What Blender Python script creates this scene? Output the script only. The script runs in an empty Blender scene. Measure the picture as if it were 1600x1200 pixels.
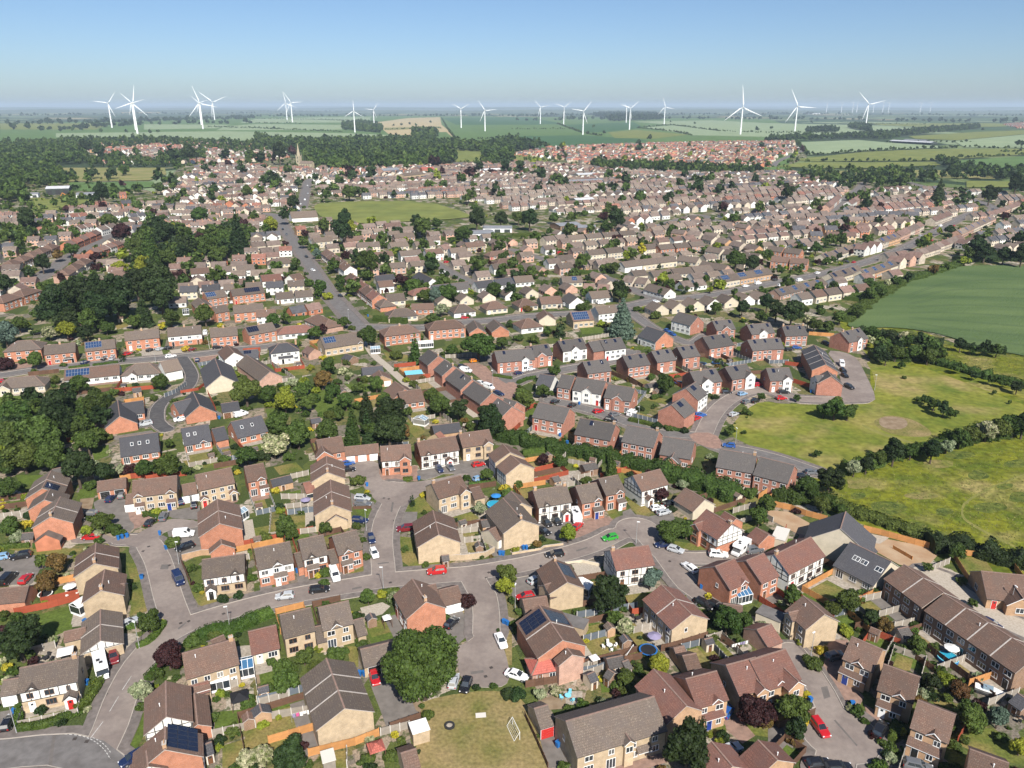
import bpy, math, random
import numpy as np
from mathutils import Vector, Matrix
from mathutils.geometry import delaunay_2d_cdt, tessellate_polygon
R = math.radians
rng = random.Random(7)
nprng = np.random.default_rng(7)
scene = bpy.context.scene
COL = scene.collection
# ---------------------------------------------------------------- camera
CAM_H = 100.0                     # drone height above the flat town, metres
FPX = 1200.0                      # focal length in pixels of a 1600 px wide frame
PITCH = math.atan(434.0 / FPX)    # looking down
cam_d = bpy.data.cameras.new('camera')
cam = bpy.data.objects.new('camera', cam_d)
COL.objects.link(cam)
cam.location = (0,0, CAM_H)
cam.rotation_euler = (math.pi / 2 - PITCH, 0,0)
cam_d.sensor_fit = 'HORIZONTAL'
cam_d.sensor_width = 36.0
cam_d.lens = 36.0 * FPX / 1600.0
cam_d.clip_start = 1.0
cam_d.clip_end = 120000.0
scene.camera = cam
# ---------------------------------------------------------------- light
SUN_AZ = R(162.0)                 # clockwise from the viewing direction: behind the camera, a little to its right
SUN_EL = R(42.0)
world = bpy.data.worlds.new('World')
scene.world = world
world.use_nodes = True
wn = world.node_tree.nodes
wl = world.node_tree.links
sky = wn.new('ShaderNodeTexSky')
sky.sky_type = 'NISHITA'
sky.sun_disc = False
sky.sun_elevation = SUN_EL
sky.sun_rotation = SUN_AZ
sky.altitude = 2000.0
sky.air_density = 1.0
sky.dust_density = 3.5
sky.ozone_density = 5.3
wl.new(sky.outputs[0], wn['Background'].inputs[0])
wn['Background'].inputs[1].default_value = 0.073
sun_d = bpy.data.lights.new('sun','SUN')
sun_d.energy = 5.0
sun_d.angle = R(0.53)
sun_d.color = (1.0,0.95,0.87)
sun = bpy.data.objects.new('sun', sun_d)
COL.objects.link(sun)
sdir = Vector((math.sin(SUN_AZ) * math.cos(SUN_EL), math.cos(SUN_AZ) * math.cos(SUN_EL), math.sin(SUN_EL)))
sun.rotation_euler = sdir.to_track_quat('Z','Y').to_euler()
sun.location = (0,-50,200)
scene.view_settings.view_transform = 'Standard'
scene.view_settings.look = 'None'
scene.view_settings.exposure = 0.62
scene.view_settings.gamma = 1.0
scene.view_settings.use_curve_mapping = False
scene.render.engine = 'CYCLES'
scene.cycles.max_bounces = 4
scene.cycles.diffuse_bounces = 1
scene.cycles.glossy_bounces = 2
scene.cycles.transmission_bounces = 2
scene.cycles.volume_bounces = 0
scene.cycles.transparent_max_bounces = 4
scene.cycles.caustics_reflective = False
scene.cycles.caustics_refractive = False
scene.cycles.use_denoising = True
scene.cycles.use_adaptive_sampling = True
scene.cycles.adaptive_threshold = 0.02
# ---------------------------------------------------------------- survey helpers
# the survey was read off 400 x 300 px map sheets enlarged four times; O = sheet origins
SHEET = {}
for i, k in enumerate('ABCD'): SHEET[k] = (400 * i, 900)
for i, k in enumerate('EFGH'): SHEET[k] = (400 * i, 650)
for i, k in enumerate('IJKL'): SHEET[k] = (400 * i, 450)
for i, k in enumerate('MNOP'): SHEET[k] = (400 * i, 280)
for i, k in enumerate('QRST'): SHEET[k] = (400 * i, 120)
CP, SP = math.cos(PITCH), math.sin(PITCH)
def px(t, x, y):
 if t == '.': return (x, y)
 o = SHEET[t]
 return (o[0] + x / 4.0, o[1] + y / 4.0)
def unproj(X, Y, z=0.0):
 """survey pixel -> world point at height z"""
 dx, dy = X - 800.0, Y - 600.0
 t = (CAM_H - z) / (FPX * SP + dy * CP)
 return Vector((dx * t, (FPX * CP - dy * SP) * t, z))
def G(t, x, y, z=0.0):
 return unproj(*px(t, x, y), z)
def proj(p):
 v = Vector(p) - Vector((0,0, CAM_H))
 f = v.y * CP - v.z * SP
 u = v.y * SP + v.z * CP
 return (800 + FPX * v.x / f, 600 - FPX * u / f)
def mpp(X, Y):
 """metres per survey pixel (across the view) on the ground at that pixel"""
 return CAM_H / (FPX * SP + (Y - 600.0) * CP)
# ---------------------------------------------------------------- materials
MATS = {}
def _nodes(m):
 m.use_nodes = True
 return m.node_tree.nodes, m.node_tree.links
def mat(name, col, rough=0.8, var=None, scale=1.0, spec=0.3, bump=0.0, bscale=None, rnd=0.0, coord='Object', var2=None, scale2=0.1, metal=0.0, sharp=(0.35,0.65), detail=4, sharp2=(0.4,0.62), fine=0.0, famp=0.35):
 """principled material; colour varied by one or two noises (var, var2) and by a per-object random value (rnd)"""
 if name in MATS: return MATS[name]
 m = bpy.data.materials.new(name)
 n, l = _nodes(m)
 b = n['Principled BSDF']
 b.inputs['Roughness'].default_value = rough
 b.inputs['Specular IOR Level'].default_value = spec
 b.inputs['Metallic'].default_value = metal
 b.inputs['Base Color'].default_value = (*col, 1)
 m.diffuse_color = (*col, 1)
 out = None
 tc = n.new('ShaderNodeTexCoord')
 src = tc.outputs['Object']
 if coord == 'World':
  g = n.new('ShaderNodeNewGeometry'); src = g.outputs['Position']
 def mixin(prev, c2, sc, sh):
  no = n.new('ShaderNodeTexNoise'); no.inputs['Scale'].default_value = sc; no.inputs['Detail'].default_value = detail
  l.new(src, no.inputs['Vector'])
  mr = n.new('ShaderNodeMapRange'); mr.inputs[1].default_value = sh[0]; mr.inputs[2].default_value = sh[1]
  l.new(no.outputs['Fac'], mr.inputs[0])
  mx = n.new('ShaderNodeMix'); mx.data_type = 'RGBA'
  l.new(mr.outputs[0], mx.inputs[0])
  if prev is None: mx.inputs[6].default_value = (*col, 1)
  else: l.new(prev, mx.inputs[6])
  mx.inputs[7].default_value = (*c2,1)
  return mx.outputs[2]
 if var: out = mixin(out, var, scale, sharp)
 if var2: out = mixin(out, var2, scale2, sharp2)
 if fine:
  no = n.new('ShaderNodeTexNoise'); no.inputs['Scale'].default_value = fine; no.inputs['Detail'].default_value = 5; l.new(src, no.inputs['Vector'])
  mr = n.new('ShaderNodeMapRange'); mr.inputs[1].default_value = .3; mr.inputs[2].default_value = .7; mr.inputs[3].default_value = 1 - famp; mr.inputs[4].default_value = 1 + famp; l.new(no.outputs['Fac'], mr.inputs[0])
  hs = n.new('ShaderNodeHueSaturation')
  if out is None: hs.inputs['Color'].default_value = (*col, 1)
  else: l.new(out, hs.inputs['Color'])
  l.new(mr.outputs[0], hs.inputs['Value']); out = hs.outputs[0]
 if rnd:
  oi = n.new('ShaderNodeObjectInfo')
  mr = n.new('ShaderNodeMapRange'); mr.inputs[3].default_value = 1 - rnd; mr.inputs[4].default_value = 1 + rnd
  l.new(oi.outputs['Random'], mr.inputs[0])
  hs = n.new('ShaderNodeHueSaturation')
  if out is None: hs.inputs['Color'].default_value = (*col, 1)
  else: l.new(out, hs.inputs['Color'])
  l.new(mr.outputs[0], hs.inputs['Value'])
  out = hs.outputs[0]
 if out is not None: l.new(out, b.inputs['Base Color'])
 if bump:
  no = n.new('ShaderNodeTexNoise'); no.inputs['Scale'].default_value = bscale or scale * 3; no.inputs['Detail'].default_value = 3
  l.new(src, no.inputs['Vector'])
  bp = n.new('ShaderNodeBump'); bp.inputs['Strength'].default_value = bump; bp.inputs['Distance'].default_value = 0.1
  l.new(no.outputs['Fac'], bp.inputs['Height']); l.new(bp.outputs[0], b.inputs['Normal'])
 MATS[name] = m
 return m
def tile_mat(name, col, dark, moss):
 """interlocking concrete tiles: courses of about 0.3 m along the slope, per-tile tint, weathering"""
 m = bpy.data.materials.new(name); n, l = _nodes(m); b = n['Principled BSDF']
 b.inputs['Roughness'].default_value = 0.85; b.inputs['Specular IOR Level'].default_value = 0.25
 m.diffuse_color = (*col, 1)
 tc = n.new('ShaderNodeTexCoord')
 sx = n.new('ShaderNodeSeparateXYZ'); l.new(tc.outputs['Object'], sx.inputs[0])
 ab = n.new('ShaderNodeMath'); ab.operation = 'MULTIPLY'; l.new(sx.outputs['Z'], ab.inputs[0]); ab.inputs[1].default_value = 1.64
 xy = n.new('ShaderNodeMath'); xy.operation = 'ADD'; l.new(sx.outputs['X'], xy.inputs[0]); l.new(sx.outputs['Y'], xy.inputs[1])
 cx = n.new('ShaderNodeCombineXYZ'); l.new(sx.outputs['X'], cx.inputs[0]); l.new(ab.outputs[0], cx.inputs[1])
 br = n.new('ShaderNodeTexBrick'); l.new(cx.outputs[0], br.inputs['Vector'])
 br.inputs['Scale'].default_value = 1.0; br.inputs['Brick Width'].default_value = 0.30; br.inputs['Row Height'].default_value = 0.34
 br.inputs['Mortar Size'].default_value = 0.025; br.inputs['Mortar Smooth'].default_value = 0.3; br.inputs['Bias'].default_value = 0.0
 br.inputs['Color1'].default_value = (*col, 1); br.inputs['Color2'].default_value = (*[c * 0.74 for c in col],1)
 br.inputs['Mortar'].default_value = (*[c * 0.45 for c in col],1)
 no = n.new('ShaderNodeTexNoise'); no.inputs['Scale'].default_value = 0.55; no.inputs['Detail'].default_value = 6; l.new(tc.outputs['Object'], no.inputs['Vector'])
 mr = n.new('ShaderNodeMapRange'); mr.inputs[1].default_value = 0.38; mr.inputs[2].default_value = 0.66; mr.inputs[4].default_value = 0.95; l.new(no.outputs['Fac'], mr.inputs[0])
 mx = n.new('ShaderNodeMix'); mx.data_type = 'RGBA'; l.new(mr.outputs[0], mx.inputs[0]); l.new(br.outputs['Color'], mx.inputs[6]); mx.inputs[7].default_value = (*dark, 1)
 n2 = n.new('ShaderNodeTexNoise'); n2.inputs['Scale'].default_value = 4.5; n2.inputs['Detail'].default_value = 5; l.new(tc.outputs['Object'], n2.inputs['Vector'])
 m2 = n.new('ShaderNodeMapRange'); m2.inputs[1].default_value = 0.6; m2.inputs[2].default_value = 0.7; m2.inputs[4].default_value = 0.85; l.new(n2.outputs['Fac'], m2.inputs[0])
 mx2 = n.new('ShaderNodeMix'); mx2.data_type = 'RGBA'; l.new(m2.outputs[0], mx2.inputs[0]); l.new(mx.outputs[2], mx2.inputs[6]); mx2.inputs[7].default_value = (*moss, 1)
 oi = n.new('ShaderNodeObjectInfo')
 r1 = n.new('ShaderNodeMapRange'); r1.inputs[3].default_value = 0.82; r1.inputs[4].default_value = 1.2; l.new(oi.outputs['Random'], r1.inputs[0])
 hs = n.new('ShaderNodeHueSaturation'); l.new(mx2.outputs[2], hs.inputs['Color']); l.new(r1.outputs[0], hs.inputs['Value'])
 l.new(hs.outputs[0], b.inputs['Base Color'])
 bp = n.new('ShaderNodeBump'); bp.inputs['Strength'].default_value = 0.5; bp.inputs['Distance'].default_value = 0.05
 l.new(br.outputs['Fac'], bp.inputs['Height']); bp.invert = True
 l.new(bp.outputs[0], b.inputs['Normal'])
 MATS[name] = m
 return m
tile_mat('roof_brown',(0.1782,0.1088,0.0819),(0.1204,0.0819,0.0655),(0.2311,0.1830,0.1445))
tile_mat('roof_grey',(0.1544,0.1198,0.0964),(0.1076,0.0861,0.0749),(0.2340,0.2059,0.1591))
tile_mat('roof_red',(0.2138,0.1021,0.0778),(0.1458,0.0797,0.0661),(0.2624,0.1652,0.1264))
tile_mat('roof_slate',(0.085,0.083,0.09),(0.062,0.062,0.07),(0.11,0.105,0.105))
tile_mat('roof_ash',(0.1150,0.1030,0.0966),(0.0828,0.0764,0.0736),(0.1518,0.1380,0.1242))
tile_mat('roof_coral',(0.42,0.12,0.09),(0.34,0.10,0.08),(0.45,0.16,0.12))
tile_mat('roof_tan',(0.1968,0.1517,0.1189),(0.1476,0.1148,0.0943),(0.2378,0.1968,0.1558))
def brick_mat(name, col, rnd=0.1):
 m = bpy.data.materials.new(name); n, l = _nodes(m); b = n['Principled BSDF']
 b.inputs['Roughness'].default_value = 0.9; b.inputs['Specular IOR Level'].default_value = 0.2
 m.diffuse_color = (*col, 1)
 tc = n.new('ShaderNodeTexCoord'); sx = n.new('ShaderNodeSeparateXYZ'); l.new(tc.outputs['Object'], sx.inputs[0])
 ad = n.new('ShaderNodeMath'); ad.operation = 'ADD'; l.new(sx.outputs['X'], ad.inputs[0]); l.new(sx.outputs['Y'], ad.inputs[1])
 cx = n.new('ShaderNodeCombineXYZ'); l.new(ad.outputs[0], cx.inputs[0]); l.new(sx.outputs['Z'], cx.inputs[1])
 br = n.new('ShaderNodeTexBrick'); l.new(cx.outputs[0], br.inputs['Vector'])
 br.inputs['Scale'].default_value = 1.0; br.inputs['Brick Width'].default_value = 0.23; br.inputs['Row Height'].default_value = 0.073
 br.inputs['Mortar Size'].default_value = 0.01
 br.inputs['Color1'].default_value = (*col, 1); br.inputs['Color2'].default_value = (*[c * 0.78 for c in col],1)
 br.inputs['Mortar'].default_value = (*[min(1, c * 0.7 + 0.12) for c in col],1)
 no = n.new('ShaderNodeTexNoise'); no.inputs['Scale'].default_value = 0.9; no.inputs['Detail'].default_value = 6; l.new(tc.outputs['Object'], no.inputs['Vector'])
 mr = n.new('ShaderNodeMapRange'); mr.inputs[1].default_value = 0.35; mr.inputs[2].default_value = 0.7; mr.inputs[3].default_value = 1.1; mr.inputs[4].default_value = 0.82; l.new(no.outputs['Fac'], mr.inputs[0])
 oi = n.new('ShaderNodeObjectInfo')
 r1 = n.new('ShaderNodeMapRange'); r1.inputs[3].default_value = 1 - rnd; r1.inputs[4].default_value = 1 + rnd; l.new(oi.outputs['Random'], r1.inputs[0])
 mu = n.new('ShaderNodeMath'); mu.operation = 'MULTIPLY'; l.new(mr.outputs[0], mu.inputs[0]); l.new(r1.outputs[0], mu.inputs[1])
 hs = n.new('ShaderNodeHueSaturation'); l.new(br.outputs['Color'], hs.inputs['Color']); l.new(mu.outputs[0], hs.inputs['Value'])
 l.new(hs.outputs[0], b.inputs['Base Color'])
 MATS[name] = m
 return m
brick_mat('wall_buff',(0.50,0.375,0.235))
brick_mat('wall_orange',(0.47,0.285,0.155))
brick_mat('wall_red',(0.47,0.185,0.098))
brick_mat('wall_newred',(0.40,0.165,0.105))
brick_mat('wall_brown',(0.25,0.145,0.085))
brick_mat('wall_pink',(0.47,0.28,0.205))
mat('wall_white',(0.78,0.77,0.73),0.85, var=(0.66,0.65,0.60), scale=0.8, rnd=0.06)
mat('wall_cream',(0.58,0.505,0.385),0.85, var=(0.50,0.44,0.335), scale=0.8, rnd=0.08)
mat('timber_black',(0.035,0.03,0.028),0.7)
mat('upvc',(0.80,0.80,0.79),0.4, spec=0.5)
mat('brown_frame',(0.16,0.08,0.045),0.5)
mat('glass',(0.035,0.045,0.055),0.06, spec=0.9)
def curtain(m):
 n, l = m.node_tree.nodes, m.node_tree.links; oi = n.new('ShaderNodeObjectInfo'); cr = n.new('ShaderNodeValToRGB'); cr.color_ramp.interpolation = 'CONSTANT'
 e = cr.color_ramp.elements; e[0].color = (0.03,0.038,0.046,1); e[1].position = .55; e[1].color = (0.10,0.10,0.10,1)
 for p, c in ((.72,(0.02,0.022,0.026)),(.86,(0.24,0.23,0.21)),(.94,(0.05,0.06,0.075))): q = e.new(p); q.color = (*c, 1)
 l.new(oi.outputs['Random'], cr.inputs[0]); l.new(cr.outputs[0], n['Principled BSDF'].inputs['Base Color'])
curtain(MATS['glass'])
mat('glass_roof',(0.22,0.30,0.36),0.12, spec=0.9)
mat('glass_blue',(0.05,0.13,0.24),0.1, spec=0.9)
mat('solar',(0.012,0.016,0.035),0.12, spec=0.8)
mat('solar_blue',(0.022,0.05,0.12),0.12, spec=0.8)
mat('solar_edge',(0.35,0.37,0.40),0.4)
mat('solar_rim',(0.045,0.047,0.055),0.4)
mat('gutter',(0.05,0.05,0.05),0.5)
mat('ridge',(0.27,0.175,0.14),0.85, var=(0.20,0.14,0.115), scale=2)
mat('strip',(0.47,0.42,0.385),0.85, var=(0.36,0.33,0.30), scale=2)
mat('garage_white',(0.76,0.76,0.74),0.5, rnd=0.05)
for nm, c in dict(red=(0.45,0.03,0.025), green=(0.015,0.13,0.075), blue=(0.02,0.045,0.22), brown=(0.15,0.07,0.035), black=(0.02,0.02,0.02), white=(0.78,0.78,0.77)).items():
 mat('door_' + nm, c, 0.45)
# ---------------------------------------------------------------- mesh builder
class MB:
 def __init__(s):
  s.v = []; s.f = []; s.m = []; s.mats = []
 def mi(s, m):
  m = MATS[m] if isinstance(m, str) else m
  if m not in s.mats: s.mats.append(m)
  return s.mats.index(m)
 def poly(s, pts, m):
  b = len(s.v); s.v += [tuple(p) for p in pts]; s.f.append(tuple(range(b, b + len(pts)))); s.m.append(s.mi(m))
 def box(s, x0, x1, y0, y1, z0, z1, m, skip=''):
  b = len(s.v)
  s.v += [(x0, y0, z0),(x1, y0, z0),(x1, y1, z0),(x0, y1, z0),(x0, y0, z1),(x1, y0, z1),(x1, y1, z1),(x0, y1, z1)]
  k = s.mi(m)
  for nm, q in (('b',(0,3,2,1)),('t',(4,5,6,7)),('f',(0,1,5,4)),('r',(1,2,6,5)),('k',(2,3,7,6)),('l',(3,0,4,7))):
   if nm not in skip: s.f.append(tuple(b + i for i in q)); s.m.append(k)
 def beam(s, a, b_, w, m, up=(0,0,1)):
  a = Vector(a); b_ = Vector(b_); d = (b_ - a).normalized(); u = Vector(up)
  if abs(d.dot(u)) > 0.95: u = Vector((1,0,0))
  sx = d.cross(u).normalized() * w / 2; sy = sx.cross(d).normalized() * w / 2
  o = len(s.v)
  for p in (a, b_): s.v += [tuple(p - sx - sy), tuple(p + sx - sy), tuple(p + sx + sy), tuple(p - sx + sy)]
  k = s.mi(m)
  for q in ((0,1,5,4),(1,2,6,5),(2,3,7,6),(3,0,4,7),(3,2,1,0),(4,5,6,7)): s.f.append(tuple(o + i for i in q)); s.m.append(k)
 def cyl(s, a, b_, r0, r1, m, n=10, caps=True):
  a = Vector(a); b_ = Vector(b_); d = (b_ - a).normalized()
  u = Vector((0,0,1)) if abs(d.z) < 0.9 else Vector((1,0,0))
  sx = d.cross(u).normalized(); sy = sx.cross(d).normalized(); o = len(s.v); k = s.mi(m)
  for p, r in ((a, r0),(b_, r1)):
   for i in range(n):
    t = 2 * math.pi * i / n; s.v.append(tuple(p + sx * (r * math.cos(t)) + sy * (r * math.sin(t))))
  for i in range(n):
   j = (i + 1) % n; s.f.append((o + i, o + n + i, o + n + j, o + j)); s.m.append(k)
  if caps:
   s.f.append(tuple(o + i for i in range(n))); s.m.append(k)
   s.f.append(tuple(o + n + i for i in reversed(range(n)))); s.m.append(k)
 def mesh(s, name, smooth=False):
  me = bpy.data.meshes.new(name)
  me.from_pydata(s.v, [], s.f)
  for m in s.mats: me.materials.append(m)
  if len(s.mats) > 1: me.polygons.foreach_set('material_index', s.m)
  if smooth: me.polygons.foreach_set('use_smooth',[True] * len(s.f))
  me.update()
  return me
 def build(s, name, parent=None, **k):
  return link(name, s.mesh(name, **k), parent)
def link(name, me, parent=None, loc=None, rz=None, scale=None):
 o = bpy.data.objects.new(name, me)
 COL.objects.link(o)
 if parent is not None: o.parent = parent
 if loc is not None: o.location = loc
 if rz is not None: o.rotation_euler = (0,0, rz)
 if scale is not None: o.scale = (scale,) * 3 if isinstance(scale, (int, float)) else scale
 return o
MESHES = {}
def shared(key, fn):
 if key not in MESHES: MESHES[key] = fn()
 return MESHES[key]
def np_mesh(name, verts, quads, mats, midx=None, col=None, tri=False):
 """fast mesh from arrays; quads (n,4) or tris (n,3)"""
 k = quads.shape[1]
 me = bpy.data.meshes.new(name)
 me.vertices.add(len(verts)); me.vertices.foreach_set('co', verts.astype(np.float32).ravel())
 me.loops.add(quads.size); me.loops.foreach_set('vertex_index', quads.astype(np.int32).ravel())
 me.polygons.add(len(quads)); me.polygons.foreach_set('loop_start', np.arange(0, quads.size, k, dtype=np.int32))
 for m in mats: me.materials.append(MATS[m] if isinstance(m, str) else m)
 if midx is not None: me.polygons.foreach_set('material_index', midx.astype(np.int32))
 if col is not None:
  a = me.color_attributes.new('Col','FLOAT_COLOR','POINT'); a.data.foreach_set('color', col.astype(np.float32).ravel())
 me.update(calc_edges=True)
 me.validate()
 return me
# ---------------------------------------------------------------- register: labels are settled at the end
REG = []
def reg(o, cat, desc, p, group=None, fixed=False):
 REG.append(dict(o=o, cat=cat, desc=desc, p=p, group=group, fixed=fixed))
 o['category'] = cat
 if group: o['group'] = group
def structure(o):
 o['kind'] = 'structure'; return o
def stuff(o, label=None, cat=None):
 o['kind'] = 'stuff'
 if label: o['label'] = label
 if cat: o['category'] = cat
 return o
def empty(name, loc, rz=0.0, scale=None):
 o = bpy.data.objects.new(name, None); o.empty_display_size = 0.5
 COL.objects.link(o); o.location = loc; o.rotation_euler = (0,0, rz)
 if scale is not None: o.scale = (scale,) * 3 if isinstance(scale, (int, float)) else scale
 return o
# ================================================================ ground
def land_mat():
 m = bpy.data.materials.new('far_land'); n, l = _nodes(m); b = n['Principled BSDF']; b.inputs['Roughness'].default_value = 0.95; b.inputs['Specular IOR Level'].default_value = 0.1
 g = n.new('ShaderNodeNewGeometry')
 mp = n.new('ShaderNodeMapping'); mp.inputs['Scale'].default_value = (1 / 420.0,1 / 700.0,1); mp.inputs['Rotation'].default_value = (0,0,0.3); l.new(g.outputs['Position'], mp.inputs[0])
 v = n.new('ShaderNodeTexVoronoi'); v.inputs['Scale'].default_value = 1.0; l.new(mp.outputs[0], v.inputs['Vector'])
 sp = n.new('ShaderNodeSeparateColor'); l.new(v.outputs['Color'], sp.inputs[0])
 cr = n.new('ShaderNodeValToRGB'); cr.color_ramp.interpolation = 'CONSTANT'
 el = cr.color_ramp.elements; el[0].color = (0.06,0.10,0.04,1); el[1].position = 0.22; el[1].color = (0.20,0.25,0.14,1)
 for p, c in ((0.42,(0.10,0.14,0.05)),(0.58,(0.30,0.26,0.15)),(0.68,(0.045,0.075,0.035)),(0.85,(0.15,0.19,0.08))):
  e = el.new(p); e.color = (*c, 1)
 l.new(sp.outputs[0], cr.inputs[0])
 v2 = n.new('ShaderNodeTexVoronoi'); v2.feature = 'DISTANCE_TO_EDGE'; l.new(mp.outputs[0], v2.inputs['Vector']); v2.inputs['Scale'].default_value = 1.0
 mr = n.new('ShaderNodeMapRange'); mr.inputs[1].default_value = 0.03; mr.inputs[2].default_value = 0.05; l.new(v2.outputs['Distance'], mr.inputs[0])
 no = n.new('ShaderNodeTexNoise'); no.inputs['Scale'].default_value = 0.0016; no.inputs['Detail'].default_value = 6; l.new(g.outputs['Position'], no.inputs['Vector'])
 m2 = n.new('ShaderNodeMapRange'); m2.inputs[1].default_value = 0.5; m2.inputs[2].default_value = 0.54; l.new(no.outputs['Fac'], m2.inputs[0])
 mx = n.new('ShaderNodeMix'); mx.data_type = 'RGBA'; l.new(mr.outputs[0], mx.inputs[0]); mx.inputs[6].default_value = (0.03,0.05,0.025,1); l.new(cr.outputs[0], mx.inputs[7])
 mx2 = n.new('ShaderNodeMix'); mx2.data_type = 'RGBA'; l.new(m2.outputs[0], mx2.inputs[0]); l.new(mx.outputs[2], mx2.inputs[6]); mx2.inputs[7].default_value = (0.04,0.06,0.03,1)
 l.new(mx2.outputs[2], b.inputs['Base Color'])
 MATS['far_land'] = m
land_mat()
def garden_mat():
 """back gardens seen from above: plots of lawn, planting, paving and soil"""
 m = bpy.data.materials.new('garden_plots'); n, l = _nodes(m); b = n['Principled BSDF']; b.inputs['Roughness'].default_value = 0.95; b.inputs['Specular IOR Level'].default_value = 0.15
 g = n.new('ShaderNodeNewGeometry')
 mp = n.new('ShaderNodeMapping'); mp.inputs['Scale'].default_value = (1 / 5.5,1 / 7.5,1); mp.inputs['Rotation'].default_value = (0,0, R(-24)); l.new(g.outputs['Position'], mp.inputs[0])
 v = n.new('ShaderNodeTexVoronoi'); v.distance = 'CHEBYCHEV'; v.inputs['Scale'].default_value = 1.0; l.new(mp.outputs[0], v.inputs['Vector'])
 sp = n.new('ShaderNodeSeparateColor'); l.new(v.outputs['Color'], sp.inputs[0])
 cr = n.new('ShaderNodeValToRGB'); cr.color_ramp.interpolation = 'CONSTANT'
 el = cr.color_ramp.elements; el[0].color = (0.085,0.105,0.028,1); el[1].position = 0.3; el[1].color = (0.055,0.075,0.022,1)
 for p, c in ((0.5,(0.27,0.215,0.16)),(0.64,(0.14,0.125,0.05)),(0.78,(0.17,0.145,0.115)),(0.9,(0.36,0.31,0.25))):
  e = el.new(p); e.color = (*c, 1)
 l.new(sp.outputs[0], cr.inputs[0])
 no = n.new('ShaderNodeTexNoise'); no.inputs['Scale'].default_value = 0.7; no.inputs['Detail'].default_value = 6; l.new(g.outputs['Position'], no.inputs['Vector'])
 mr = n.new('ShaderNodeMapRange'); mr.inputs[1].default_value = 0.5; mr.inputs[2].default_value = 0.6; mr.inputs[4].default_value = 0.8; l.new(no.outputs['Fac'], mr.inputs[0])
 mx = n.new('ShaderNodeMix'); mx.data_type = 'RGBA'; l.new(mr.outputs[0], mx.inputs[0]); l.new(cr.outputs[0], mx.inputs[6]); mx.inputs[7].default_value = (0.05,0.07,0.02,1)
 n3 = n.new('ShaderNodeTexNoise'); n3.inputs['Scale'].default_value = 3.0; n3.inputs['Detail'].default_value = 5; l.new(g.outputs['Position'], n3.inputs['Vector'])
 m3 = n.new('ShaderNodeMapRange'); m3.inputs[1].default_value = 0.3; m3.inputs[2].default_value = 0.7; m3.inputs[3].default_value = 0.65; m3.inputs[4].default_value = 1.35; l.new(n3.outputs['Fac'], m3.inputs[0])
 hs = n.new('ShaderNodeHueSaturation'); l.new(mx.outputs[2], hs.inputs['Color']); l.new(m3.outputs[0], hs.inputs['Value'])
 l.new(hs.outputs[0], b.inputs['Base Color'])
 bp = n.new('ShaderNodeBump'); bp.inputs['Strength'].default_value = 0.6; bp.inputs['Distance'].default_value = 0.2; l.new(n3.outputs['Fac'], bp.inputs['Height']); l.new(bp.outputs[0], b.inputs['Normal'])
 MATS['garden_plots'] = m
garden_mat()
W = dict(coord='World', spec=0.12)
mat('lawn',(0.135,0.145,0.035),0.95, var=(0.085,0.11,0.024), scale=0.35, var2=(0.21,0.165,0.06), scale2=0.13, bump=0.5, bscale=6, fine=2.2, famp=0.3, **W)
mat('lawn_green',(0.095,0.135,0.027),0.95, var=(0.07,0.10,0.02), scale=0.6, bump=0.5, bscale=6, fine=2.2, famp=0.3, **W)
mat('lawn_dry',(0.20,0.165,0.06),0.95, var=(0.13,0.13,0.038), scale=0.3, var2=(0.25,0.19,0.09), scale2=0.1, bump=0.5, bscale=5, fine=1.6, famp=0.28, **W)
mat('turf',(0.185,0.188,0.032),0.95, var=(0.10,0.132,0.02), scale=0.07, var2=(0.27,0.215,0.085), scale2=0.045, bump=0.5, bscale=3, detail=8, sharp2=(0.5,0.68), fine=0.45, famp=0.28, **W)
mat('rough_grass',(0.165,0.17,0.016),0.95, var=(0.08,0.108,0.013), scale=0.11, var2=(0.245,0.205,0.075), scale2=0.05, bump=1.0, bscale=1.3, detail=8, sharp2=(0.52,0.68), fine=0.5, famp=0.45, **W)
mat('weeds',(0.062,0.088,0.019),0.95, var=(0.115,0.13,0.026), scale=0.35, bump=1.0, bscale=1.5, detail=8, fine=0.7, famp=0.4, **W)
mat('hay',(0.215,0.175,0.07),0.95, var=(0.135,0.145,0.032), scale=0.25, bump=1.0, bscale=1.5, detail=8, fine=0.7, famp=0.35, **W)
mat('path_grass',(0.22,0.205,0.06),0.95, var=(0.16,0.165,0.045), scale=0.3, **W)
mat('field_olive',(0.175,0.19,0.052),0.95, var=(0.135,0.16,0.045), scale=0.02, fine=0.06, famp=0.16, **W)
mat('field_pale',(0.235,0.29,0.165),0.95, var=(0.205,0.26,0.145), scale=0.01, fine=0.05, famp=0.1, **W)
mat('field_green',(0.10,0.165,0.05),0.95, var=(0.085,0.14,0.045), scale=0.015, fine=0.05, famp=0.14, **W)
mat('field_dark',(0.055,0.115,0.045),0.95, var=(0.045,0.10,0.04), scale=0.012, **W)
mat('field_tan',(0.42,0.34,0.19),0.95, var=(0.36,0.29,0.16), scale=0.02, **W)
mat('field_straw',(0.24,0.21,0.09),0.95, var=(0.17,0.18,0.06), scale=0.03, **W)
mat('wood_floor',(0.035,0.05,0.02),0.95, var=(0.06,0.075,0.03), scale=0.2, **W)
mat('bare_earth',(0.33,0.21,0.125),0.95, var=(0.40,0.29,0.19), scale=0.25, bump=0.6, bscale=3, **W)
mat('soil',(0.19,0.135,0.085),0.95, var=(0.27,0.205,0.14), scale=0.5, **W)
mat('paving',(0.36,0.315,0.265),0.9, var=(0.28,0.245,0.20), scale=0.7, fine=1.8, famp=0.25, **W)
mat('gravel',(0.42,0.37,0.31),0.95, var=(0.33,0.285,0.23), scale=2.5, **W)
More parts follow.
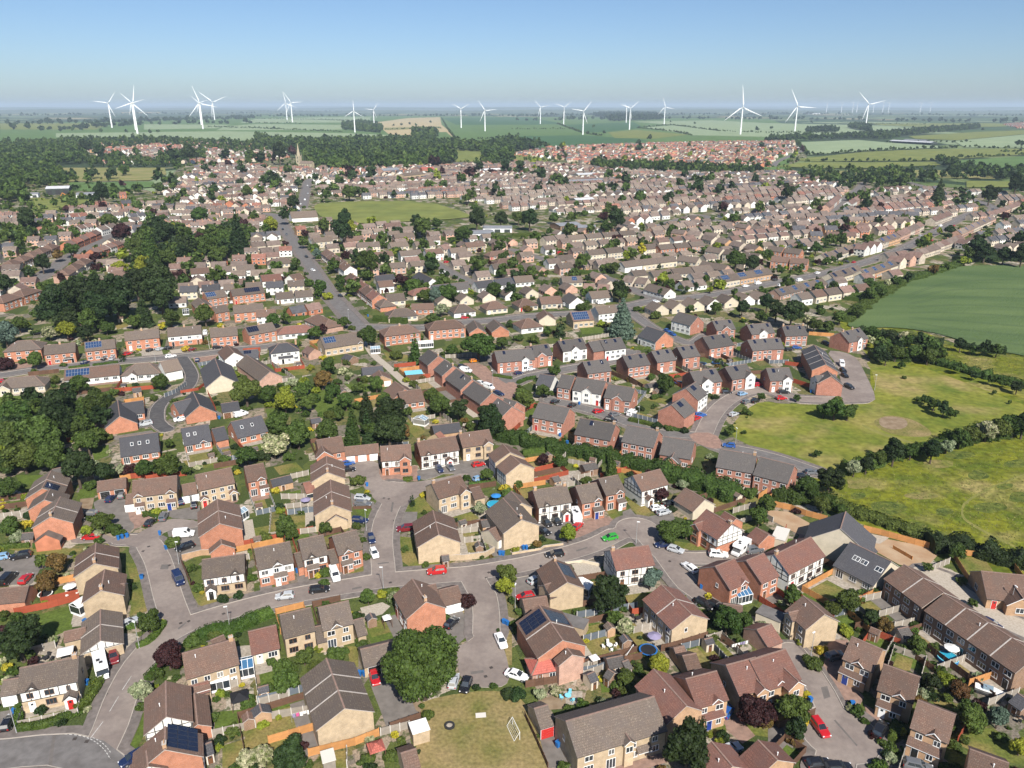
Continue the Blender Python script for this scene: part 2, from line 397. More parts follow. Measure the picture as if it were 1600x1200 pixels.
mat('drive_grey',(0.185,0.165,0.15),0.9, var=(0.145,0.13,0.118), scale=0.5, fine=1.0, famp=0.2, **W)
mat('drive_pink',(0.285,0.185,0.145),0.9, var=(0.225,0.15,0.12), scale=0.6, fine=1.0, famp=0.2, **W)
mat('tarmac_estate',(0.215,0.178,0.158),0.88, var=(0.19,0.158,0.142), scale=0.5, var2=(0.245,0.206,0.182), scale2=0.1, bump=0.15, bscale=20, sharp2=(.46,.56), fine=1.1, famp=0.09, **W)
mat('tarmac_grey',(0.16,0.15,0.145),0.88, var=(0.135,0.125,0.12), scale=0.3, fine=0.8, famp=0.16, **W)
mat('tarmac_dark',(0.075,0.072,0.075),0.88, var=(0.092,0.088,0.088), scale=0.3, fine=0.9, famp=0.2, **W)
mat('block_paving',(0.29,0.185,0.145),0.9, var=(0.24,0.155,0.125), scale=0.4, fine=1.1, famp=0.18, **W)
mat('pavement',(0.175,0.15,0.138),0.9, var=(0.14,0.122,0.112), scale=0.5, fine=1.2, famp=0.2, **W)
mat('kerbstone',(0.40,0.355,0.31),0.85, var=(0.32,0.285,0.25), scale=0.8, **W)
mat('road_paint',(0.55,0.54,0.52),0.7, var=(0.36,0.35,0.33), scale=1.5, **W)
mat('iron',(0.06,0.05,0.045),0.6)
mat('water',(0.03,0.32,0.48),0.05, spec=0.8)
def crop_mat():
 m = bpy.data.materials.new('crop'); n, l = _nodes(m); b = n['Principled BSDF']; b.inputs['Roughness'].default_value = 0.9; b.inputs['Specular IOR Level'].default_value = 0.15
 g = n.new('ShaderNodeNewGeometry')
 no = n.new('ShaderNodeTexNoise'); no.inputs['Scale'].default_value = 0.035; no.inputs['Detail'].default_value = 8
 mp = n.new('ShaderNodeMapping'); mp.inputs['Scale'].default_value = (0.35,1.6,1); mp.inputs['Rotation'].default_value = (0,0,0.12); l.new(g.outputs['Position'], mp.inputs[0]); l.new(mp.outputs[0], no.inputs['Vector'])
 cr = n.new('ShaderNodeValToRGB'); el = cr.color_ramp.elements
 el[0].position = 0.3; el[0].color = (0.06,0.10,0.036,1); el[1].position = 0.72; el[1].color = (0.11,0.155,0.056,1)
 l.new(no.outputs['Fac'], cr.inputs[0])
 l.new(cr.outputs[0], b.inputs['Base Color'])
 n2 = n.new('ShaderNodeTexNoise'); n2.inputs['Scale'].default_value = 0.8; n2.inputs['Detail'].default_value = 5; l.new(g.outputs['Position'], n2.inputs['Vector'])
 bp = n.new('ShaderNodeBump'); bp.inputs['Strength'].default_value = 0.9; bp.inputs['Distance'].default_value = 0.5; l.new(n2.outputs['Fac'], bp.inputs['Height']); l.new(bp.outputs[0], b.inputs['Normal'])
 MATS['crop'] = m
crop_mat()
def sheet(name, pts, z, m, parent=None):
 """flat polygon on the ground; pts are world (x, y)"""
 vs = [Vector((p[0], p[1],0)) for p in pts]
 tris = tessellate_polygon([vs])
 me = bpy.data.meshes.new(name)
 fs = []
 for t in tris:
  a, b_, c = (vs[i] for i in t)
  fs.append(t if (b_ - a).cross(c - a).z > 0 else (t[0], t[2], t[1]))
 me.from_pydata([(v.x, v.y, z) for v in vs],[], fs)
 me.materials.append(MATS[m]); me.update()
 return link(name, me, parent)
def smooth_ring(pts, it=2):
 for _ in range(it):
  q = []
  for i in range(len(pts)):
   a, b_ = Vector(pts[i]), Vector(pts[(i + 1) % len(pts)])
   q += [a * 0.75 + b_ * 0.25, a * 0.25 + b_ * 0.75]
  pts = q
 return pts
ZP = [0.012]
OPEN = []
def patch(name, t, pts, m, smooth=1, dz=0.0004, z=None):
 if m not in ('rough_grass','turf'): OPEN.append([px(t, *p) for p in pts])
 w = [G(t, *p) for p in pts]
 w = [Vector((p.x, p.y)) for p in w]
 if smooth: w = smooth_ring(w, smooth)
 if z is None:
  ZP[0] += dz; z = ZP[0]
 return structure(sheet(name, w, z, m))
structure(sheet('ground',[(-41000,-3000),(41000,-3000),(41000,41000),(-41000,41000)],-0.6,'far_land'))
# the built-up area
town = [(-300,1300),(-300,560),(-60,300),(0,262),(90,262),(240,300),(280,262),(330,236),(420,232),(500,262),(600,285),(640,258),(700,252),(800,246),(860,232),(1060,228),(1240,222),(1262,245),(1225,262),(1300,280),(1480,292),(1620,300),(1800,330),(1800,1400),(-300,1400)]
structure(sheet('garden_ground',[tuple(unproj(*p))[:2] for p in town],0.0,'garden_plots'))
# ---------------------------------------------------------------- far and middle fields
FZ = [0.05]
def field(t, pts, m, smooth=0, z=None):
 FZ[0] += 0.02
 w = [G(t, *p) for p in pts]; w = [Vector((p.x, p.y)) for p in w]
 if smooth: w = smooth_ring(w, smooth)
 return structure(sheet('field', w, FZ[0] if z is None else z, m))
# beyond the town
field('R',[(-1600,420),(-1600,300),(0,240),(1160,246),(3200,262),(3400,330),(3300,640),(2400,640),(1700,420),(1000,400),(300,420)],'field_green')
field('R',[(-160,410),(0,392),(120,408),(700,402),(990,390),(980,370),(560,352),(-200,340),(-1250,352),(-1250,378),(-700,385)],'field_pale')
field('R',[(-250,335),(540,330),(540,300),(0,295),(-200,310)],'field_pale')
field('R',[(-100,288),(700,285),(720,252),(420,252),(0,262)],'field_pale')
field('R',[(-700,330),(-250,322),(-160,300),(-700,296)],'field_pale')
field('R',[(-1600,330),(-1000,330),(-900,290),(-1600,290)],'field_olive')
field('R',[(750,285),(800,335),(830,360),(980,368),(1000,350),(1190,345),(1235,385),(1220,350),(1160,300),(1150,252),(950,258)],'field_tan')
field('R',[(800,318),(1150,310),(1165,322),(810,334)],'field_straw')
field('R',[(1060,395),(1340,405),(1560,380),(1570,430),(1400,430),(1180,420)],'field_olive')
field('R',[(1040,455),(1430,462),(1430,528),(1240,532),(1200,490),(1080,485)],'field_olive')
field('R',[(1162,256),(1700,252),(1900,290),(1880,300),(1600,300),(1250,300)],'field_dark')
field('R',[(1190,310),(1600,305),(1870,296),(2030,362),(1600,372),(1250,380)],'field_green')
field('S',[(0,372),(440,366),(800,388),(850,404),(0,452),(-40,420)],'field_dark')
field('S',[(330,300),(760,284),(830,318),(600,344),(460,350)],'field_dark')
field('S',[(600,347),(780,332),(1100,362),(880,388),(640,382)],'field_olive')
field('S',[(760,280),(1250,272),(1600,290),(2100,300),(2600,325),(2160,352),(1600,376),(1130,366),(830,316),(1010,303)],'field_pale')
field('S',[(1120,372),(1600,382),(1990,380),(1800,398),(1300,392)],'field_green')
field('T',[(180,410),(560,395),(760,412),(1180,440),(700,458),(250,488)],'field_pale')
field('T',[(130,520),(600,470),(1000,452),(1700,452),(1700,482),(1000,524),(300,530)],'field_olive')
field('T',[(50,562),(200,537),(1040,532),(1080,552),(640,572),(330,572)],'field_olive')
field('T',[(1130,527),(1700,492),(1750,560),(1500,592),(1270,572)],'field_green')
field('T',[(200,604),(590,582),(1080,586),(1400,606),(1420,640),(1060,632),(600,622)],'field_straw')
field('T',[(640,292),(1400,290),(1700,305),(1100,320),(700,302)],'field_olive')
field('T',[(1160,402),(1700,352),(1700,446),(1230,442)],'field_pale')
field('T',[(880,372),(1300,345),(1700,330),(1700,350),(1180,398),(920,388)],'field_olive')
field('T',[(1240,652),(1560,655),(1540,692),(1240,694)],'field_olive')
field('Q',[(340,570),(1030,570),(1040,612),(930,650),(400,656)],'field_straw')
field('Q',[(430,662),(960,657),(960,690),(600,722),(440,712)],'field_green')
field('Q',[(-100,510),(205,510),(210,532),(-100,542)],'field_straw')
field('M',[(180,122),(600,120),(430,190),(190,218)],'field_olive')
field('N',[(350,172),(410,150),(620,142),(1060,138),(1360,225),(1300,250),(900,268),(860,285),(640,282),(540,255),(420,258)],'field_olive',1)
field('S',[(0,492),(200,486),(250,545),(100,560),(0,530)],'field_olive')
field('S',[(760,545),(960,540),(1000,570),(860,590)],'field_olive')
# near fields on the right
structure(sheet('crop_field',[(p.x, p.y) for p in smooth_ring([unproj(*q).xy for q in [(1318,510),(1345,488),(1400,452),(1450,428),(1500,416),(1560,415),(1700,420),(1800,430),(1850,620),(1600,556),(1540,547),(1470,522),(1400,512),(1345,514)]],2)],0.45,'crop'))
def tramlines():
 mb = MB()
 for k in range(9):
  for dx in (-.9,.9):
   P = catmull([Vector(unproj(*q).xy) for q in [(1640,440 + k * 15),(1560,438 + k * 14),(1480,444 + k * 11 + k * k * .1),(1420,462 + k * 7)]],6)
   for a, b in zip(P, P[1:]):
    d = (b - a).normalized(); n = Vector((-d.y, d.x)); a2, b2 = a + n * dx, b + n * dx; n = n * .22
    mb.poly([(a2.x - n.x, a2.y - n.y, .46),(b2.x - n.x, b2.y - n.y, .46),(b2.x + n.x, b2.y + n.y, .46),(a2.x + n.x, a2.y + n.y, .46)],'tramline')
 structure(mb.build('tramlines'))
mat('tramline',(0.045,0.075,0.03),.95)
patch('meadow','.',[(1235,770),(1290,735),(1360,640),(1360,560),(1310,505),(1330,490),(1500,540),(1900,600),(2100,960),(1600,925),(1440,860)],'rough_grass',0)
patch('meadow','.',[(1140,668),(1165,640),(1190,626),(1230,632),(1365,632),(1368,590),(1350,560),(1400,566),(1450,576),(1530,606),(1620,640),(1650,650),(1600,662),(1540,692),(1440,705),(1380,728),(1330,740),(1285,735),(1240,716),(1150,690)],'turf',1)
patch('meadow','.',[(1240,760),(1310,742),(1400,700),(1540,680),(1600,648),(1900,620),(2000,930),(1600,905),(1560,885),(1480,860),(1440,848),(1330,800)],'rough_grass',1)
patch('meadow','.',[(1345,548),(1420,540),(1480,536),(1600,556),(1750,575),(1750,650),(1600,612),(1500,582),(1400,568)],'rough_grass',1)
patch('meadow','.',[(1325,510),(1400,508),(1480,530),(1400,548),(1350,545)],'rough_grass',1)
# worn and trodden places in the meadows
patch('worn_patch','L',[(640,830),(760,790),(900,820),(1010,880),(1030,930),(860,930),(720,900)],'lawn_dry',2)
patch('worn_patch','L',[(700,800),(860,810),(880,870),(780,890),(690,860)],'soil',2)
patch('trodden_path','H',[(1600,372),(1400,450),(1240,540),(1215,600),(1240,650),(1400,740),(1600,838),(1600,850),(1390,752),(1225,660),(1200,600),(1225,530),(1395,438),(1600,360)],'path_grass',1)
patch('trodden_path','L',[(590,850),(700,900),(840,940),(920,970),(915,985),(830,955),(690,915),(585,862)],'path_grass',1)
for t, x, y, rx, ry in [('H',1310,370,90,36),('H',1570,510,80,40),('H',1390,575,120,36),('H',740,575,130,50),('H',900,690,110,34),('H',1060,745,90,26),('H',1560,300,100,30),('H',1200,240,110,30),('H',1480,440,60,22),('H',560,500,60,30),('H',1100,600,60,26)]:
 patch('weed_patch', t, [(x + rx * math.cos(k * .785) * rng.uniform(.7,1.2), y + ry * math.sin(k * .785) * rng.uniform(.7,1.2)) for k in range(8)],'weeds',2)
for t, x, y, rx, ry in [('H',980,500,120,30),('H',560,420,90,40),('H',1060,300,120,26)]:
 patch('dry_patch', t, [(x + rx * math.cos(k * .785) * rng.uniform(.6,1.2), y + ry * math.sin(k * .785) * rng.uniform(.6,1.2)) for k in range(8)],'hay',2)
# football green
patch('playing_green','.',[(652,1100),(688,1088),(760,1078),(806,1084),(832,1112),(848,1150),(862,1200),(890,1270),(630,1270),(655,1150)],'lawn_dry',1)
# ================================================================ roads
def catmull(pts, step=3.0):
 out = []
 P = [pts[0] * 2 - pts[1]] + pts + [pts[-1] * 2 - pts[-2]]
 for i in range(1, len(P) - 2):
  a, b_, c, d = P[i - 1], P[i], P[i + 1], P[i + 2]
  k = max(1, min(14, int((c - b_).length / step)))
  for j in range(k):
   t = j / k
   out.append(0.5 * ((2 * b_) + (c - a) * t + (2 * a - 5 * b_ + 4 * c - d) * t * t + (3 * b_ - a - 3 * c + d) * t ** 3))
 out.append(pts[-1])
 return out
tramlines()
ROADS = []     # (points, width, surface, pavement width)
def road(t, pts, w, surf, pave=1.7):
 """pts may change map sheet: ('K', x, y)"""
 P = []
 for p in pts:
  if len(p) == 3: t = p[0]; p = p[1:]
  q = G(t, *p); P.append(Vector((q.x, q.y)))
 P = catmull(P)
 ROADS.append((P, w, surf, pave))
 return P
BULBS = []
def bulb(t, x, y, r, surf, pave=1.6):
 q = G(t, x, y); BULBS.append((Vector((q.x, q.y)), r, surf, pave))
AREAS = []
def area(t, pts, surf, smooth=1):
 w = [G(t, *p) for p in pts]; w = [Vector((p.x, p.y)) for p in w]
 AREAS.append((smooth_ring(w, smooth) if smooth else w, surf))
E_, GR, DK, BL = 'tarmac_estate','tarmac_grey','tarmac_dark','block_paving'
# the winding estate road
R1 = road('A',[(600,1130),(690,950),(750,780),(830,610),(930,470),(1040,375),(1180,300),(1340,250),('F',0,1178),(300,1112),(600,1062),(800,1030),(1100,1005),(1350,985),(1560,950),('G',120,920),(320,868),(520,805),(640,745)],5.6, E_)
R2 = road('A',[(-260,1135),(0,1118),(200,1095),(380,1085),(540,1120),(640,1200),(700,1330)],6.6, GR)
R3 = road('A',[(1120,320),(1075,200),(1040,90),('E',1020,1010),(985,900),(935,810)],5.5, E_)
road('E',[(940,800),(850,775),(760,775)],4.6, E_, 0.6)
area('E',[(560,700),(700,760),(800,800),(860,740),(940,690),(1000,660),(1100,640),(1250,660),(1240,700),(1100,700),(1000,740),(990,800),(950,870),(880,830),(760,800),(620,790),(450,800),(440,770),(560,755)], E_)
area('E',[(580,520),(800,500),(800,640),(850,690),(800,740),(690,660),(600,610)],'drive_grey')
R4 = road('F',[(800,1035),(795,940),(785,800),(800,660),(845,560),(880,490),(850,440)],5.2, E_)
area('F',[(560,300),(770,270),(770,395),(850,420),(990,415),(1080,400),(1130,395),(1320,350),(1340,400),(1130,420),(1060,470),(940,560),(860,580),(760,540),(690,470),(640,390),(580,385)], E_)
area('F',[(1000,330),(1260,275),(1470,270),(1500,330),(1480,400),(1330,400),(1200,350),(1080,400),(1020,395)],'drive_grey')
R5 = road('F',[(1345,1000),(1390,1080),('B',1425,130),(1440,250),(1440,360)],5.4, E_)
area('B',[(1380,330),(1500,330),(1560,480),(1590,620),(1560,690),(1460,700),(1330,690),(1260,600),(1240,440),(1300,430),(1370,380)], E_)
R6 = road('G',[(620,760),(720,715),(800,720),(880,800),(960,880),(1020,960),(1100,1060),(1200,1130)],5.2, E_)
bulb('G',780,705,5.2, E_)
road('G',[(930,850),(1080,890),(1250,890),(1400,870)],4.8, E_, 0.8)
# lower right close
road('D',[(150,470),(250,590),(330,720),(400,860)],4.8, E_, 0.8)
bulb('D',450,990,6.4, E_)
road('D',[(450,990),(430,1120),(400,1260)],6.0, E_)
# terrace road, right
road('H',[(1000,985),(1080,1010),('D',1180,100),(1320,190),(1460,270),(1640,350)],6.0,'gravel',1.0)
# new estate
road('J',[(1330,425),(1500,440),('K',-20,590),(100,555),(350,505),(620,455),(740,400)],5.5, GR)
area('J',[(1260,470),(1420,470),(1500,560),(1600,620),(1600,720),(1530,690),(1440,600),(1340,520)], BL)
area('K',[(-40,590),(30,590),(40,660),(0,690),(-40,640)], BL)
road('K',[(240,700),(420,745),(640,810),(880,900),(1030,915),(1180,925)],5.2, GR)
road('K',[(1190,935),(1250,810),(1330,720),(1450,655),(1600,640),('L',150,688),(350,700),(560,695)],5.6, E_)
area('K',[(1100,905),(1270,905),(1330,1000),(1240,1010),(1130,960)], BL)
road('K',[(1230,960),(1340,1010),('G',1420,210),(1560,240),('H',100,280),(300,350)],4.8, GR)
area('L',[(360,390),(480,400),(560,440),(610,540),(680,690),(640,716),(470,716),(440,690),(460,600),(430,480)], E_)
road('K',[(700,120),(780,180),(880,250),(1000,310),(1120,345),(1200,300)],5.0, GR, 1.2)
# older streets
R9 = road('I',[(-260,575),(0,545),(250,508),(500,480),(800,455),(1100,430),(1340,402),(1450,385),(1600,372),('J',90,362)],5.6, GR)
road('I',[(1140,440),(1180,500),(1200,560),(1165,630),(1060,680),(990,750),(985,840),(1040,885)],4.6, DK, 0.4)
R10 = road('R',[(345,640),('N',322,20),(300,120),(285,180)],9.0, GR)
road('N',[(60,215),(140,235),(180,310),(330,530),(440,700),('J',470,50),(560,150),(655,255)],7.0, GR, 2.5)
road('J',[(660,270),(720,400),(830,500),(960,620)],3.2,'gravel',0)
R11 = road('T',[(880,660),('P',1390,165),(1250,220),(1100,300),(980,365),(850,430),(700,490),(520,545),(300,600),(0,655),('O',1350,705),(1150,735),(920,752),('K',740,108),(500,150),(200,170),(0,188),('J',1450,205),(1280,215),(1040,248),(760,245),(640,240)],6.6, GR, 2.2)
road('O',[(910,752),(800,710),(640,640),(400,550),(200,500),(0,440)],5.0, GR)
road('N',[(1110,520),(1250,600),(1340,640),(1500,700)],5.0, GR)
road('M',[(-300,790),(0,700),(200,640),(330,560),(430,490),(530,440),(620,395),(700,330)],7.0, GR, 2.5)
road('P',[(350,235),(430,170),(500,110),(560,60),(600,20)],6.0, GR)
road('O',[(880,300),(1050,250),(1180,225),(1300,260),(1500,230)],5.0, GR)
road('S',[(1640,560),('T',60,530),(170,480),(215,460),(160,430)],7.0, GR)
def build_roads():
 verts, faces = [],[]
 def addp(pts):
  b = len(verts); verts.extend([Vector((p.x, p.y)) for p in pts]); faces.append(list(range(b, b + len(pts))))
 def circle(c, r, n, ph=0.0): addp([c + Vector((math.cos(2 * math.pi * i / n + ph), math.sin(2 * math.pi * i / n + ph))) * r for i in range(n)])
 KW = 0.16
 def outline(P, hw):
  N = []
  for i in range(len(P)):
   d = (P[min(i + 1, len(P) - 1)] - P[max(i - 1,0)]).normalized(); N.append(Vector((-d.y, d.x)))
  def cap(c, n, s): a0 = math.atan2(n.y, n.x); return [c + Vector((math.cos(a0 - s * math.pi * k / 6), math.sin(a0 - s * math.pi * k / 6))) * hw for k in range(1,6)]
  return [p + n * hw for p, n in zip(P, N)] + cap(P[-1], N[-1],1) + [p - n * hw for p, n in reversed(list(zip(P, N)))] + cap(P[0],-N[0],1)
 for P, w, surf, pv in ROADS:
  far = P[len(P) // 2].length > 420
  addp(outline(P, w / 2))
  if pv:
   if not far: addp(outline(P, w / 2 + KW))
   addp(outline(P, w / 2 + KW + pv))
 for c, r, surf, pv in BULBS:
  for rr in (r, r + KW, r + KW + pv): circle(c, rr, 28)
 for w, surf in AREAS: addp(w)
 V, Ed, F, ov, oe, of = delaunay_2d_cdt(verts, [], faces, 1,1e-3)
 cen = np.array([[sum(V[i].x for i in f) / len(f), sum(V[i].y for i in f) / len(f)] for f in F])
 cls = np.full(len(F),-1); srf = np.full(len(F),-1); surfs = []
 def dist_line(P):
  d = np.full(len(cen),1e9); A = np.array([(p.x, p.y) for p in P])
  lo, hi = A.min(0) - 12, A.max(0) + 12
  m = np.where(np.all((cen > lo) & (cen < hi), axis=1))[0]
  if not len(m): return d
  c = cen[m]; best = np.full(len(m),1e9)
  for a, b in zip(A, A[1:]):
   ab = b - a; t = np.clip(((c - a) @ ab) / max(1e-9, ab @ ab),0,1); best = np.minimum(best, np.hypot(*(c - a - t[:, None] * ab).T))
  d[m] = best; return d
 def put(d, w, surf, pv, far=False):
  if surf not in surfs: surfs.append(surf)
  if pv:
   np.maximum(cls, np.where(d < w + KW + pv, 0,-1), out=cls)
   if not far: np.maximum(cls, np.where(d < w + KW, 1,-1), out=cls)
  m = d < w; cls[m] = 2; srf[m] = surfs.index(surf)
 for P, w, surf, pv in ROADS: put(dist_line(P), w / 2, surf, pv, P[len(P) // 2].length > 420)
 for c, r, surf, pv in BULBS: put(np.hypot(cen[:, 0] - c.x, cen[:, 1] - c.y) / math.cos(math.pi / 60), r, surf, pv)
 for w, surf in AREAS:
  if surf not in surfs: surfs.append(surf)
  x, y = cen.T; ins = np.zeros(len(cen), bool)
  for a, b in zip(w, w[1:] + w[:1]):
   k = (a.y > y) != (b.y > y); ins ^= k & (x < (b.x - a.x) * (y - a.y) / (b.y - a.y if a.y != b.y else 1e-9) + a.x)
  m = ins & ((cls != 2) | (surf in ('block_paving',))); cls[m] = 2; srf[m] = surfs.index(surf)
 info = [(int(c), surfs[s_] if s_ >= 0 else None) for c, s_ in zip(cls, srf)]
 edge = {}
 for fi, f in enumerate(F):
  for a, b in zip(f, f[1:] + f[:1]): edge.setdefault((min(a, b), max(a, b)),[]).append(fi)
 Z = {2: 0.10,1: 0.205,0: 0.20}
 groups = {}
 for fi, f in enumerate(F):
  c, s = info[fi]
  if c < 0: continue
  key = ('road', s) if c == 2 else (('kerb','kerbstone') if c == 1 else ('pavement','pavement'))
  g = groups.setdefault(key, ([],[], {}))
  vs, fs, mp = g
  idx = []
  for v in f:
   if v not in mp: mp[v] = len(vs); vs.append((V[v].x, V[v].y, Z[c]))
   idx.append(mp[v])
  fs.append(tuple(idx))
 # kerb faces and pavement edges
 kv, kf = [],[]
 for (a, b), fl in edge.items():
  z = [Z.get(info[i][0],0.0) for i in fl] + ([0.0] if len(fl) == 1 else [])
  if len(z) == 2 and abs(z[0] - z[1]) > 0.05:
   o = len(kv); lo, hi = min(z), max(z)
   kv += [(V[a].x, V[a].y, lo),(V[b].x, V[b].y, lo),(V[b].x, V[b].y, hi),(V[a].x, V[a].y, hi)]
   kf.append((o, o + 1, o + 2, o + 3))
 for (nm, m),(vs, fs, mp) in groups.items():
  me = bpy.data.meshes.new(nm); me.from_pydata(vs, [], fs); me.materials.append(MATS[m]); me.update()
  structure(link(nm, me))
 me = bpy.data.meshes.new('kerb_face'); me.from_pydata(kv, [], kf); me.materials.append(MATS['kerbstone']); me.update()
 structure(link('kerb', me))
build_roads()
# painted lines
def paint(pts, w, dash=None, gap=None, z=0.104):
 """a painted line along world points; dashes in metres"""
 mb = MB(); acc = 0.0
 for a, b in zip(pts, pts[1:]):
  d = b - a; L = d.length
  if L < 1e-3: continue
  u = d / L; n = Vector((-u.y, u.x)) * w / 2
  s = 0.0
  while s < L - 1e-6:
   if dash is None: e = L; on = True
   else:
    ph = acc % (dash + gap); on = ph < dash - 1e-6
    e = min(L, s + ((dash - ph) if on else (dash + gap - ph)) + 1e-5)
   if on:
    p, q = a + u * s, a + u * e
    mb.poly([(p.x - n.x, p.y - n.y, z),(q.x - n.x, q.y - n.y, z),(q.x + n.x, q.y + n.y, z),(p.x + n.x, p.y + n.y, z)],'road_paint')
   acc += e - s; s = e
 if mb.f: structure(mb.build('road_marking'))
def paint_px(t, pts, *a, **k): paint(catmull([Vector(G(t, *p).xy) for p in pts],0.7), *a, **k)
paint_px('A',[(340,992),(430,992),(520,1005),(590,1035),(650,1085),(690,1145)],0.13,0.5,0.35)
paint_px('A',[(580,1012),(625,1035),(665,1070),(695,1110)],0.13,0.5,0.35)
paint_px('A',[(565,1018),(645,912)],0.11)
paint_px('A',[(685,850),(742,755)],0.11)
paint_px('A',[(765,715),(822,627)],0.11)
paint(ROADS[[i for i, r in enumerate(ROADS) if r[0] is R11][0]][0],0.15,4,6)
# trench repairs and tyre-darkened strips
mat('tar_patch',(0.125,0.112,0.105),.9, var=(0.15,0.135,0.125), scale=.8, **W)
for t, pts in [('A',[(300,1200),(330,990),(350,990),(325,1200)]),('F',[(600,1078),(660,1066),(662,1076),(602,1090)]),('G',[(690,780),(740,770),(745,782),(694,792)]),('B',[(1340,600),(1420,590),(1424,606),(1344,618)]),('F',[(760,922),(800,916),(830,914),(830,922),(762,930)]),('D',[(330,700),(370,690),(390,760),(350,770)]),('A',[(1110,330),(1160,290),(1166,296),(1118,338)]),('E',[(1000,960),(1010,930),(1060,930),(1050,960)]),('G',[(400,840),(470,820),(474,828),(404,850)]),('D',[(420,900),(560,1060),(552,1066),(410,906)]),('F',[(840,600),(850,540),(862,542),(852,604)])]:
 structure(sheet('road_repair',[tuple(G(t, *p))[:2] for p in pts],.1035,'tar_patch'))
# manhole covers
mb = None
def manhole(t, x, y):
 p = G(t, x, y); m_ = MB(); m_.box(-0.32,0.32,-0.32,0.32,0,0.012,'iron')
 o = m_.build('manhole_cover'); o.location = (p.x, p.y, 0.1); o.rotation_euler = (0,0, rng.uniform(0,1.5))
 reg(o, 'manhole cover','small dark square manhole cover in the road', px(t, x, y),'manhole covers in the roads')
for a in [('A',1130,297),('A',1180,285),('A',468,1020),('A',543,1037),('A',662,742),('A',1190,212),('A',1398,238),('E',895,847),('E',930,818),('E',1060,935),('F',865,655),('F',870,910),('F',1165,870),('B',1470,575),('B',1435,630),('B',1345,385),('B',840,43),('G',985,910),('F',1440,1013),('F',800,515),('F',830,520),('F',1455,980)]:
 manhole(*a)
# ---------------------------------------------------------------- lawns, drives, yards of the near gardens
for t, pts in [
 ('A',[(250,240),(460,175),(450,330),(240,420),(100,300),(110,260)]),('A',[(160,830),(260,800),(440,800),(430,860),(250,930),(160,920)]),
 ('A',[(810,250),(830,100),(900,70),(960,210)]),('A',[(845,860),(920,850),(900,1000),(850,1080),(775,1090),(800,1000)]),
 ('A',[(1190,90),(1240,90),(1330,130),(1600,130),(1600,175),(1330,215),(1240,180)]),('A',[(1350,850),(1560,830),(1560,940),(1340,960)]),('A',[(1390,1060),(1600,1000),(1600,1200),(1390,1200)]),
 ('B',[(680,290),(840,240),(900,200),(920,280),(870,300),(880,400),(720,430)]),('B',[(100,800),(270,780),(275,850),(110,890)]),('B',[(570,440),(640,440),(640,570),(590,570)]),('B',[(430,1110),(560,1090),(570,1200),(430,1200)]),
 ('C',[(450,410),(570,420),(640,490),(500,560),(450,500)]),('C',[(440,300),(550,290),(540,370),(470,370)]),('C',[(690,400),(840,400),(860,460),(760,500)]),('C',[(1150,440),(1300,430),(1310,490),(1180,510)]),('C',[(1220,930),(1340,930),(1340,990),(1240,1010)]),('C',[(1400,870),(1600,950),(1600,1010),(1440,980)]),
 ('C',[(500,140),(560,110),(740,60),(800,130),(640,200),(490,210)]),('C',[(550,640),(740,640),(740,720),(560,730)]),
 ('D',[(200,80),(400,20),(520,60),(440,140),(250,130)]),('D',[(560,350),(700,340),(720,430),(600,400)]),('D',[(760,480),(900,480),(960,580),(800,570)]),('D',[(1010,740),(1130,740),(1160,830),(1040,800)]),('D',[(1240,960),(1400,950),(1600,1090),(1600,1180),(1400,1150),(1200,1060)]),('D',[(760,1080),(840,1060),(850,1110),(790,1180)]),('D',[(1130,560),(1270,560),(1330,620),(1230,640)]),
 ('E',[(100,370),(280,370),(220,420),(130,440)]),('E',[(510,420),(600,430),(590,510),(480,520)]),('E',[(0,820),(540,830),(400,880),(220,870)]),('E',[(790,920),(860,920),(900,1040),(820,1040)]),('E',[(570,200),(680,180),(680,250),(590,280)]),('E',[(1140,280),(1400,260),(1500,300),(1480,330),(1180,320)]),
 ('F',[(850,750),(980,760),(1010,900),(1140,910),(1150,950),(1000,970),(900,900),(850,800)]),('F',[(930,570),(1010,500),(1060,510),(1100,590),(990,610)]),('F',[(1210,610),(1330,590),(1400,640),(1230,680)]),('F',[(1270,740),(1400,720),(1430,760),(1290,780)]),('F',[(570,990),(720,910),(740,960),(700,1020),(580,1050)]),('F',[(600,560),(760,580),(730,650),(680,660)]),
 ('F',[(110,320),(250,290),(300,340),(150,370)]),('F',[(190,480),(280,460),(280,500),(200,510)]),('G',[(580,580),(640,580),(700,660),(640,670)]),('G',[(710,530),(880,520),(940,560),(800,640)]),('G',[(1000,780),(1150,800),(1250,830),(1200,860),(1040,820)]),('G',[(1250,520),(1360,530),(1420,590),(1300,590)]),('G',[(30,100),(160,100),(300,150),(270,190),(160,150)]),('H',[(200,1070),(360,950),(480,1070),(300,1100)]),
 ('J',[(350,620),(450,640),(540,720),(440,850),(370,760),(320,680)]),('J',[(550,600),(700,600),(760,640),(620,660)]),('J',[(950,800),(1060,900),(1000,940),(940,880)]),('J',[(60,760),(160,740),(200,830),(80,840)]),('J',[(800,400),(950,420),(960,460),(820,450)]),('J',[(200,500),(320,490),(330,540),(220,550)]),('K',[(420,250),(560,245),(580,280),(440,290)]),('K',[(20,900),(160,900),(320,930),(300,970),(120,960)]),
 ('I',[(30,690),(130,660),(150,700),(30,740)]),('I',[(950,600),(1040,590),(1030,640),(960,650)]),('I',[(720,220),(800,200),(800,240),(730,260)]),('H',[(1300,1110),(1400,1140),(1430,1180),(1340,1170)])]:
 patch('lawn', t, pts, rng.choice(['lawn','lawn','lawn_green']),0)
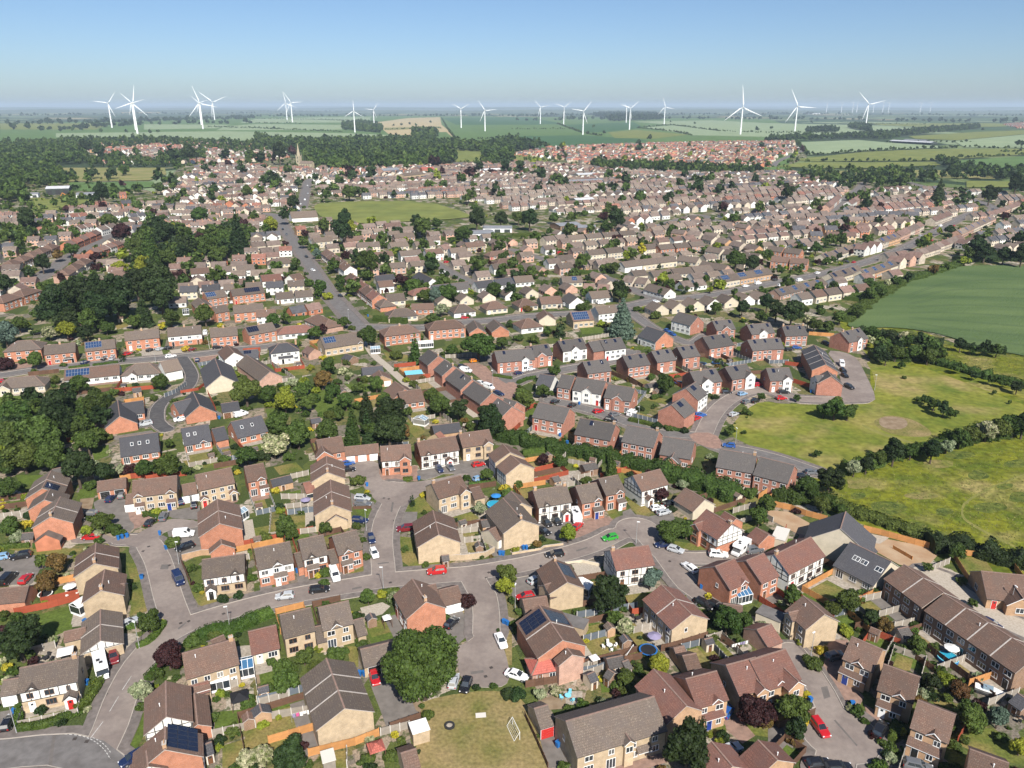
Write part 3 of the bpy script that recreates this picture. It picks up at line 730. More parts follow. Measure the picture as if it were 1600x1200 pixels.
for t, pts, m in [
 ('A',[(735,360),(850,360),(850,470),(740,480)],'paving'),('A',[(570,470),(740,470),(850,460),(760,560),(680,620),(600,600)],'drive_pink'),('A',[(0,850),(110,830),(110,960),(0,990)],'drive_grey'),('A',[(780,1100),(860,1080),(860,1160),(770,1180)],'drive_grey'),
 ('A',[(460,240),(560,230),(540,310),(450,320)],'paving'),('A',[(220,480),(350,430),(500,470),(350,520)],'paving'),('A',[(1600,430),(1480,440),(1500,640),(1600,640)],'paving'),
 ('B',[(690,600),(770,570),(860,620),(960,740),(1030,840),(960,940),(820,960),(770,820),(730,720)],'drive_grey'),('B',[(960,750),(1040,790),(1030,860),(1000,840)],'soil'),('B',[(1150,230),(1270,200),(1340,290),(1370,330),(1260,430),(1200,400)],'drive_grey'),('B',[(200,1040),(400,970),(430,1070),(260,1080)],'drive_pink'),
 ('B',[(0,480),(130,470),(110,640),(0,680)],'soil'),('B',[(650,200),(790,165),(840,190),(790,240),(680,270)],'gravel'),('B',[(1540,350),(1600,340),(1600,560),(1570,560)],'lawn_dry'),
 ('B',[(1270,190),(1360,190),(1380,230),(1340,290)],'lawn_dry'),('C',[(700,250),(850,270),(850,330),(750,320)],'paving'),('C',[(320,720),(440,720),(440,800),(330,810)],'paving'),('C',[(160,770),(330,740),(340,830),(200,840)],'soil'),('C',[(170,1000),(270,980),(400,1200),(220,1200)],'drive_grey'),('C',[(620,1160),(820,1100),(900,1130),(980,1200),(640,1200)],'drive_grey'),
 ('C',[(1320,890),(1400,860),(1520,1000),(1440,1050),(1340,960)],'drive_pink'),('C',[(0,20),(110,0),(200,20),(200,140),(60,170),(0,150)],'drive_grey'),('C',[(400,50),(480,20),(520,150),(430,180)],'gravel'),('C',[(870,400),(960,380),(1000,440),(920,470)],'paving'),
 ('D',[(380,400),(500,400),(480,620),(600,760),(570,820),(440,780),(330,640)],'drive_pink'),('D',[(600,800),(700,860),(760,960),(840,1100),(760,1080),(640,960)],'drive_pink'),('D',[(840,1110),(980,1150),(960,1200),(830,1200)],'drive_grey'),('D',[(0,960),(60,900),(160,1060),(140,1160),(0,1070)],'drive_grey'),('D',[(140,480),(260,560),(240,640),(160,620)],'drive_grey'),
 ('D',[(1500,800),(1600,760),(1600,900),(1540,900)],'paving'),('D',[(1290,670),(1400,620),(1540,730),(1400,780)],'paving'),
 ('E',[(0,880),(220,870),(480,870),(250,960),(200,1050),(0,1060)],'drive_grey'),('E',[(790,600),(890,600),(1000,620),(860,700),(810,720)],'drive_pink'),('E',[(1000,600),(1140,580),(1250,560),(1250,650),(1080,640)],'drive_grey'),('E',[(1040,700),(1250,670),(1260,870),(1140,900),(1070,820)],'drive_grey'),('E',[(500,520),(590,510),(570,600),(510,590)],'soil'),
 ('E',[(690,130),(950,90),(1000,140),(700,150)],'drive_grey'),('E',[(840,-40),(1000,-60),(1010,60),(860,80)],'drive_grey'),('E',[(1050,-20),(1340,-40),(1420,0),(1100,40)],'drive_grey'),
 ('F',[(760,330),(1010,310),(1010,410),(780,400)],'drive_pink'),('F',[(20,1060),(100,1050),(110,1130),(40,1140)],'drive_grey'),('F',[(250,970),(320,960),(340,1070),(270,1090)],'drive_grey'),('F',[(460,960),(540,960),(570,1060),(470,1060)],'drive_grey'),('F',[(590,480),(740,540),(740,580),(600,570)],'drive_grey'),('F',[(870,600),(1010,600),(1000,690),(870,740)],'drive_grey'),('F',[(1450,800),(1540,780),(1560,880),(1480,880)],'drive_grey'),('F',[(1140,560),(1200,570),(1220,620),(1150,620)],'paving'),
 ('G',[(130,640),(370,610),(400,700),(320,790),(200,760)],'drive_grey'),('G',[(370,680),(560,620),(620,640),(700,680),(640,720),(540,800),(430,830),(400,780)],'drive_pink'),('G',[(690,600),(740,580),(790,640),(700,660)],'drive_grey'),('G',[(800,640),(1000,600),(1020,650),(900,690)],'drive_grey'),('G',[(1250,860),(1500,800),(1600,830),(1560,880),(1350,910)],'drive_grey'),('G',[(330,930),(550,910),(560,1000),(420,1040)],'gravel'),('G',[(280,350),(430,340),(430,410),(300,420)],'paving'),
 ('H',[(0,590),(130,600),(260,670),(230,760),(110,700),(0,640)],'bare_earth'),('H',[(590,740),(900,800),(1080,850),(980,960),(820,930),(640,830)],'bare_earth'),('H',[(600,730),(760,760),(700,800),(610,790)],'gravel'),('H',[(130,1060),(340,950),(350,990),(160,1080)],'paving'),('H',[(1000,1000),(1100,950),(1230,1000),(1150,1060)],'gravel'),
 ('I',[(880,380),(1000,360),(1030,440),(890,450)],'paving'),('I',[(0,480),(200,460),(200,520),(0,550)],'drive_pink'),('I',[(620,450),(740,440),(740,470),(630,480)],'paving'),('I',[(1060,390),(1200,370),(1210,410),(1080,420)],'gravel'),('I',[(1200,430),(1380,410),(1380,440),(1220,470)],'drive_pink'),
 ('K',[(280,700),(420,700),(640,760),(700,800),(560,800),(400,745)],'gravel'),('K',[(1150,790),(1260,700),(1290,720),(1200,820)],'gravel'),('K',[(0,520),(140,490),(200,530),(20,570)],'drive_grey')]:
 patch('drive' if 'drive' in m else ('yard' if m in ('bare_earth','soil') else 'patio'), t, pts, m, 0)
# ================================================================ houses
ROOFN = dict(b='roof_brown', g='roof_grey', r='roof_red', s='roof_slate', a='roof_ash', k='roof_coral', t='roof_tan')
WALLN = dict(buff='wall_buff', orange='wall_orange', red='wall_red', brown='wall_brown', pink='wall_pink', white='wall_white', cream='wall_cream')
ROOFW = dict(b='brown', g='grey-brown', r='red-brown', s='dark slate', a='ash grey', k='coral red', t='tan')
WALLW = dict(buff='buff brick', orange='orange brick', red='red brick', brown='brown brick', pink='pinkish brick', white='white rendered', cream='cream')
def win_mesh(w, h, frame, kind):
 def f():
  mb = MB(); t = 0.07
  mb.box(-w / 2, w / 2,-0.05,0.0,0, t, frame, 'k'); mb.box(-w / 2, w / 2,-0.05,0.0, h - t, h, frame, 'k')
  mb.box(-w / 2,-w / 2 + t, -0.05,0.0, t, h - t, frame, 'ktb'); mb.box(w / 2 - t, w / 2,-0.05,0.0, t, h - t, frame, 'ktb')
  n = 1 if w < 0.8 else (2 if w < 1.7 else 3)
  for i in range(1, n):
   x = -w / 2 + w * i / n; mb.box(x - 0.04, x + 0.04,-0.048,0.0, t, h - t, frame, 'ktb')
  if kind == 'all': mb.poly([(-w / 2 + t, -0.02, t),(w / 2 - t, -0.02, t),(w / 2 - t, -0.02, h - t),(-w / 2 + t, -0.02, h - t)],'glass')
  mb.box(-w / 2 - 0.06, w / 2 + 0.06,-0.12,0.0,-0.07,0.0,'strip' if kind != 'all' else frame, 'k')
  return mb.mesh('window')
 return shared(('win', w, h, frame, kind), f)
def pane_mesh(w, h):
 def f():
  mb = MB(); t = 0.07
  mb.poly([(-w / 2 + t, -0.02, t),(w / 2 - t, -0.02, t),(w / 2 - t, -0.02, h - t),(-w / 2 + t, -0.02, h - t)],'glass')
  return mb.mesh('pane')
 return shared(('pane', w, h), f)
def door_mesh(c, w=0.95):
 def f():
  mb = MB(); mb.box(-w / 2 - 0.07, w / 2 + 0.07,-0.04,0,0,2.15,'upvc','k'); mb.box(-w / 2, w / 2,-0.06,-0.04,0.03,2.06, c, 'k')
  mb.box(-0.2,0.2,-0.07,-0.06,1.45,1.85,'glass','k')
  return mb.mesh('door')
 return shared(('door', c, w), f)
def gdoor_mesh(c, w=2.3):
 def f():
  mb = MB(); mb.box(-w / 2 - 0.08, w / 2 + 0.08,-0.03,0,0,2.14,'upvc','k')
  for i in range(4): mb.box(-w / 2, w / 2,-0.06,-0.03,0.02 + i * 0.515,0.5 + i * 0.515, c, 'k')
  return mb.mesh('garage_door')
 return shared(('gdoor', c, w), f)
def chimney_mesh():
 def f():
  mb = MB(); mb.box(-0.38,0.38,-0.28,0.28,-1.2,0.75,'wall_orange','b'); mb.box(-0.44,0.44,-0.34,0.34,0.75,0.87,'strip')
  for x in (-0.18,0.18): mb.cyl((x, 0,0.87),(x, 0,1.2),0.11,0.09,'wall_orange',8)
  return mb.mesh('chimney')
 return shared('chimney', f)
def vent_mesh():
 def f():
  mb = MB(); mb.cyl((0,0,-0.2),(0,0,0.5),0.07,0.07,'upvc',8); mb.cyl((0,0,0.5),(0,0,0.62),0.12,0.10,'upvc',8)
  return mb.mesh('vent_pipe')
 return shared('vent', f)
def panel_mesh(m, w=0.96, h=1.6):
 def f():
  mb = MB(); mb.box(-w / 2, w / 2,-h / 2, h / 2,0.0,0.05,'solar_edge' if m == 'solar_blue' else 'solar_rim'); mb.box(-w / 2 + 0.025, w / 2 - 0.025,-h / 2 + 0.025, h / 2 - 0.025,0.05,0.056, m, 'b')
  return mb.mesh('solar_panel')
 return shared(('panel', m, w, h), f)
def skylight_mesh():
 def f():
  mb = MB(); mb.box(-0.42,0.42,-0.6,0.6,0,0.08,'upvc'); mb.box(-0.33,0.33,-0.5,0.5,0.08,0.09,'glass','b')
  return mb.mesh('skylight')
 return shared('skylight', f)
def roof_gable(mb, L, Wd, ze, zr, m, ov=0.28, gv=0.22, x0=None, x1=None):
 """double pitched roof slab over L x Wd; ridge along x"""
 x0 = -L / 2 if x0 is None else x0; x1 = L / 2 if x1 is None else x1
 x0 -= gv; x1 += gv
 s = (zr - ze) / (Wd / 2); y = Wd / 2 + ov; zl = ze - s * ov; th = 0.13
 for sg in (-1,1):
  a = [(x0, sg * y, zl + th),(x1, sg * y, zl + th),(x1,0, zr + th),(x0,0, zr + th)]
  mb.poly(a if sg < 0 else a[::-1], m)
  e = [(x0, sg * y, zl),(x1, sg * y, zl),(x1, sg * y, zl + th),(x0, sg * y, zl + th)]
  mb.poly(e if sg < 0 else e[::-1],'gutter')
  u = [(x0, sg * y, zl),(x0,0, zr),(x1,0, zr),(x1, sg * y, zl)]
  mb.poly(u if sg < 0 else u[::-1],'upvc')
 for x, o in ((x0,1),(x1,-1)):
  for sg in (-1,1):
   q = [(x, sg * y, zl),(x, sg * y, zl + th),(x, 0, zr + th),(x, 0, zr)]
   mb.poly(q if sg * o > 0 else q[::-1],'strip')
 mb.box(x0, x1,-0.13,0.13, zr + th - 0.04, zr + th + 0.05,'ridge','b')
def roof_hip(mb, L, Wd, ze, zr, rl, m, ov=0.32):
 """hipped roof; rl = ridge length (0 for a pyramid)"""
 s = (zr - ze) / (Wd / 2); y = Wd / 2 + ov; x = L / 2 + ov; z = ze - s * ov + 0.1; zt = zr + 0.1; h = rl / 2
 A, B, C, D = (-x, -y, z),(x, -y, z),(x, y, z),(-x, y, z); P, Q = (-h, 0, zt),(h, 0, zt)
 mb.poly([A, B, Q, P], m); mb.poly([C, D, P, Q], m); mb.poly([B, C, Q], m); mb.poly([D, A, P], m)
 mb.box(-x, x, -y, y, z - 0.14, z - 0.002,'gutter')
 for a, b in ((A, P),(B, Q),(C, Q),(D, P),(P, Q)):
  if (Vector(a) - Vector(b)).length > 0.1: mb.beam(Vector(a) + Vector((0,0,.02)), Vector(b) + Vector((0,0,.02)),0.2,'ridge')
def walls(mb, L, Wd, ze, zr, m, hip=False, y0=None, y1=None):
 x = L / 2; y = Wd / 2
 mb.poly([(-x, -y, 0),(x, -y, 0),(x, -y, ze),(-x, -y, ze)], m); mb.poly([(x, y, 0),(-x, y, 0),(-x, y, ze),(x, y, ze)], m)
 if hip:
  mb.poly([(x, -y, 0),(x, y, 0),(x, y, ze),(x, -y, ze)], m); mb.poly([(-x, y, 0),(-x, -y, 0),(-x, -y, ze),(-x, y, ze)], m)
 else:
  mb.poly([(x, -y, 0),(x, y, 0),(x, y, ze),(x, 0, zr),(x, -y, ze)], m); mb.poly([(-x, y, 0),(-x, -y, 0),(-x, -y, ze),(-x, 0, zr),(-x, y, ze)], m)
HOUSES = []
EAVE = {0: 1.9,0.5: 2.3,1: 2.55,1.5: 3.6,1.9: 4.2,2: 4.65,2.5: 6.0}
def H(t, x1, y1, x2, y2, Wd, roof, wall, opts='', st=2, cat='house', rise=None):
 """ridge end points on the map sheet, width across the ridge in metres, roof and wall kinds, features, storeys"""
 HOUSES.append(dict(t=t, r=(x1, y1, x2, y2), W=Wd * 1.16, roof=roof, wall=wall, o=opts.split(), st=st, cat=cat, rise=rise))
def place(h):
 ze = EAVE[h['st']]
 o = h['o']
 pitch = 0.54 if any(k[0] == 'U' for k in o) else 0.58 if 'hip' in o or h['st'] < 1 else 0.56 if 'nf' in o and h['st'] >= 1.9 and h['roof'] in 'bgr' else 0.7 if h['roof'] in 'as' else 0.66
 rise = h['rise'] or h['W'] / 2 * pitch
 zr = ze + rise
 x1, y1, x2, y2 = h['r']
 A, B = G(h['t'], x1, y1, zr), G(h['t'], x2, y2, zr)
 C = (A + B) / 2; d = B - A
 a = math.atan2(d.y, d.x)
 if Vector((math.sin(a),-math.cos(a))).dot(Vector((-C.x, -C.y))) < 0: a += math.pi
 L = max(d.length, 0.4)
 h.update(ze=ze, zr=zr, C=C, a=a, Lr=L, L=L + (h['W'] * 0.92 if 'hip' in h['o'] else 0) - 0.1)
 h['p'] = proj((C.x, C.y, ze * 0.7)); h['dist'] = C.xy.length
def house_desc(h):
 o = h['o']; bits = []
 if h['cat'] != 'house': kind = h['cat']
 elif any(k[0] in 'uU' and k[1:].isdigit() and int(k[1:]) >= 3 for k in o): kind = 'terrace'
 elif any(k[0] in 'uU' for k in o): kind = 'house pair'
 elif h['st'] <= 1.5: kind = 'bungalow'
 else: kind = 'house'
 w = WALLW[h['wall']]
 if 'ti' in o or 'tg' in o: w = 'black and white timbered'
 elif 'fw' in o: w = 'white-fronted ' + w
 rw = ROOFW[h['roof']]
 if any(k[:2] in ('so','sf','sb') for k in o): rw = rw.replace('dark ','') + ' solar'
 elif 'hip' in o: rw += ' hipped'
 w = w.replace('black and white timbered','timber-framed')
 s = '%s %s with %s roof' % (w, kind, rw)
 return s
def build_house(h, lod=0):
 """lod 0: window panes as sub-parts; 1: windows as one mesh each"""
 rs = random.Random(int(h['r'][0] * 7 + h['r'][1] * 13))
 C = h['C']; L, Wd, ze, zr = h['L'], h['W'], h['ze'], h['zr']
 rm, wm = ROOFN[h['roof']], WALLN[h['wall']]
 if wm == 'wall_red' and h['roof'] == 'a': wm = 'wall_newred'
 root = empty({'house': 'house','garage': 'garage','shed': 'garden_shed','barn': 'barn'}.get(h['cat'],'house'),(C.x, C.y, 0), h['a'])
 hip = 'hip' in h['o']
 mb = MB(); walls(mb, L, Wd, ze, zr, wm, hip)
 wobj = mb.build('wall', root)
 mb = MB()
 if hip: roof_hip(mb, L, Wd, ze, zr, h['Lr'] if h['Lr'] > 0.7 else 0, rm)
 else: roof_gable(mb, L, Wd, ze, zr, rm, 0.28 if h['st'] >= 1 else 0.15,0.2 if h['st'] >= 1 else 0.1)
 robj = mb.build('roof', root)
 s = (zr - ze) / (Wd / 2); pa = math.atan(s)
 def on_slope(x, v, near=True):      # v = 0 ridge .. 1 eave
  y = -v * Wd / 2; return Vector((x, y if near else -y, zr - s * abs(y) + 0.14))
 def slope_obj(nm, me, x, v, near=True, parent=root):
  o = link(nm, me, parent); o.location = on_slope(x, v, near); o.rotation_euler = (pa if near else -pa, 0,0); return o
 frame = 'brown_frame' if 'bf' in h['o'] else 'upvc'
 def window(x, z, w, hh, face='n', y=None, par=root):
  if lod == 0:
   o = link('window', win_mesh(w, hh, frame, 'fr'), par); c = link('pane', pane_mesh(w, hh), o)
  else: o = link('window', win_mesh(w, hh, frame, 'all'), par)
  if face == 'n': o.location = (x, (-Wd / 2 if y is None else y) - 0.002, z)
  elif face == 'r': o.location = (L / 2 + 0.002, x, z); o.rotation_euler = (0,0, math.pi / 2)
  elif face == 'l': o.location = (-L / 2 - 0.002, x, z); o.rotation_euler = (0,0,-math.pi / 2)
  return o
 taken = []       # ground floor stretches of the near wall already used
 units = 1; sols = []
 for k in h['o']:
  c, v = k[:2], k[2:]
  arg = [float(q) for q in v.split(',') if q] if v and v.replace('.','').replace(',','').replace('-','').isdigit() else []
  if k[0] in 'uU' and k[1:].isdigit():
   units = int(k[1:])
   for i in range(1, units if k[0] == 'U' else 1):
    x = -L / 2 + L * i / units; m_ = MB()
    for sg in (-1,1):
     yy = Wd / 2 + 0.25
     m_.poly([(x - .11, sg * yy, zr - s * yy + .2),(x + .11, sg * yy, zr - s * yy + .2),(x + .11,0, zr + .2),(x - .11,0, zr + .2)][::-sg],'strip')
     m_.poly([(x - .11 , sg * yy, zr - s * yy + .12),(x - .11,0, zr + .12),(x - .11,0, zr + .2),(x - .11, sg * yy, zr - s * yy + .2)],'strip')
     m_.poly([(x + .11 , sg * yy, zr - s * yy + .12),(x + .11,0, zr + .12),(x + .11,0, zr + .2),(x + .11, sg * yy, zr - s * yy + .2)],'strip')
    m_.build('party_wall_capping', root)
  elif c == 'gb':      # gablet over an upper window
   x = -L / 2 + L * arg[0]; w2 = 0.85; top = ze + 0.75; m_ = MB()
   y0 = -Wd / 2 - 0.3; yb = -(zr - top) / s
   m_.poly([(x - w2,-Wd / 2 - .03, ze - .5),(x + w2,-Wd / 2 - .03, ze - .5),(x + w2,-Wd / 2 - .03, ze + .05),(x, -Wd / 2 - .03, top - .05),(x - w2,-Wd / 2 - .03, ze + .05)],'wall_white' if 'ti' in h['o'] or 'fw' in h['o'] else wm)
   for sg in (-1,1):
    q = [(x, y0, top + .1),(x, yb, top + .1),(x + sg * (w2 + .25),-Wd / 2 + .1, ze - .1 + .12),(x + sg * (w2 + .25), y0, ze - .1)]
    m_.poly(q if sg < 0 else q[::-1], rm)
    m_.beam((x, y0, top + .06),(x + sg * (w2 + .25), y0, ze - .12),0.1,'timber_black' if 'ti' in h['o'] else 'upvc')
   m_.build('gablet', root)
  elif c == 'lt':      # lean-to canopy along the front
   x = -L / 2 + L * arg[0]; w2 = arg[1] / 2; dep = arg[2] if len(arg) > 2 else 1.3; m_ = MB(); y0 = -Wd / 2
   za, zb = 2.95,2.3
   m_.poly([(x - w2, y0 - dep, zb),(x + w2, y0 - dep, zb),(x + w2, y0 - .003, za),(x - w2, y0 - .003, za)], rm)
   m_.poly([(x - w2, y0 - dep, zb - .12),(x + w2, y0 - dep, zb - .12),(x + w2, y0 - dep, zb),(x - w2, y0 - dep, zb)],'upvc')
   for sg in (-1,1):
    xx = x + sg * w2
    q = [(xx, y0 - dep, zb - .12),(xx, y0 - dep, zb),(xx, y0, za),(xx, y0, zb - .12)]
    m_.poly(q if sg < 0 else q[::-1], wm)
   m_.poly([(x - w2, y0 - dep, zb - .12),(x - w2, y0, zb - .12),(x + w2, y0, zb - .12),(x + w2, y0 - dep, zb - .12)],'upvc')
   m_.build('porch_roof', root)
   if dep > 1.0:
    m_ = MB(); m_.box(x - w2 + .1, x + w2 - .1, y0 - dep + .25, y0 - .003,0, zb - .13, wm if 'gl' not in h['o'] else 'wall_white','tbk'); m_.build('porch_wall', root)
    window(x + w2 * .4,0.9,1.0,1.1,'n', y0 - dep + .25); d_ = link('door', door_mesh(rs.choice(['door_white','door_brown','door_blue','door_black'])), root); d_.location = (x - w2 * .45, y0 - dep + .248,0)
    taken.append((x - w2 - .3, x + w2 + .3))
  elif c == 'pp':      # gabled porch
   x = -L / 2 + L * arg[0]; w2 = 0.95; dep = 1.5; y0 = -Wd / 2; m_ = MB()
   m_.box(x - w2, x + w2, y0 - dep, y0 - .003,0,2.3,'wall_white' if 'ti' in h['o'] else wm, 'tbk')
   m_.poly([(x - w2, y0 - dep, 2.3),(x + w2, y0 - dep, 2.3),(x, y0 - dep, 3.05)],'wall_white' if 'ti' in h['o'] else wm)
   po = m_.build('porch', root); m_ = MB()
   for sg in (-1,1):
    q = [(x, y0 - dep - .2,3.2),(x, y0 - .003,3.2),(x + sg * (w2 + .22), y0 - .003,2.25),(x + sg * (w2 + .22), y0 - dep - .2,2.25)]
    m_.poly(q if sg < 0 else q[::-1], rm)
    m_.beam((x, y0 - dep - .2,3.14),(x + sg * (w2 + .22), y0 - dep - .2,2.2),0.12,'timber_black' if 'ti' in h['o'] else 'upvc')
   m_.build('porch_roof', po)
   d_ = link('door', door_mesh(rs.choice(['door_brown','door_black','door_red'])), root); d_.location = (x, y0 - dep - .002,0)
   taken.append((x - w2 - .2, x + w2 + .2))
  elif c == 'cw':      # gabled cross wing towards the viewer: position, width, depth, [eave]
   x = -L / 2 + L * arg[0]; w2 = arg[1] / 2; dep = arg[2]; e2 = arg[3] if len(arg) > 3 else ze; y0 = -Wd / 2
   ww = 'wall_white' if 'wg' in h['o'] else wm
   zt = e2 + w2 * 0.76; m_ = MB()
   m_.poly([(x - w2, y0 - dep, 0),(x + w2, y0 - dep, 0),(x + w2, y0 - dep, e2),(x, y0 - dep, zt),(x - w2, y0 - dep, e2)], ww)
   m_.poly([(x - w2, y0,0),(x - w2, y0 - dep, 0),(x - w2, y0 - dep, e2),(x - w2, y0, e2)], wm); m_.poly([(x + w2, y0 - dep, 0),(x + w2, y0,0),(x + w2, y0, e2),(x + w2, y0 - dep, e2)], wm)
   m_.build('wing_wall', root); m_ = MB(); sl = 0.76
   yb = -max(0.0,(zr - zt) / s)
   for sg in (-1,1):
    xo = x + sg * (w2 + .25); zo = e2 - .25 * sl
    q = [(x, y0 - dep - .2, zt + .15),(x, yb, zt + .15),(xo, min(-(zr - zo) / s, y0 + .0) if e2 >= ze - .1 else y0, zo + .15),(xo, y0 - dep - .2, zo + .15)]
    m_.poly(q if sg < 0 else q[::-1], rm)
    b_ = [(x, y0 - dep - .2, zt),(x, y0 - dep - .2, zt + .15),(xo, y0 - dep - .2, zo + .15),(xo, y0 - dep - .2, zo)]
    m_.poly(b_ if sg < 0 else b_[::-1],'upvc')
    m_.poly([(xo, y0 - dep - .2, zo),(xo, y0 - dep - .2, zo + .15),(xo, y0 + .0, zo + .15),(xo, y0 + .0, zo)],'gutter')
   m_.beam((x, y0 - dep - .2, zt + .17),(x, yb, zt + .17),0.2,'ridge')
   m_.build('wing_roof', root)
   if e2 > 4: window(x, 2.95,1.3,1.15,'n', y0 - dep)
   if w2 > 1.0: window(x, 0.85, min(1.6, w2 * 1.3),1.2,'n', y0 - dep)
   taken.append((x - w2 - .2, x + w2 + .2)); h.setdefault('up',[]).append((x - w2, x + w2))
  elif c == 'so' or c == 'sf':
   sols.append((c, arg))
  elif c == 'sb':
   sols.append(('sb', arg))
  elif c == 'sk':
   for fx in arg: slope_obj('skylight', skylight_mesh(),-L / 2 + L * fx, 0.45)
  elif c == 'ch':
   for fx in arg:
    o = link('chimney', chimney_mesh(), robj); o.location = (-L / 2 + min(max(L * fx, .45), L - .45),0, zr + .1)
  elif c == 'gd':      # garage doors on the near wall: count [colour letter]
   n_ = int(arg[0]); col = {0: 'garage_white',1: 'door_red',2: 'door_green',3: 'door_blue',4: 'door_brown',5: 'door_black'}[int(arg[1]) if len(arg) > 1 else 0]
   for i in range(n_):
    o = link('garage_door', gdoor_mesh(col), root); o.location = (-L / 2 + L * (i + .5) / n_, -Wd / 2 - .002,0)
   taken.append((-L, L))
  elif c == 'gx' or c == 'gl':
   pass
 for c, arg in sols:
  near = c != 'sf'; m_ = 'solar_blue' if c == 'sb' else 'solar'
  f0, nc, nr = arg[0], int(arg[1]), int(arg[2]); pw, ph = 1.0,1.64
  if len(arg) > 3: pw, ph = arg[3], arg[3] * 1.6
  sl = Wd / 2 / math.cos(pa)
  me = panel_mesh(m_, pw - .04, ph - .04)
  if nr * nc > 1: ar = empty('solar_array',(0,0,0)); ar.parent = root
  else: ar = root
  for i in range(nc):
   for j in range(nr):
    v = (0.35 + ph * (j + .5)) / sl
    if v * sl + ph / 2 > sl + .1: continue
    slope_obj('solar_panel', me, -L / 2 + L * f0 + pw * (i + .5), v, near, ar)
 # ------------------------------------------------ cladding, timbering
 if 'fw' in h['o'] or 'ti' in h['o']:
  m_ = MB(); lo = 0.0 if ('lo' not in h['o']) else 2.4
  m_.box(-L / 2 + .02, L / 2 - .02,-Wd / 2 - .03,-Wd / 2 - .001, lo, ze - .05,'wall_white','k'); m_.build('render_panel', root)
 yf = -Wd / 2 - (.03 if ('fw' in h['o'] or 'ti' in h['o']) else 0)
 if 'ti' in h['o']:
  m_ = MB(); lo = 2.4 if 'lo' in h['o'] else 0.5
  n = max(3, int(L / 1.35))
  for i in range(n + 1):
   x = -L / 2 + .1 + (L - .2) * i / n; m_.box(x - .07, x + .07, yf - .03, yf - .001, lo, ze - .1,'timber_black','k')
  for z in ([lo + .06, ze - .2] if 'lo' in h['o'] else [lo, 2.55, ze - .2]): m_.box(-L / 2, L / 2, yf - .035, yf - .001, z - .07, z + .07,'timber_black','k')
  m_.build('timber_framing', root)
 if 'tg' in h['o'] or 'tl' in h['o']:
  for sx in ((1,-1) if 'tg' in h['o'] else (-1,)):
   m_ = MB(); x = sx * (L / 2)
   a0, a1 = sorted((x + sx * .001, x + sx * .03))
   b0, b1 = sorted((x + sx * .03, x + sx * .06))
   yk = Wd / 2
   m_.poly([(x + sx * .03,-yk, min(2.6, ze - .1)),(x + sx * .03, yk, min(2.6, ze - .1)),(x + sx * .03, yk, ze),(x + sx * .03,0, zr - .1),(x + sx * .03,-yk, ze)][::sx],'wall_white')
   for q in np.linspace(-yk + .1, yk - .1,6):
    if zr - s * abs(q) - .15 > 2.65: m_.box(b0, b1, q - .07, q + .07,2.6, zr - s * abs(q) - .15,'timber_black')
   for z in ((2.6,3.7, ze) if ze > 4 else (2.62,)): m_.box(b0, b1 + .003,-yk, yk, z - .07, z + .07,'timber_black')
   m_.build('gable_timbering', root)
 # ------------------------------------------------ windows and doors of the near wall
 if 'nf' not in h['o'] and h['cat'] == 'house':
  Lu = L / units; up = h.get('up',[])
  for u in range(units):
   x0 = -L / 2 + Lu * u
   n = max(1, int(round(Lu / 2.9)))
   mir = (u % 2 == 1)
   for i in range(n):
    xi = x0 + Lu * ((i + .5) / n if not mir else 1 - (i + .5) / n)
    if h['st'] >= 1.9 and not any(a < xi < b for a, b in up): window(xi, 2.95,[1.5,1.05,1.5,.7][(i + rs.randrange(2)) % 4] if Lu / n > 2.2 else 1.05,1.1,'n', yf)
    if any(a < xi < b for a, b in taken): continue
    k = rs.random()
    if i == 0 and k < 0.75 and h['st'] >= 1:
     if rs.random() < .45: window(xi, 0.12,1.7,2.0,'n', yf)
     else:
      o = link('door', door_mesh(rs.choice(['door_white','door_white','door_brown','door_black','door_red'])), root); o.location = (xi, yf - .002,0)
    elif h['st'] >= 1: window(xi, 0.9 if h['st'] >= 1 else 1,1.7 if Lu / n > 2.4 else 1.1,1.2,'n', yf)
  if not hip:
   vis_r = C.x < 0 or True
   if h['st'] >= 1.9 and 'ng' not in h['o'] and 'tg' not in h['o']:
    if rs.random() < .8: window(rs.choice([-.9,0,.8]),3.05,0.7,0.95,'r')
    if rs.random() < .6: window(rs.choice([-.9,0,.8]),3.05,0.7,0.95,'l')
   elif 1 <= h['st'] < 2:
    window(-.8,0.9,1.5,1.2,'r'); window(.8,0.9,1.5,1.2,'l')
 if h['cat'] == 'garage':
  if 'gx' in h['o'] or 'gl' in h['o']:
   sx = 1 if 'gx' in h['o'] else -1
   for i in range(1 if Wd < 4.6 else 2):
    o = link('garage_door', gdoor_mesh('garage_white'), root); o.location = (sx * (L / 2 + .002),0 if Wd < 4.6 else (-Wd / 4 + Wd / 2 * i),0); o.rotation_euler = (0,0, sx * math.pi / 2)
 if h['cat'] == 'shed':
  o = link('door', door_mesh('door_brown',.8), root); o.location = (0,-Wd / 2 - .002,0); o.scale = (1,1,.8)
 if h['st'] >= 1.9 and h['cat'] == 'house' and rs.random() < .6:
  slope_obj('vent_pipe', vent_mesh(), rs.uniform(-.3,.3) * L, .3, rs.random() < .5, robj).rotation_euler = (0,0,0)
 nm = {'house': 'houses of the town','garage': 'garages beside the houses','shed': 'sheds in the back gardens'}.get(h['cat'])
 reg(root, h['cat'] if h['cat'] != 'shed' else 'garden shed', house_desc(h), h['p'], nm)
 return root
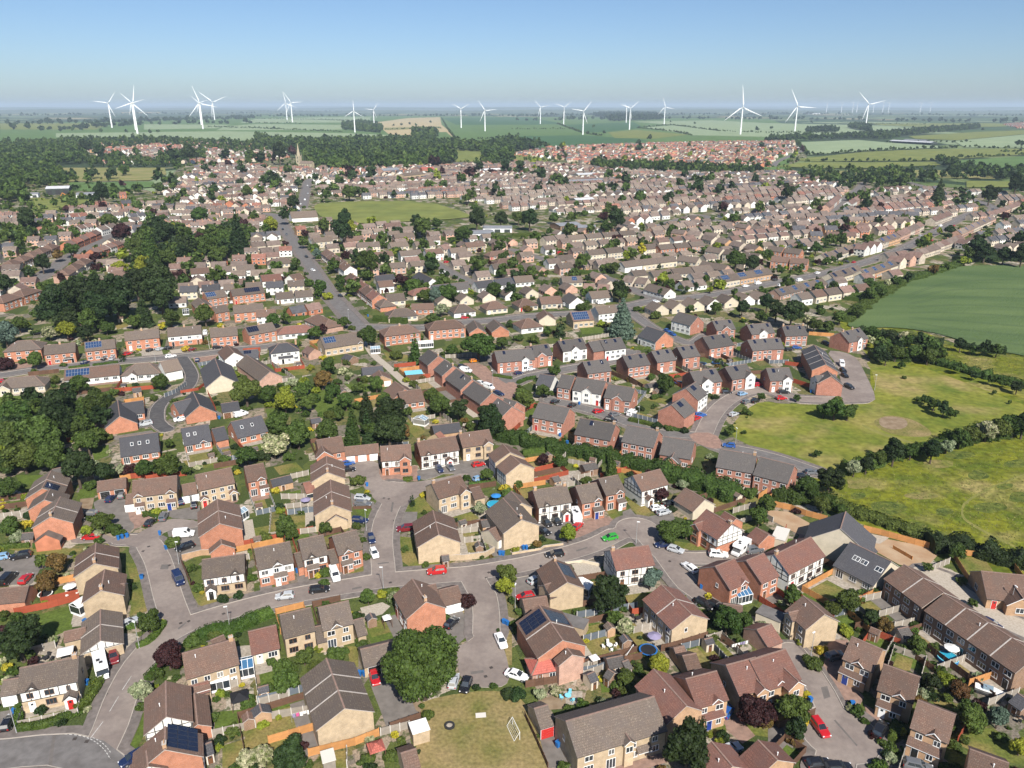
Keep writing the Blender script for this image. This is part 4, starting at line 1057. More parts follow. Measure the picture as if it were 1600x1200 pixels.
# ---------------------------------------------------------------- survey of the near houses (sheet, ridge ends, width, roof, walls, features)
# sheet A
H('A',128,578,488,508,6.0,'g','buff','ti lo gb.22 pp.86 bf ch1')
H('A',22,655,122,640,4.2,'g','cream','gd1',0.5,'garage')
H('A',628,212,628,405,6.0,'g','buff','U2 tg nf',1,'garage')
H('A',400,352,535,322,3.2,'b','buff','',0.5,'garage')
H('E',655,962,632,1090,6.4,'b','buff','nf ch0')
H('E',700,1060,775,1050,3.6,'b','buff','nf',1.5)
H('A',-80,88,180,64,5.2,'b','red','nf',0.5,'garage')
H('A',1142,487,1462,398,6.6,'b','buff','lt.2,3.6,1.6 u2 ch1')
H('A',1320,405,1395,372,4.2,'b','buff','nf',1,'garage')
H('A',1036,662,1040,880,6.0,'b','buff','tg ng')
H('A',1215,735,1235,930,3.4,'b','red','nf',0.5,'garage')
H('A',1033,948,1030,1085,8.4,'b','red','ch0 so.12,5,3')
H('A',915,1100,925,1190,4.0,'b','red','tg',2)
# sheet B
H('B',152,246,338,200,6.6,'g','buff','bf')
H('B',392,200,575,157,6.6,'g','buff','gb.45')
H('B',612,280,662,266,4.6,'g','buff','nf',1,'garage')
H('B',365,322,425,308,5.0,'g','buff','nf',0.5,'garage')
H('B',978,22,1062,162,7.0,'b','red','ch1 ng')
H('B',1055,68,1120,52,4.6,'b','red','nf',1.5)
H('B',1140,92,1262,62,5.4,'b','red','gd2',0.5,'garage')
H('B',652,462,895,402,5.2,'g','buff','gd2,5',0.5,'garage')
H('B',440,520,553,828,8.0,'g','buff','U3 nf')
H('B',-45,350,122,310,6.4,'r','cream','',1)
H('B',905,1112,1000,1082,5.0,'b','buff','nf',0.5,'garage')
# sheet C
H('G',262,897,345,1040,6.4,'b','buff','sf.1,5,3 ch0 nf')
H('C',205,58,275,35,4.2,'b','buff','nf',1.5)
H('C',66,150,215,128,4.6,'b','buff','nf',0.5,'garage')
H('C',172,188,315,402,8.2,'b','red','U2 nf so.05,4,3 sf.08,4,3')
H('C',345,455,375,492,4.4,'b','pink','nf',2)
H('C',170,520,225,510,3.6,'k','pink','hip lt.5,.2,.1',1)
H('C',935,60,1120,240,7.2,'r','buff','U2')
H('C',1065,502,1150,486,4.0,'b','orange','nf',0.5,'garage')
H('C',340,910,885,756,7.6,'g','buff','u4 cw.56,1.6,.6 lt.74,2.6,1.0')
H('C',138,832,222,808,5.0,'g','buff','gd1,1',0.5,'garage')
H('C',886,586,1088,812,6.0,'r','orange','ng')
H('C',1088,646,1276,597,6.8,'r','orange','gb.65 lt.5,4.2,1.2')
H('C',1340,560,1520,512,7.4,'r','orange','cw.72,2.4,.9')
H('C',1540,510,1640,480,7.4,'r','orange','gb.5')
H('C',1250,1042,1375,1190,6.0,'r','orange','nf')
H('C',1540,1032,1655,1150,6.5,'r','orange','nf')
H('G',1272,942,1388,895,7.8,'r','red','gb.75')
H('G',1466,905,1572,860,7.8,'r','red','ng')
H('G',1320,1175,1440,1190,4.6,'b','orange','nf',0.5,'garage')
# sheet D
H('D',-70,338,20,302,5.6,'r','pink','nf gx',0.5,'garage')
H('D',222,128,352,240,6.6,'b','buff','cw.3,2.4,.8 lt.2,1.8,.8')
H('D',-110,530,105,460,7.6,'r','orange','cw.72,3.4,1.6')
H('D',527,384,712,462,6.4,'b','orange','gb.5 lt.42,4.8,1.2')
H('D',728,556,945,634,6.6,'b','orange','gb.62 lt.4,4.0,1.4')
H('D',940,782,1168,872,6.6,'b','orange','gb.62 lt.45,5,1.6')
H('D',1268,1088,1500,1172,6.6,'b','orange','gb.4')
H('D',852,-68,1094,104,8.0,'b','brown','U2')
H('D',1104,118,1680,492,8.0,'b','brown','U4')
H('H',1335,972,1720,1010,8.6,'b','orange','cw.48,5,1.8',1)
H('D',-62,1085,70,1170,5.0,'r','pink','nf',1)
H('D',1560,735,1640,790,3.4,'s','brown','',0,'shed')
# sheet E
H('.',80,736,73,749,7.4,'g','red','nf')
H('.',72.5,751,66,763,7.4,'g','red','nf so.15,3,2')
H('.',78,765,69.5,781,7.0,'g','red','nf')
H('.',94.5,777,79,807.5,7.4,'g','red','U2 nf ch0')
H('.',75.5,829,71,836,4.6,'g','red','nf',1)
H('E',608,412,788,386,5.0,'b','red','gd2,5',0.5,'garage')
H('E',832,406,1104,374,7.0,'b','buff','u2 gb.13 gb.86 lt.14,2.4,1.3 lt.86,2.4,1.3')
H('E',788,492,836,486,4.6,'b','buff','gd1',0.5,'garage')
H('E',1135,432,1222,416,5.4,'b','buff','gd2',0.5,'garage')
H('E',1222,370,1440,324,7.0,'b','buff','u2 pp.08 pp.92')
H('E',1528,318,1645,296,7.0,'b','red','gb.7 lt.8,2.6,1.2')
H('E',1358,522,1372,672,8.2,'b','red','U2 nf')
H('E',1380,772,1385,800,4.6,'b','red','nf',1)
H('E',1266,900,1524,864,6.2,'g','buff','ti lo gb.78 pp.17 bf')
H('E',600,797,590,922,7.2,'b','buff','U2 ch0 nf')
H('E',748,136,984,102,9.6,'s','red','sk.3,.5,.72',1)
H('E',1132,78,1300,50,9.0,'s','red','sk.2,.45 gb.7',1)
H('E',1325,82,1400,66,6.6,'s','red','nf',1)
H('E',1445,38,1630,-4,9.0,'s','red','sk.25,.6',1)
# sheet F
H('F',378,152,532,128,7.4,'b','red','cw.14,4.6,2.2 ng')
H('F',548,196,764,174,5.0,'b','red','gd3',0.5,'garage')
H('F',440,252,447,352,7.6,'b','buff','U2 ch0 nf')
H('F',465,400,476,556,7.6,'b','buff','U2 ch0 nf')
H('F',495,586,500,622,4.4,'b','buff','nf',1)
H('F',296,420,350,408,4.6,'r','buff','nf',1)
H('F',778,192,964,178,7.0,'b','red','ti lo cw.78,3,.8 bf')
H('F',1006,162,1244,127,7.0,'b','red','ti gb.2 pp.72 ch0 bf')
H('F',1268,112,1455,86,7.0,'b','buff','cw.82,2.8,1 ch0 bf')
H('F',1120,112,1150,97,6.0,'r','buff','nf',1)
H('.',786,694.5,797,707,7.6,'b','buff','ti nf')
H('.',798,711.5,813,724,7.6,'b','buff','ti nf')
H('F',1098,422,1278,374,6.8,'b','buff','cw.86,2.8,1.2 ch0')
H('F',1335,455,1398,440,5.4,'b','buff','nf',0.5,'garage')
H('F',1106,592,1142,742,8.4,'b','buff','U2 nf')
H('F',1456,716,1520,684,5.0,'b','cream','gd1',0.5,'garage')
H('F',-8,832,208,787,7.2,'g','red','fw lo gb.55 lt.6,3,1.3')
H('F',268,776,418,744,7.0,'g','red','ti lo gb.35 lt.35,2.8,1.3 bf')
H('F',478,752,624,714,7.0,'g','red','gb.4 lt.3,2.8,1.3')
H('F',238,862,285,850,5.4,'g','red','nf',0.5,'garage')
H('F',445,842,495,830,5.4,'g','red','nf',0.5,'garage')
# sheet G
H('G',132,466,338,434,7.0,'g','red','ti gb.25 pp.8 ch0,1 bf')
H('G',398,440,524,418,7.2,'g','red','gb.78 lt.75,3,1.6')
H('G',542,394,660,370,7.2,'g','red','gb.7 lt.75,2.6,1.6')
H('G',758,376,924,334,6.8,'b','white','ti tl pp.25 bf ng')
H('G',1085,452,1205,522,6.4,'b','cream','nf',1)
H('G',1216,586,1372,680,7.0,'r','red','ti lo tg cw.2,2.6,.9 ch1 bf')
H('G',1330,600,1400,640,4.6,'r','red','nf',1.5)
H('G',1524,698,1604,744,5.2,'r','red','nf gl',0.5,'garage')
H('G',616,842,850,810,6.6,'r','white','ti tl ch0 bf')
H('.',786,779,815,812,8.0,'g','buff','nf ch.95')
H('.',799,768,815,786,5.0,'g','buff','nf',1.5)
H('K',168,716,360,752,8.2,'a','red','u2 ng')
H('G',428,14,648,52,8.4,'a','red','u2 so.3,1,1,1.1 ch1')
H('G',722,58,918,94,8.4,'a','red','u2 ch1')
H('G',952,130,1140,160,8.6,'a','red','cw.45,4.6,2.4,2.5',1.5)
H('G',1302,208,1528,246,8.2,'a','red','u2 ch1')
H('G',1552,258,1764,310,8.2,'a','red','u2')
# sheet H
H('.',1321.5,800,1313.5,826,12.5,'s','cream','nf',1.5)
H('.',1329,847.5,1392,877.5,9.6,'s','cream','sk.3,.38,.5,.58,.86,.94',1)
H('.',1350,855,1360,849,3.0,'s','cream','nf',1)
H('H',42,868,266,759,7.0,'r','white','ti tl ch0 bf')
# sheet I
H('I',110,332,190,326,8.4,'g','red','hip u2')
H('I',278,360,470,342,7.2,'g','red','u2 ch.5 lt.75,3,1')
H('I',528,340,715,320,7.2,'g','red','u2 ch.5 sb.02,6,2')
H('I',778,276,990,256,7.2,'g','red','u2 ch.5')
H('I',1046,252,1255,234,7.2,'g','red','u2 ch.5 lo fw')
H('I',1312,256,1480,242,7.2,'g','red','u2 ch.5')
H('I',1530,246,1700,216,7.2,'g','red','u2 ch.5 so.02,5,2')
H('I',60,562,215,550,7.6,'g','cream','hip cw.2,4,1.6',1)
H('I',405,512,745,478,7.4,'b','white','sb.02,8,2',1)
H('I',845,476,930,470,8.4,'g','white','hip cw.3,3,1.4',1)
H('I',1002,464,1108,444,8.0,'t','white','nf',1.5)
H('I',1418,356,1462,404,6.6,'b','white','',2)
H('I',1500,392,1610,384,6.0,'s','white','so.2,3,1',1)
H('I',1342,438,1382,545,10.0,'s','cream','nf',1)
H('I',735,702,748,802,8.0,'s','red','nf',1)
H('I',765,722,892,704,7.0,'s','red','',1)
H('I',1206,648,1248,735,8.2,'s','red','nf',1)
H('I',1085,718,1190,692,7.0,'s','red','',1)
H('I',1380,724,1488,708,6.0,'s','orange','gd2,4',0.5,'garage')
H('I',1275,30,1398,12,7.2,'g','red','sb.02,5,2')
H('I',1440,10,1640,-12,7.2,'g','red','u2 so.4,8,2')
H('I',1240,60,1270,92,6.6,'g','red','nf')
H('I',1325,118,1410,104,6.6,'g','red','')
H('I',1455,112,1640,96,7.2,'g','red','u2 ch.5')
# sheet J
H('J',178,242,312,230,7.0,'r','white','hip',1)
H('J',385,165,455,195,8.4,'b','pink','hip',1)
H('J',142,348,196,342,7.4,'s','white','hip ch.95 lt.5,6,2')
H('J',402,312,640,276,9.0,'g','buff','sb.05,5,2 gb.92',1.5)
H('J',322,362,366,380,5.0,'b','pink','nf',1)
H('J',842,242,950,230,8.0,'b','red','hip u2 ch.5')
H('J',1122,208,1238,199,8.0,'b','red','hip u2 ch.5')
H('J',1362,202,1385,248,6.6,'g','red','nf',1)
H('J',1488,197,1528,238,7.0,'g','red','nf',1)
H('J',-60,420,88,522,7.6,'g','pink','nf',1)
H('J',768,514,788,548,6.6,'b','orange','gx nf',0.5,'garage')
H('J',868,584,930,632,7.6,'b','red','nf',1)
H('J',890,652,1030,632,7.4,'b','red','',1)
H('J',1082,383,1140,425,7.8,'a','red','ch1 nf')
H('J',1178,450,1232,488,7.8,'a','red','ch1 nf')
H('J',1252,505,1350,572,7.8,'a','red','u2 ch1 so.5,1,1,1.2 nf')
H('J',1362,585,1475,655,7.8,'a','red','u2 ch1 nf')
H('J',1512,690,1600,742,7.8,'a','red','nf')
H('J',1490,396,1720,376,8.0,'a','red','cw.75,3,.4 wg so.2,1,1,1.1')
H('J',1100,862,1270,840,5.6,'s','orange','nf',0.5,'garage')
H('J',660,498,790,486,6.0,'s','cream','nf',0.5,'garage')
H('J',560,412,610,425,4.4,'s','brown','',0,'shed')
H('J',972,100,1110,96,6.0,'b','red','',1)
H('J',870,132,940,126,8.4,'g','cream','hip',1)
H('J',1270,105,1300,102,8.4,'g','white','hip',1)
H('J',1470,85,1500,82,8.4,'b','cream','hip',1)
# sheet K : new estate
H('K',88,366,225,350,8.0,'a','red','u2 cw.5,3.6,.3 so.12,1,1,1.2 so.8,1,1,1.2 ch.2')
H('K',288,332,438,312,8.0,'a','red','u2 fw cw.5,3.6,.3 wg so.12,1,1,1.2 so.8,1,1,1.2 ch.1')
H('K',478,338,545,328,7.4,'a','red','nf')
H('K',550,326,680,310,8.0,'a','red','fw u2 so.15,1,1,1.2 so.6,1,1,1.2')
H('K',845,240,958,278,9.0,'s','red','fw',1.5)
H('K',1042,150,1162,180,8.4,'a','red','fw u2')
H('K',1252,206,1368,197,8.0,'a','red','cw.5,4,.3 so.1,1,1,1.2 so.8,1,1,1.2')
H('K',1468,230,1610,218,8.0,'a','red','cw.5,4,.3 wg so.1,1,1,1.2 so.8,1,1,1.2')
H('K',442,462,588,444,8.0,'a','red','u2 so.15,1,1,1.2 so.7,1,1,1.2')
H('K',692,426,828,408,8.0,'a','red','u2 so.2,1,1,1.2 so.7,1,1,1.2')
H('K',872,396,988,380,8.0,'a','red','u2 so.2,1,1,1.2 so.7,1,1,1.2')
H('K',1032,370,1138,356,8.0,'a','red','u2 so.2,1,1,1.2 so.7,1,1,1.2')
H('K',1192,306,1342,284,9.0,'a','red','u2 so.3,1,1,1.2 so.75,1,1,1.2')
H('K',1472,326,1660,310,8.0,'a','red','u3 so.15,1,1,1.2 so.5,1,1,1.2')
H('K',178,538,268,552,7.0,'s','white','',1.5)
H('K',312,540,392,552,8.0,'a','red','')
H('K',408,558,586,584,8.0,'a','red','u2 fw cw.5,3.4,.3 wg')
H('K',604,602,768,626,8.0,'a','red','u2 cw.5,3.4,.3 ch1')
H('.',1050,632.5,1067,622,8.2,'a','red','nf so.3,2,1,1.3')
H('.',1072,607,1087,597,8.2,'a','red','fw so.3,2,1,1.3')
H('.',1078,581,1118,576,8.2,'a','red','u2 cw.4,4.4,.6 wg so.72,1,1,1.4 ch.4')
H('.',1133,574,1166,569,8.2,'a','red','u2 cw.82,4.4,.6 wg so.35,1,1,1.4')
H('K',-40,690,30,712,7.6,'a','red','nf')
H('K',362,152,490,142,8.4,'b','buff','sb.05,8,3',1.5)
H('K',520,118,640,106,7.0,'t','white','u2')
H('K',200,136,222,168,7.0,'b','cream','nf',1)
H('K',90,192,108,190,9.0,'b','white','hip',1)
H('K',70,68,90,66,8.4,'b','cream','hip',1)
H('K',170,58,300,50,7.4,'b','cream','',1)
H('K',355,28,410,60,8.0,'a','white','nf',1)
H('K',480,24,610,14,7.6,'t','white','',1)
# sheet L
H('L',88,238,224,234,8.0,'a','red','u2 so.15,1,1,1.2 so.7,1,1,1.2 ch0,1')
H('L',-40,318,75,314,8.0,'a','red','u2 so.7,1,1,1.2')
H('L',-10,502,130,498,8.0,'a','red','cw.75,3.4,.5 wg so.2,1,1,1.2')
H('L',455,276,572,250,8.4,'a','red','u3 cw.55,3,.4 wg so.2,1,1,1.2 so.75,1,1,1.2 ch.1,.6')
H('L',290,358,362,478,8.0,'s','red','U4 nf')
H('L',372,518,395,552,7.6,'a','red','nf')
H('L',295,548,420,542,5.0,'a','white','',2)
# garages and sheds in the gardens
for a in [('A',1268,1060,1322,1040,2.6,'s'),('B',20,800,35,850,2.6,'s'),('C',470,620,515,600,2.2,'s'),('C',600,585,640,610,2.2,'a'),('C',590,520,690,500,2.8,'a'),('C',690,540,725,525,2.4,'a'),('C',1010,455,1075,440,2.6,'b'),('E',140,735,215,728,2.6,'a'),
  ('F',90,400,215,370,3.6,'s'),('F',1405,655,1470,645,2.8,'a'),('G',250,385,290,375,2.4,'a'),('G',440,305,520,290,3.2,'a'),('D',810,335,875,320,2.8,'a'),('E',325,335,385,322,2.6,'a'),('J',205,575,240,570,2.4,'s'),('J',510,610,550,640,2.4,'a'),('J',340,820,400,810,3.0,'s'),('K',845,600,905,590,3.0,'a'),('I',825,630,880,622,3.0,'a'),('A',1170,690,1300,655,3.0,'r'),('F',1160,875,1205,870,2.0,'a'),('I',730,170,765,166,4.0,'b')]:
 H(*a, rng.choice(['brown','orange','cream']),'',0,'shed')
# ---------------------------------------------------------------- rows of houses farther off
def row(t, x1, y1, x2, y2, n, Wd, roof, wall, opts='', st=2, gap=0.12, perp=None):
 """n houses, ridges along the line (perp = ridge length in metres: gables to the street)"""
 zr = EAVE[st] + Wd * .41
 A, B = G(t, x1, y1, zr), G(t, x2, y2, zr)
 d = (B - A) / n; nd = Vector((-d.y, d.x, 0)).normalized()
 for i in range(n):
  c = A + d * (i + .5); h = d * (.5 - gap / 2)
  if perp: h = nd * perp / 2
  p, q = proj(c - h), proj(c + h)
  w = rng.choice(wall.split('|')); r = rng.choice(roof.split('|'))
  H('.', *p, *q, Wd * .93, r, w, opts, st)
# sheet M
row('M',30,520,330,395,5,8,'b','brown','hip u2 ch.5',2,0.62)
row('M',370,578,530,484,3,8,'b','pink|cream','hip',2,0.6)
row('M',-40,745,210,665,2,8,'b','red','hip u2',2,0.6)
row('M',400,395,600,315,5,7,'b|r','white|red','ch.5',2,0.1)
row('M',560,440,740,380,4,7,'b','red|white','ch.5',2,0.1)
row('M',700,572,760,568,1,8,'b','pink','hip',2,0.5)
row('M',595,502,740,495,1,7,'g','pink','',1)
row('M',540,630,690,620,1,7,'b','cream','',1)
row('M',1025,572,1600,530,4,7.5,'g|b','white','',1.5,0.22)
row('M',1090,652,1600,615,4,7.5,'g|b','white|cream','',1.5,0.25)
row('M',430,218,540,208,2,7,'r','white','ch.5')
row('M',430,298,560,274,3,7,'b','white|pink','ch.5')
row('M',600,300,710,272,2,7.5,'g','white','ch.5')
row('M',820,310,905,300,1,7.5,'s','white','ch.5')
row('M',-20,208,130,202,3,7,'b','white','ch.5')
row('M',-20,245,120,238,3,7,'g','white','ch.5')
row('M',220,300,380,285,2,7.5,'r','cream|white','hip',1,.5)
row('M',750,385,880,372,1,8,'g','white','',1)
row('M',1095,345,1260,330,2,8,'g','cream','hip',1,.5)
row('M',1340,180,1590,168,4,7,'s|g','white|pink','ch.5')
row('M',1190,270,1590,248,8,7,'g|b','white|cream','ch.5',2,0.0)
row('M',590,140,665,135,1,8,'r','red','')
row('M',750,132,820,128,1,8,'s','red','ch.5')
row('M',830,130,895,128,1,7,'b','red','')
row('M',740,80,790,78,1,7,'r','red','')
row('M',960,218,1040,205,1,7,'b','white','')
row('M',740,185,870,180,2,7,'b','cream','ch.5')
row('M',800,215,900,205,2,7,'s','white','ch.5')
# sheet N
row('N',20,430,190,418,2,8,'g','cream|pink','',1)
row('N',40,460,150,455,1,7,'b','cream','',1)
row('N',70,500,215,490,1,9,'g','cream','hip',1,.5)
row('N',20,602,160,590,1,8,'r','white','',1.5)
row('N',200,588,280,600,1,8,'b','white','',1.5, perp=8)
row('N',115,712,350,692,2,7.5,'g','white','',1,.1)
row('N',200,800,400,768,2,7,'b|s','white|red','',1)
row('N',-40,335,150,322,2,7.5,'s','white','',1.5)
row('N',-40,395,150,380,2,7.5,'g','cream','',1.5)
row('N',440,435,590,545,4,7.4,'b','pink|white','ch.5',2,0.04)
row('N',590,585,770,722,5,7.4,'b|r','red','ch.5',2,0.04)
row('N',790,745,815,760,1,8,'g','red','hip',1,.5)
for q in [(555,362,668,352,'pink'),(625,398,772,390,'cream'),(715,348,820,342,'cream'),(855,342,985,333,'pink'),(830,398,945,388,'cream'),(985,392,1110,382,'cream'),(738,458,850,448,'cream'),(892,450,1030,440,'white'),(1052,442,1160,432,'white'),(1205,432,1312,424,'white'),(1150,412,1200,405,'cream'),(1300,398,1420,386,'buff'),(350,368,470,358,'cream'),(640,282,740,274,'pink'),(800,275,900,268,'pink'),(630,320,720,312,'pink')]:
 row('N', *q[:4],1,7.6, rng.choice('gbt'), q[4],'u2' if q[2] - q[0] > 90 else '',2,0.04)
row('N',240,295,310,290,1,7,'r','orange','ch.5')
row('N',1225,488,1450,592,3,8,'g','cream','',1,0.3, perp=9)
row('N',1012,575,1110,625,1,8,'s','white','',1)
row('N',965,690,1095,672,1,8,'r','cream','hip',1,.5)
row('N',800,722,930,712,1,8,'g','cream','',1)
row('N',735,605,865,592,1,7,'s','cream','',1)
row('N',1090,665,1330,640,2,8,'s|a','white|cream','',1)
row('N',1360,642,1600,612,2,8,'s','cream|white','',1)
row('N',1440,455,1600,438,1,8,'b','pink','hip',1,.4)
row('N',1500,500,1620,490,1,8,'b','red','hip',1,.4)
row('N',200,205,385,195,1,14,'t','white','nf',1.5)
# sheet O
row('O',190,360,330,342,2,7.6,'g','cream','')
row('O',340,352,765,318,4,7.8,'t|g','cream','ch.5',2,0.1)
row('O',350,396,860,350,6,7.6,'g|t','pink|cream','ch.5',2,0.2)
row('O',460,445,900,402,4,7.6,'g','cream','',2,0.12)
row('O',905,412,1195,385,3,7.6,'g','red|pink','',2,0.1)
row('O',680,518,1010,478,3,7.8,'g','cream|white','u2',1.5,0.03)
row('O',1040,475,1180,492,1,8,'g','cream','',1)
row('O',1180,510,1360,540,1,8,'g','pink','',1)
row('O',860,575,1240,535,3,8,'g','white|cream','',1,0.06)
row('O',700,600,860,620,2,8,'g','cream','',1,0.2)
row('O',1290,605,1600,555,3,7.8,'g','cream|orange','sb.05,6,2 ch.5',1.5,0.02)
row('O',850,650,1000,690,1,8,'g','white','',1)
row('O',1040,640,1200,620,2,8,'g','white','',1,.25)
row('O',270,480,380,470,1,8,'g','cream','',1)
row('O',330,500,460,520,2,8,'g','orange','',1,.3, perp=8)
row('O',20,420,160,410,1,8,'g','pink','',1, perp=8)
row('O',60,520,200,550,1,8,'g','pink','',1)
row('O',300,610,440,605,1,8,'g','cream','sb.5,3,2',1)
row('O',0,610,130,600,1,8,'t','white','',1)
row('O',440,650,620,660,2,8,'b','cream','',1,.25)
row('O',1000,310,1300,340,3,7.6,'g','cream|pink','',1.5,.2)
row('O',860,300,1140,260,4,7.6,'g|t','pink|cream','ch.5',2,.1)
row('O',1200,345,1560,420,4,7.6,'g','cream|orange','',1.5,.25)
row('O',1220,420,1560,470,3,7.6,'g','cream','',2,.15)
row('O',1300,260,1600,300,3,7.6,'g','pink|orange','',1.5,.25)
row('O',700,240,870,225,3,7.6,'b','red|white','',2,.1, perp=8)
# bungalows along the diagonal road
row('K',850,100,1600,20,7,8.2,'g|t','cream|white','',1,.25, perp=9)
# sheet P
row('P',330,470,570,395,4,7.6,'g|t','cream','so.2,3,2 ch.5',1.5,.04)
row('P',570,415,690,385,3,7.6,'b','white','',2,.05, perp=8)
row('P',690,370,800,335,3,7.6,'g','cream|orange','sb.2,3,2',2,.03)
row('P',800,330,950,265,5,7.6,'g|b','cream|pink','ch.5',2,.02)
row('P',380,590,560,540,3,7.6,'g','cream|white','so.2,3,2',1.5,.05)
row('P',580,570,780,505,4,7.6,'g','orange|cream','sb.2,4,2',1.5,.03)
row('P',780,490,960,450,3,7.6,'b|r','cream|pink','',2,.1, perp=9)
row('P',900,450,1050,405,4,7.6,'g','cream','ch.5',1.5,.04)
row('P',1040,400,1200,345,5,7.6,'g|b','cream|pink','ch.5',1.5,.04)
row('P',1180,320,1400,225,6,7.6,'g|t','cream|pink','ch.5 so.1,2,2',1.5,.04)
row('P',1400,200,1560,140,5,7.6,'g|b','cream|pink','ch.5',1.5,.04)
row('P',1020,240,1130,200,3,7.6,'b','red|cream','ch.5',2,.04)
row('P',40,690,340,620,4,7.6,'g','cream|pink','sb.3,3,2',1,.03)
row('P',130,215,520,205,4,7.6,'g','pink|cream','u2',2,.1)
row('P',470,190,950,205,5,7.6,'s|g','cream','u2',2,.12)
row('P',500,235,880,235,4,7.6,'s|g','orange','u2',2,.12)
row('P',160,260,470,250,3,7.6,'g','cream','u2',2,.2)
row('P',140,290,640,290,5,7.6,'b|s','orange','u2',2,.2)
row('P',250,325,560,330,3,7.6,'b|s','orange|buff','u2',2,.25)
row('P',0,415,220,440,2,7.6,'g','red','u2',2,.1)
row('P',20,480,260,500,2,7.6,'b','red','u2',2,.1)
row('P',360,160,440,95,5,7.4,'b','pink|white','ch.5',2,.02)
row('P',500,140,600,80,6,7.4,'b','pink|white','ch.5',2,.02)
# ---------------------------------------------------------------- remaining quarters of the town, laid out street by street
EXCL = []
def excl(t, pts): EXCL.append([px(t, *p) for p in pts])
def inpoly(p, poly):
 x, y = p; c = False; n = len(poly); j = n - 1
 for i in range(n):
  xi, yi = poly[i]; xj, yj = poly[j]
  if (yi > y) != (yj > y) and x < (xj - xi) * (y - yi) / (yj - yi) + xi: c = not c
  j = i
 return c
excl('N',[(340,165),(620,125),(1060,125),(1400,225),(1600,300),(1600,400),(1420,380),(1100,350),(1060,300),(900,270),(640,290),(380,270),(390,340),(230,340)])  # school field
excl('O',[(0,200),(180,190),(300,240),(480,230),(700,200),(720,310),(560,330),(360,330),(0,380)])
excl('M',[(0,0),(200,0),(180,200),(600,120),(960,40),(1000,100),(560,130),(460,200),(180,240),(0,190)])
excl('M',[(800,430),(960,280),(1240,370),(1420,270),(1560,300),(1560,430),(1460,520),(1080,560),(780,660),(800,560),(700,480)])  # wooded gardens
excl('M',[(260,640),(800,640),(1080,560),(1100,800),(260,800)])
excl('M',[(0,330),(380,300),(400,420),(250,400),(0,480)])
roadpts = []
for P, w, s_, pv in ROADS:
 for a, b in zip(P, P[1:]):
  k = max(1, int((b - a).length / 4))
  for i in range(k): q = a.lerp(b, i / k); roadpts.append((q.x, q.y, w / 2 + pv))
RP = np.array(roadpts)
for h in HOUSES: place(h)
FIXED = np.array([(h['C'].x, h['C'].y, h['L']) for h in HOUSES])
def road_clear(x, y, m):
 return bool(np.all(np.hypot(RP[:, 0] - x, RP[:, 1] - y) > RP[:, 2] + m))
def quarter(pts, ang, kinds, dx=11.5, rows=(27,19), keep=0.93, fixed=12.0, Wd=6.7, L=(8,10), jit=.02):
 poly = [tuple(p) for p in pts]
 w = [unproj(*p) for p in poly]
 c, s = math.cos(R(ang)), math.sin(R(ang))
 us = [p.x * c + p.y * s for p in w]; vs = [-p.x * s + p.y * c for p in w]
 v = min(vs); k = 0; n = 0
 while v < max(vs):
  u = min(us) + rng.uniform(0, dx)
  roof0, wall0, st0, opt0 = rng.choice(kinds)
  while u < max(us):
   if rng.random() < .06: roof0, wall0, st0, opt0 = rng.choice(kinds); u += rng.uniform(5,12)
   vv = v + rng.uniform(-.8,.8)
   x, y = u * c - vv * s, u * s + vv * c
   p = proj((x, y, 0))
   if rng.random() < keep and inpoly(p, poly) and not any(inpoly(p, e) for e in EXCL) and road_clear(x, y, 4.5) and np.all(np.hypot(FIXED[:, 0] - x, FIXED[:, 1] - y) > fixed * .55 + FIXED[:, 2] * .5):
    l_ = rng.uniform(*L); a = R(ang) + (math.pi / 2 if 'perp' in opt0 else 0) + rng.gauss(0, jit) + (math.pi / 2 if jit > .1 and rng.random() < .3 else 0)
    zr = EAVE[st0] + Wd * .44
    d = Vector((math.cos(a), math.sin(a),0)) * l_ / 2 * (0.3 if 'hip' in opt0 else 1)
    H('.', *proj(Vector((x, y, zr)) - d), *proj(Vector((x, y, zr)) + d), Wd, rng.choice(roof0.split('|')), rng.choice(wall0.split('|')), opt0.replace('perp',''), st0)
    place(HOUSES[-1]); n += 1
   u += dx + rng.uniform(-.6,1.2)
  v += rows[k % 2]; k += 1
 return n
OLD = [('b|g','white|pink|cream',1.9,'ch.5'),('b|r|g','red|cream|white|pink',1.9,'ch.5'),('g|t','cream|white',1.9,''),('s|g','white|pink|cream',1.9,'ch.5'),('g|b|t','white|cream',1.9,'perp')]
SUB = [('g|t','cream|white',1,''),('g|t','cream|pink',1.9,''),('g','cream|pink|white',1,'perp'),('g|b','white|cream',1.5,'')]
NEW = [('r|k|t','red|buff|cream',1.9,''),('r|t','orange|cream',1.9,'perp'),('s|a|r','red|white',1.9,''),('r|b|k','buff|white|cream',1.9,'perp')]
nq = []
nq.append(quarter([(-60,345),(100,330),(250,320),(420,345),(450,400),(560,520),(380,510),(240,480),(-60,470)],14, OLD + SUB))
nq.append(quarter([(560,500),(480,400),(470,345),(560,345),(690,370),(800,380),(880,390),(1000,450),(850,480),(700,500)],25, SUB, dx=12.5))
nq.append(quarter([(860,385),(830,345),(1000,330),(1200,345),(1310,370),(1250,400),(1140,450),(1020,470),(930,430)],27, SUB, dx=12.0))
nq.append(quarter([(640,300),(700,282),(1000,285),(1230,290),(1330,300),(1530,330),(1370,380),(1200,350),(1000,335),(830,345),(760,320)],27, SUB + OLD, dx=10.5))
nq.append(quarter([(1330,298),(1480,300),(1640,312),(1700,360),(1640,420),(1560,400),(1450,395),(1350,440),(1200,470),(1400,380),(1560,325)],27, SUB + OLD, dx=11))
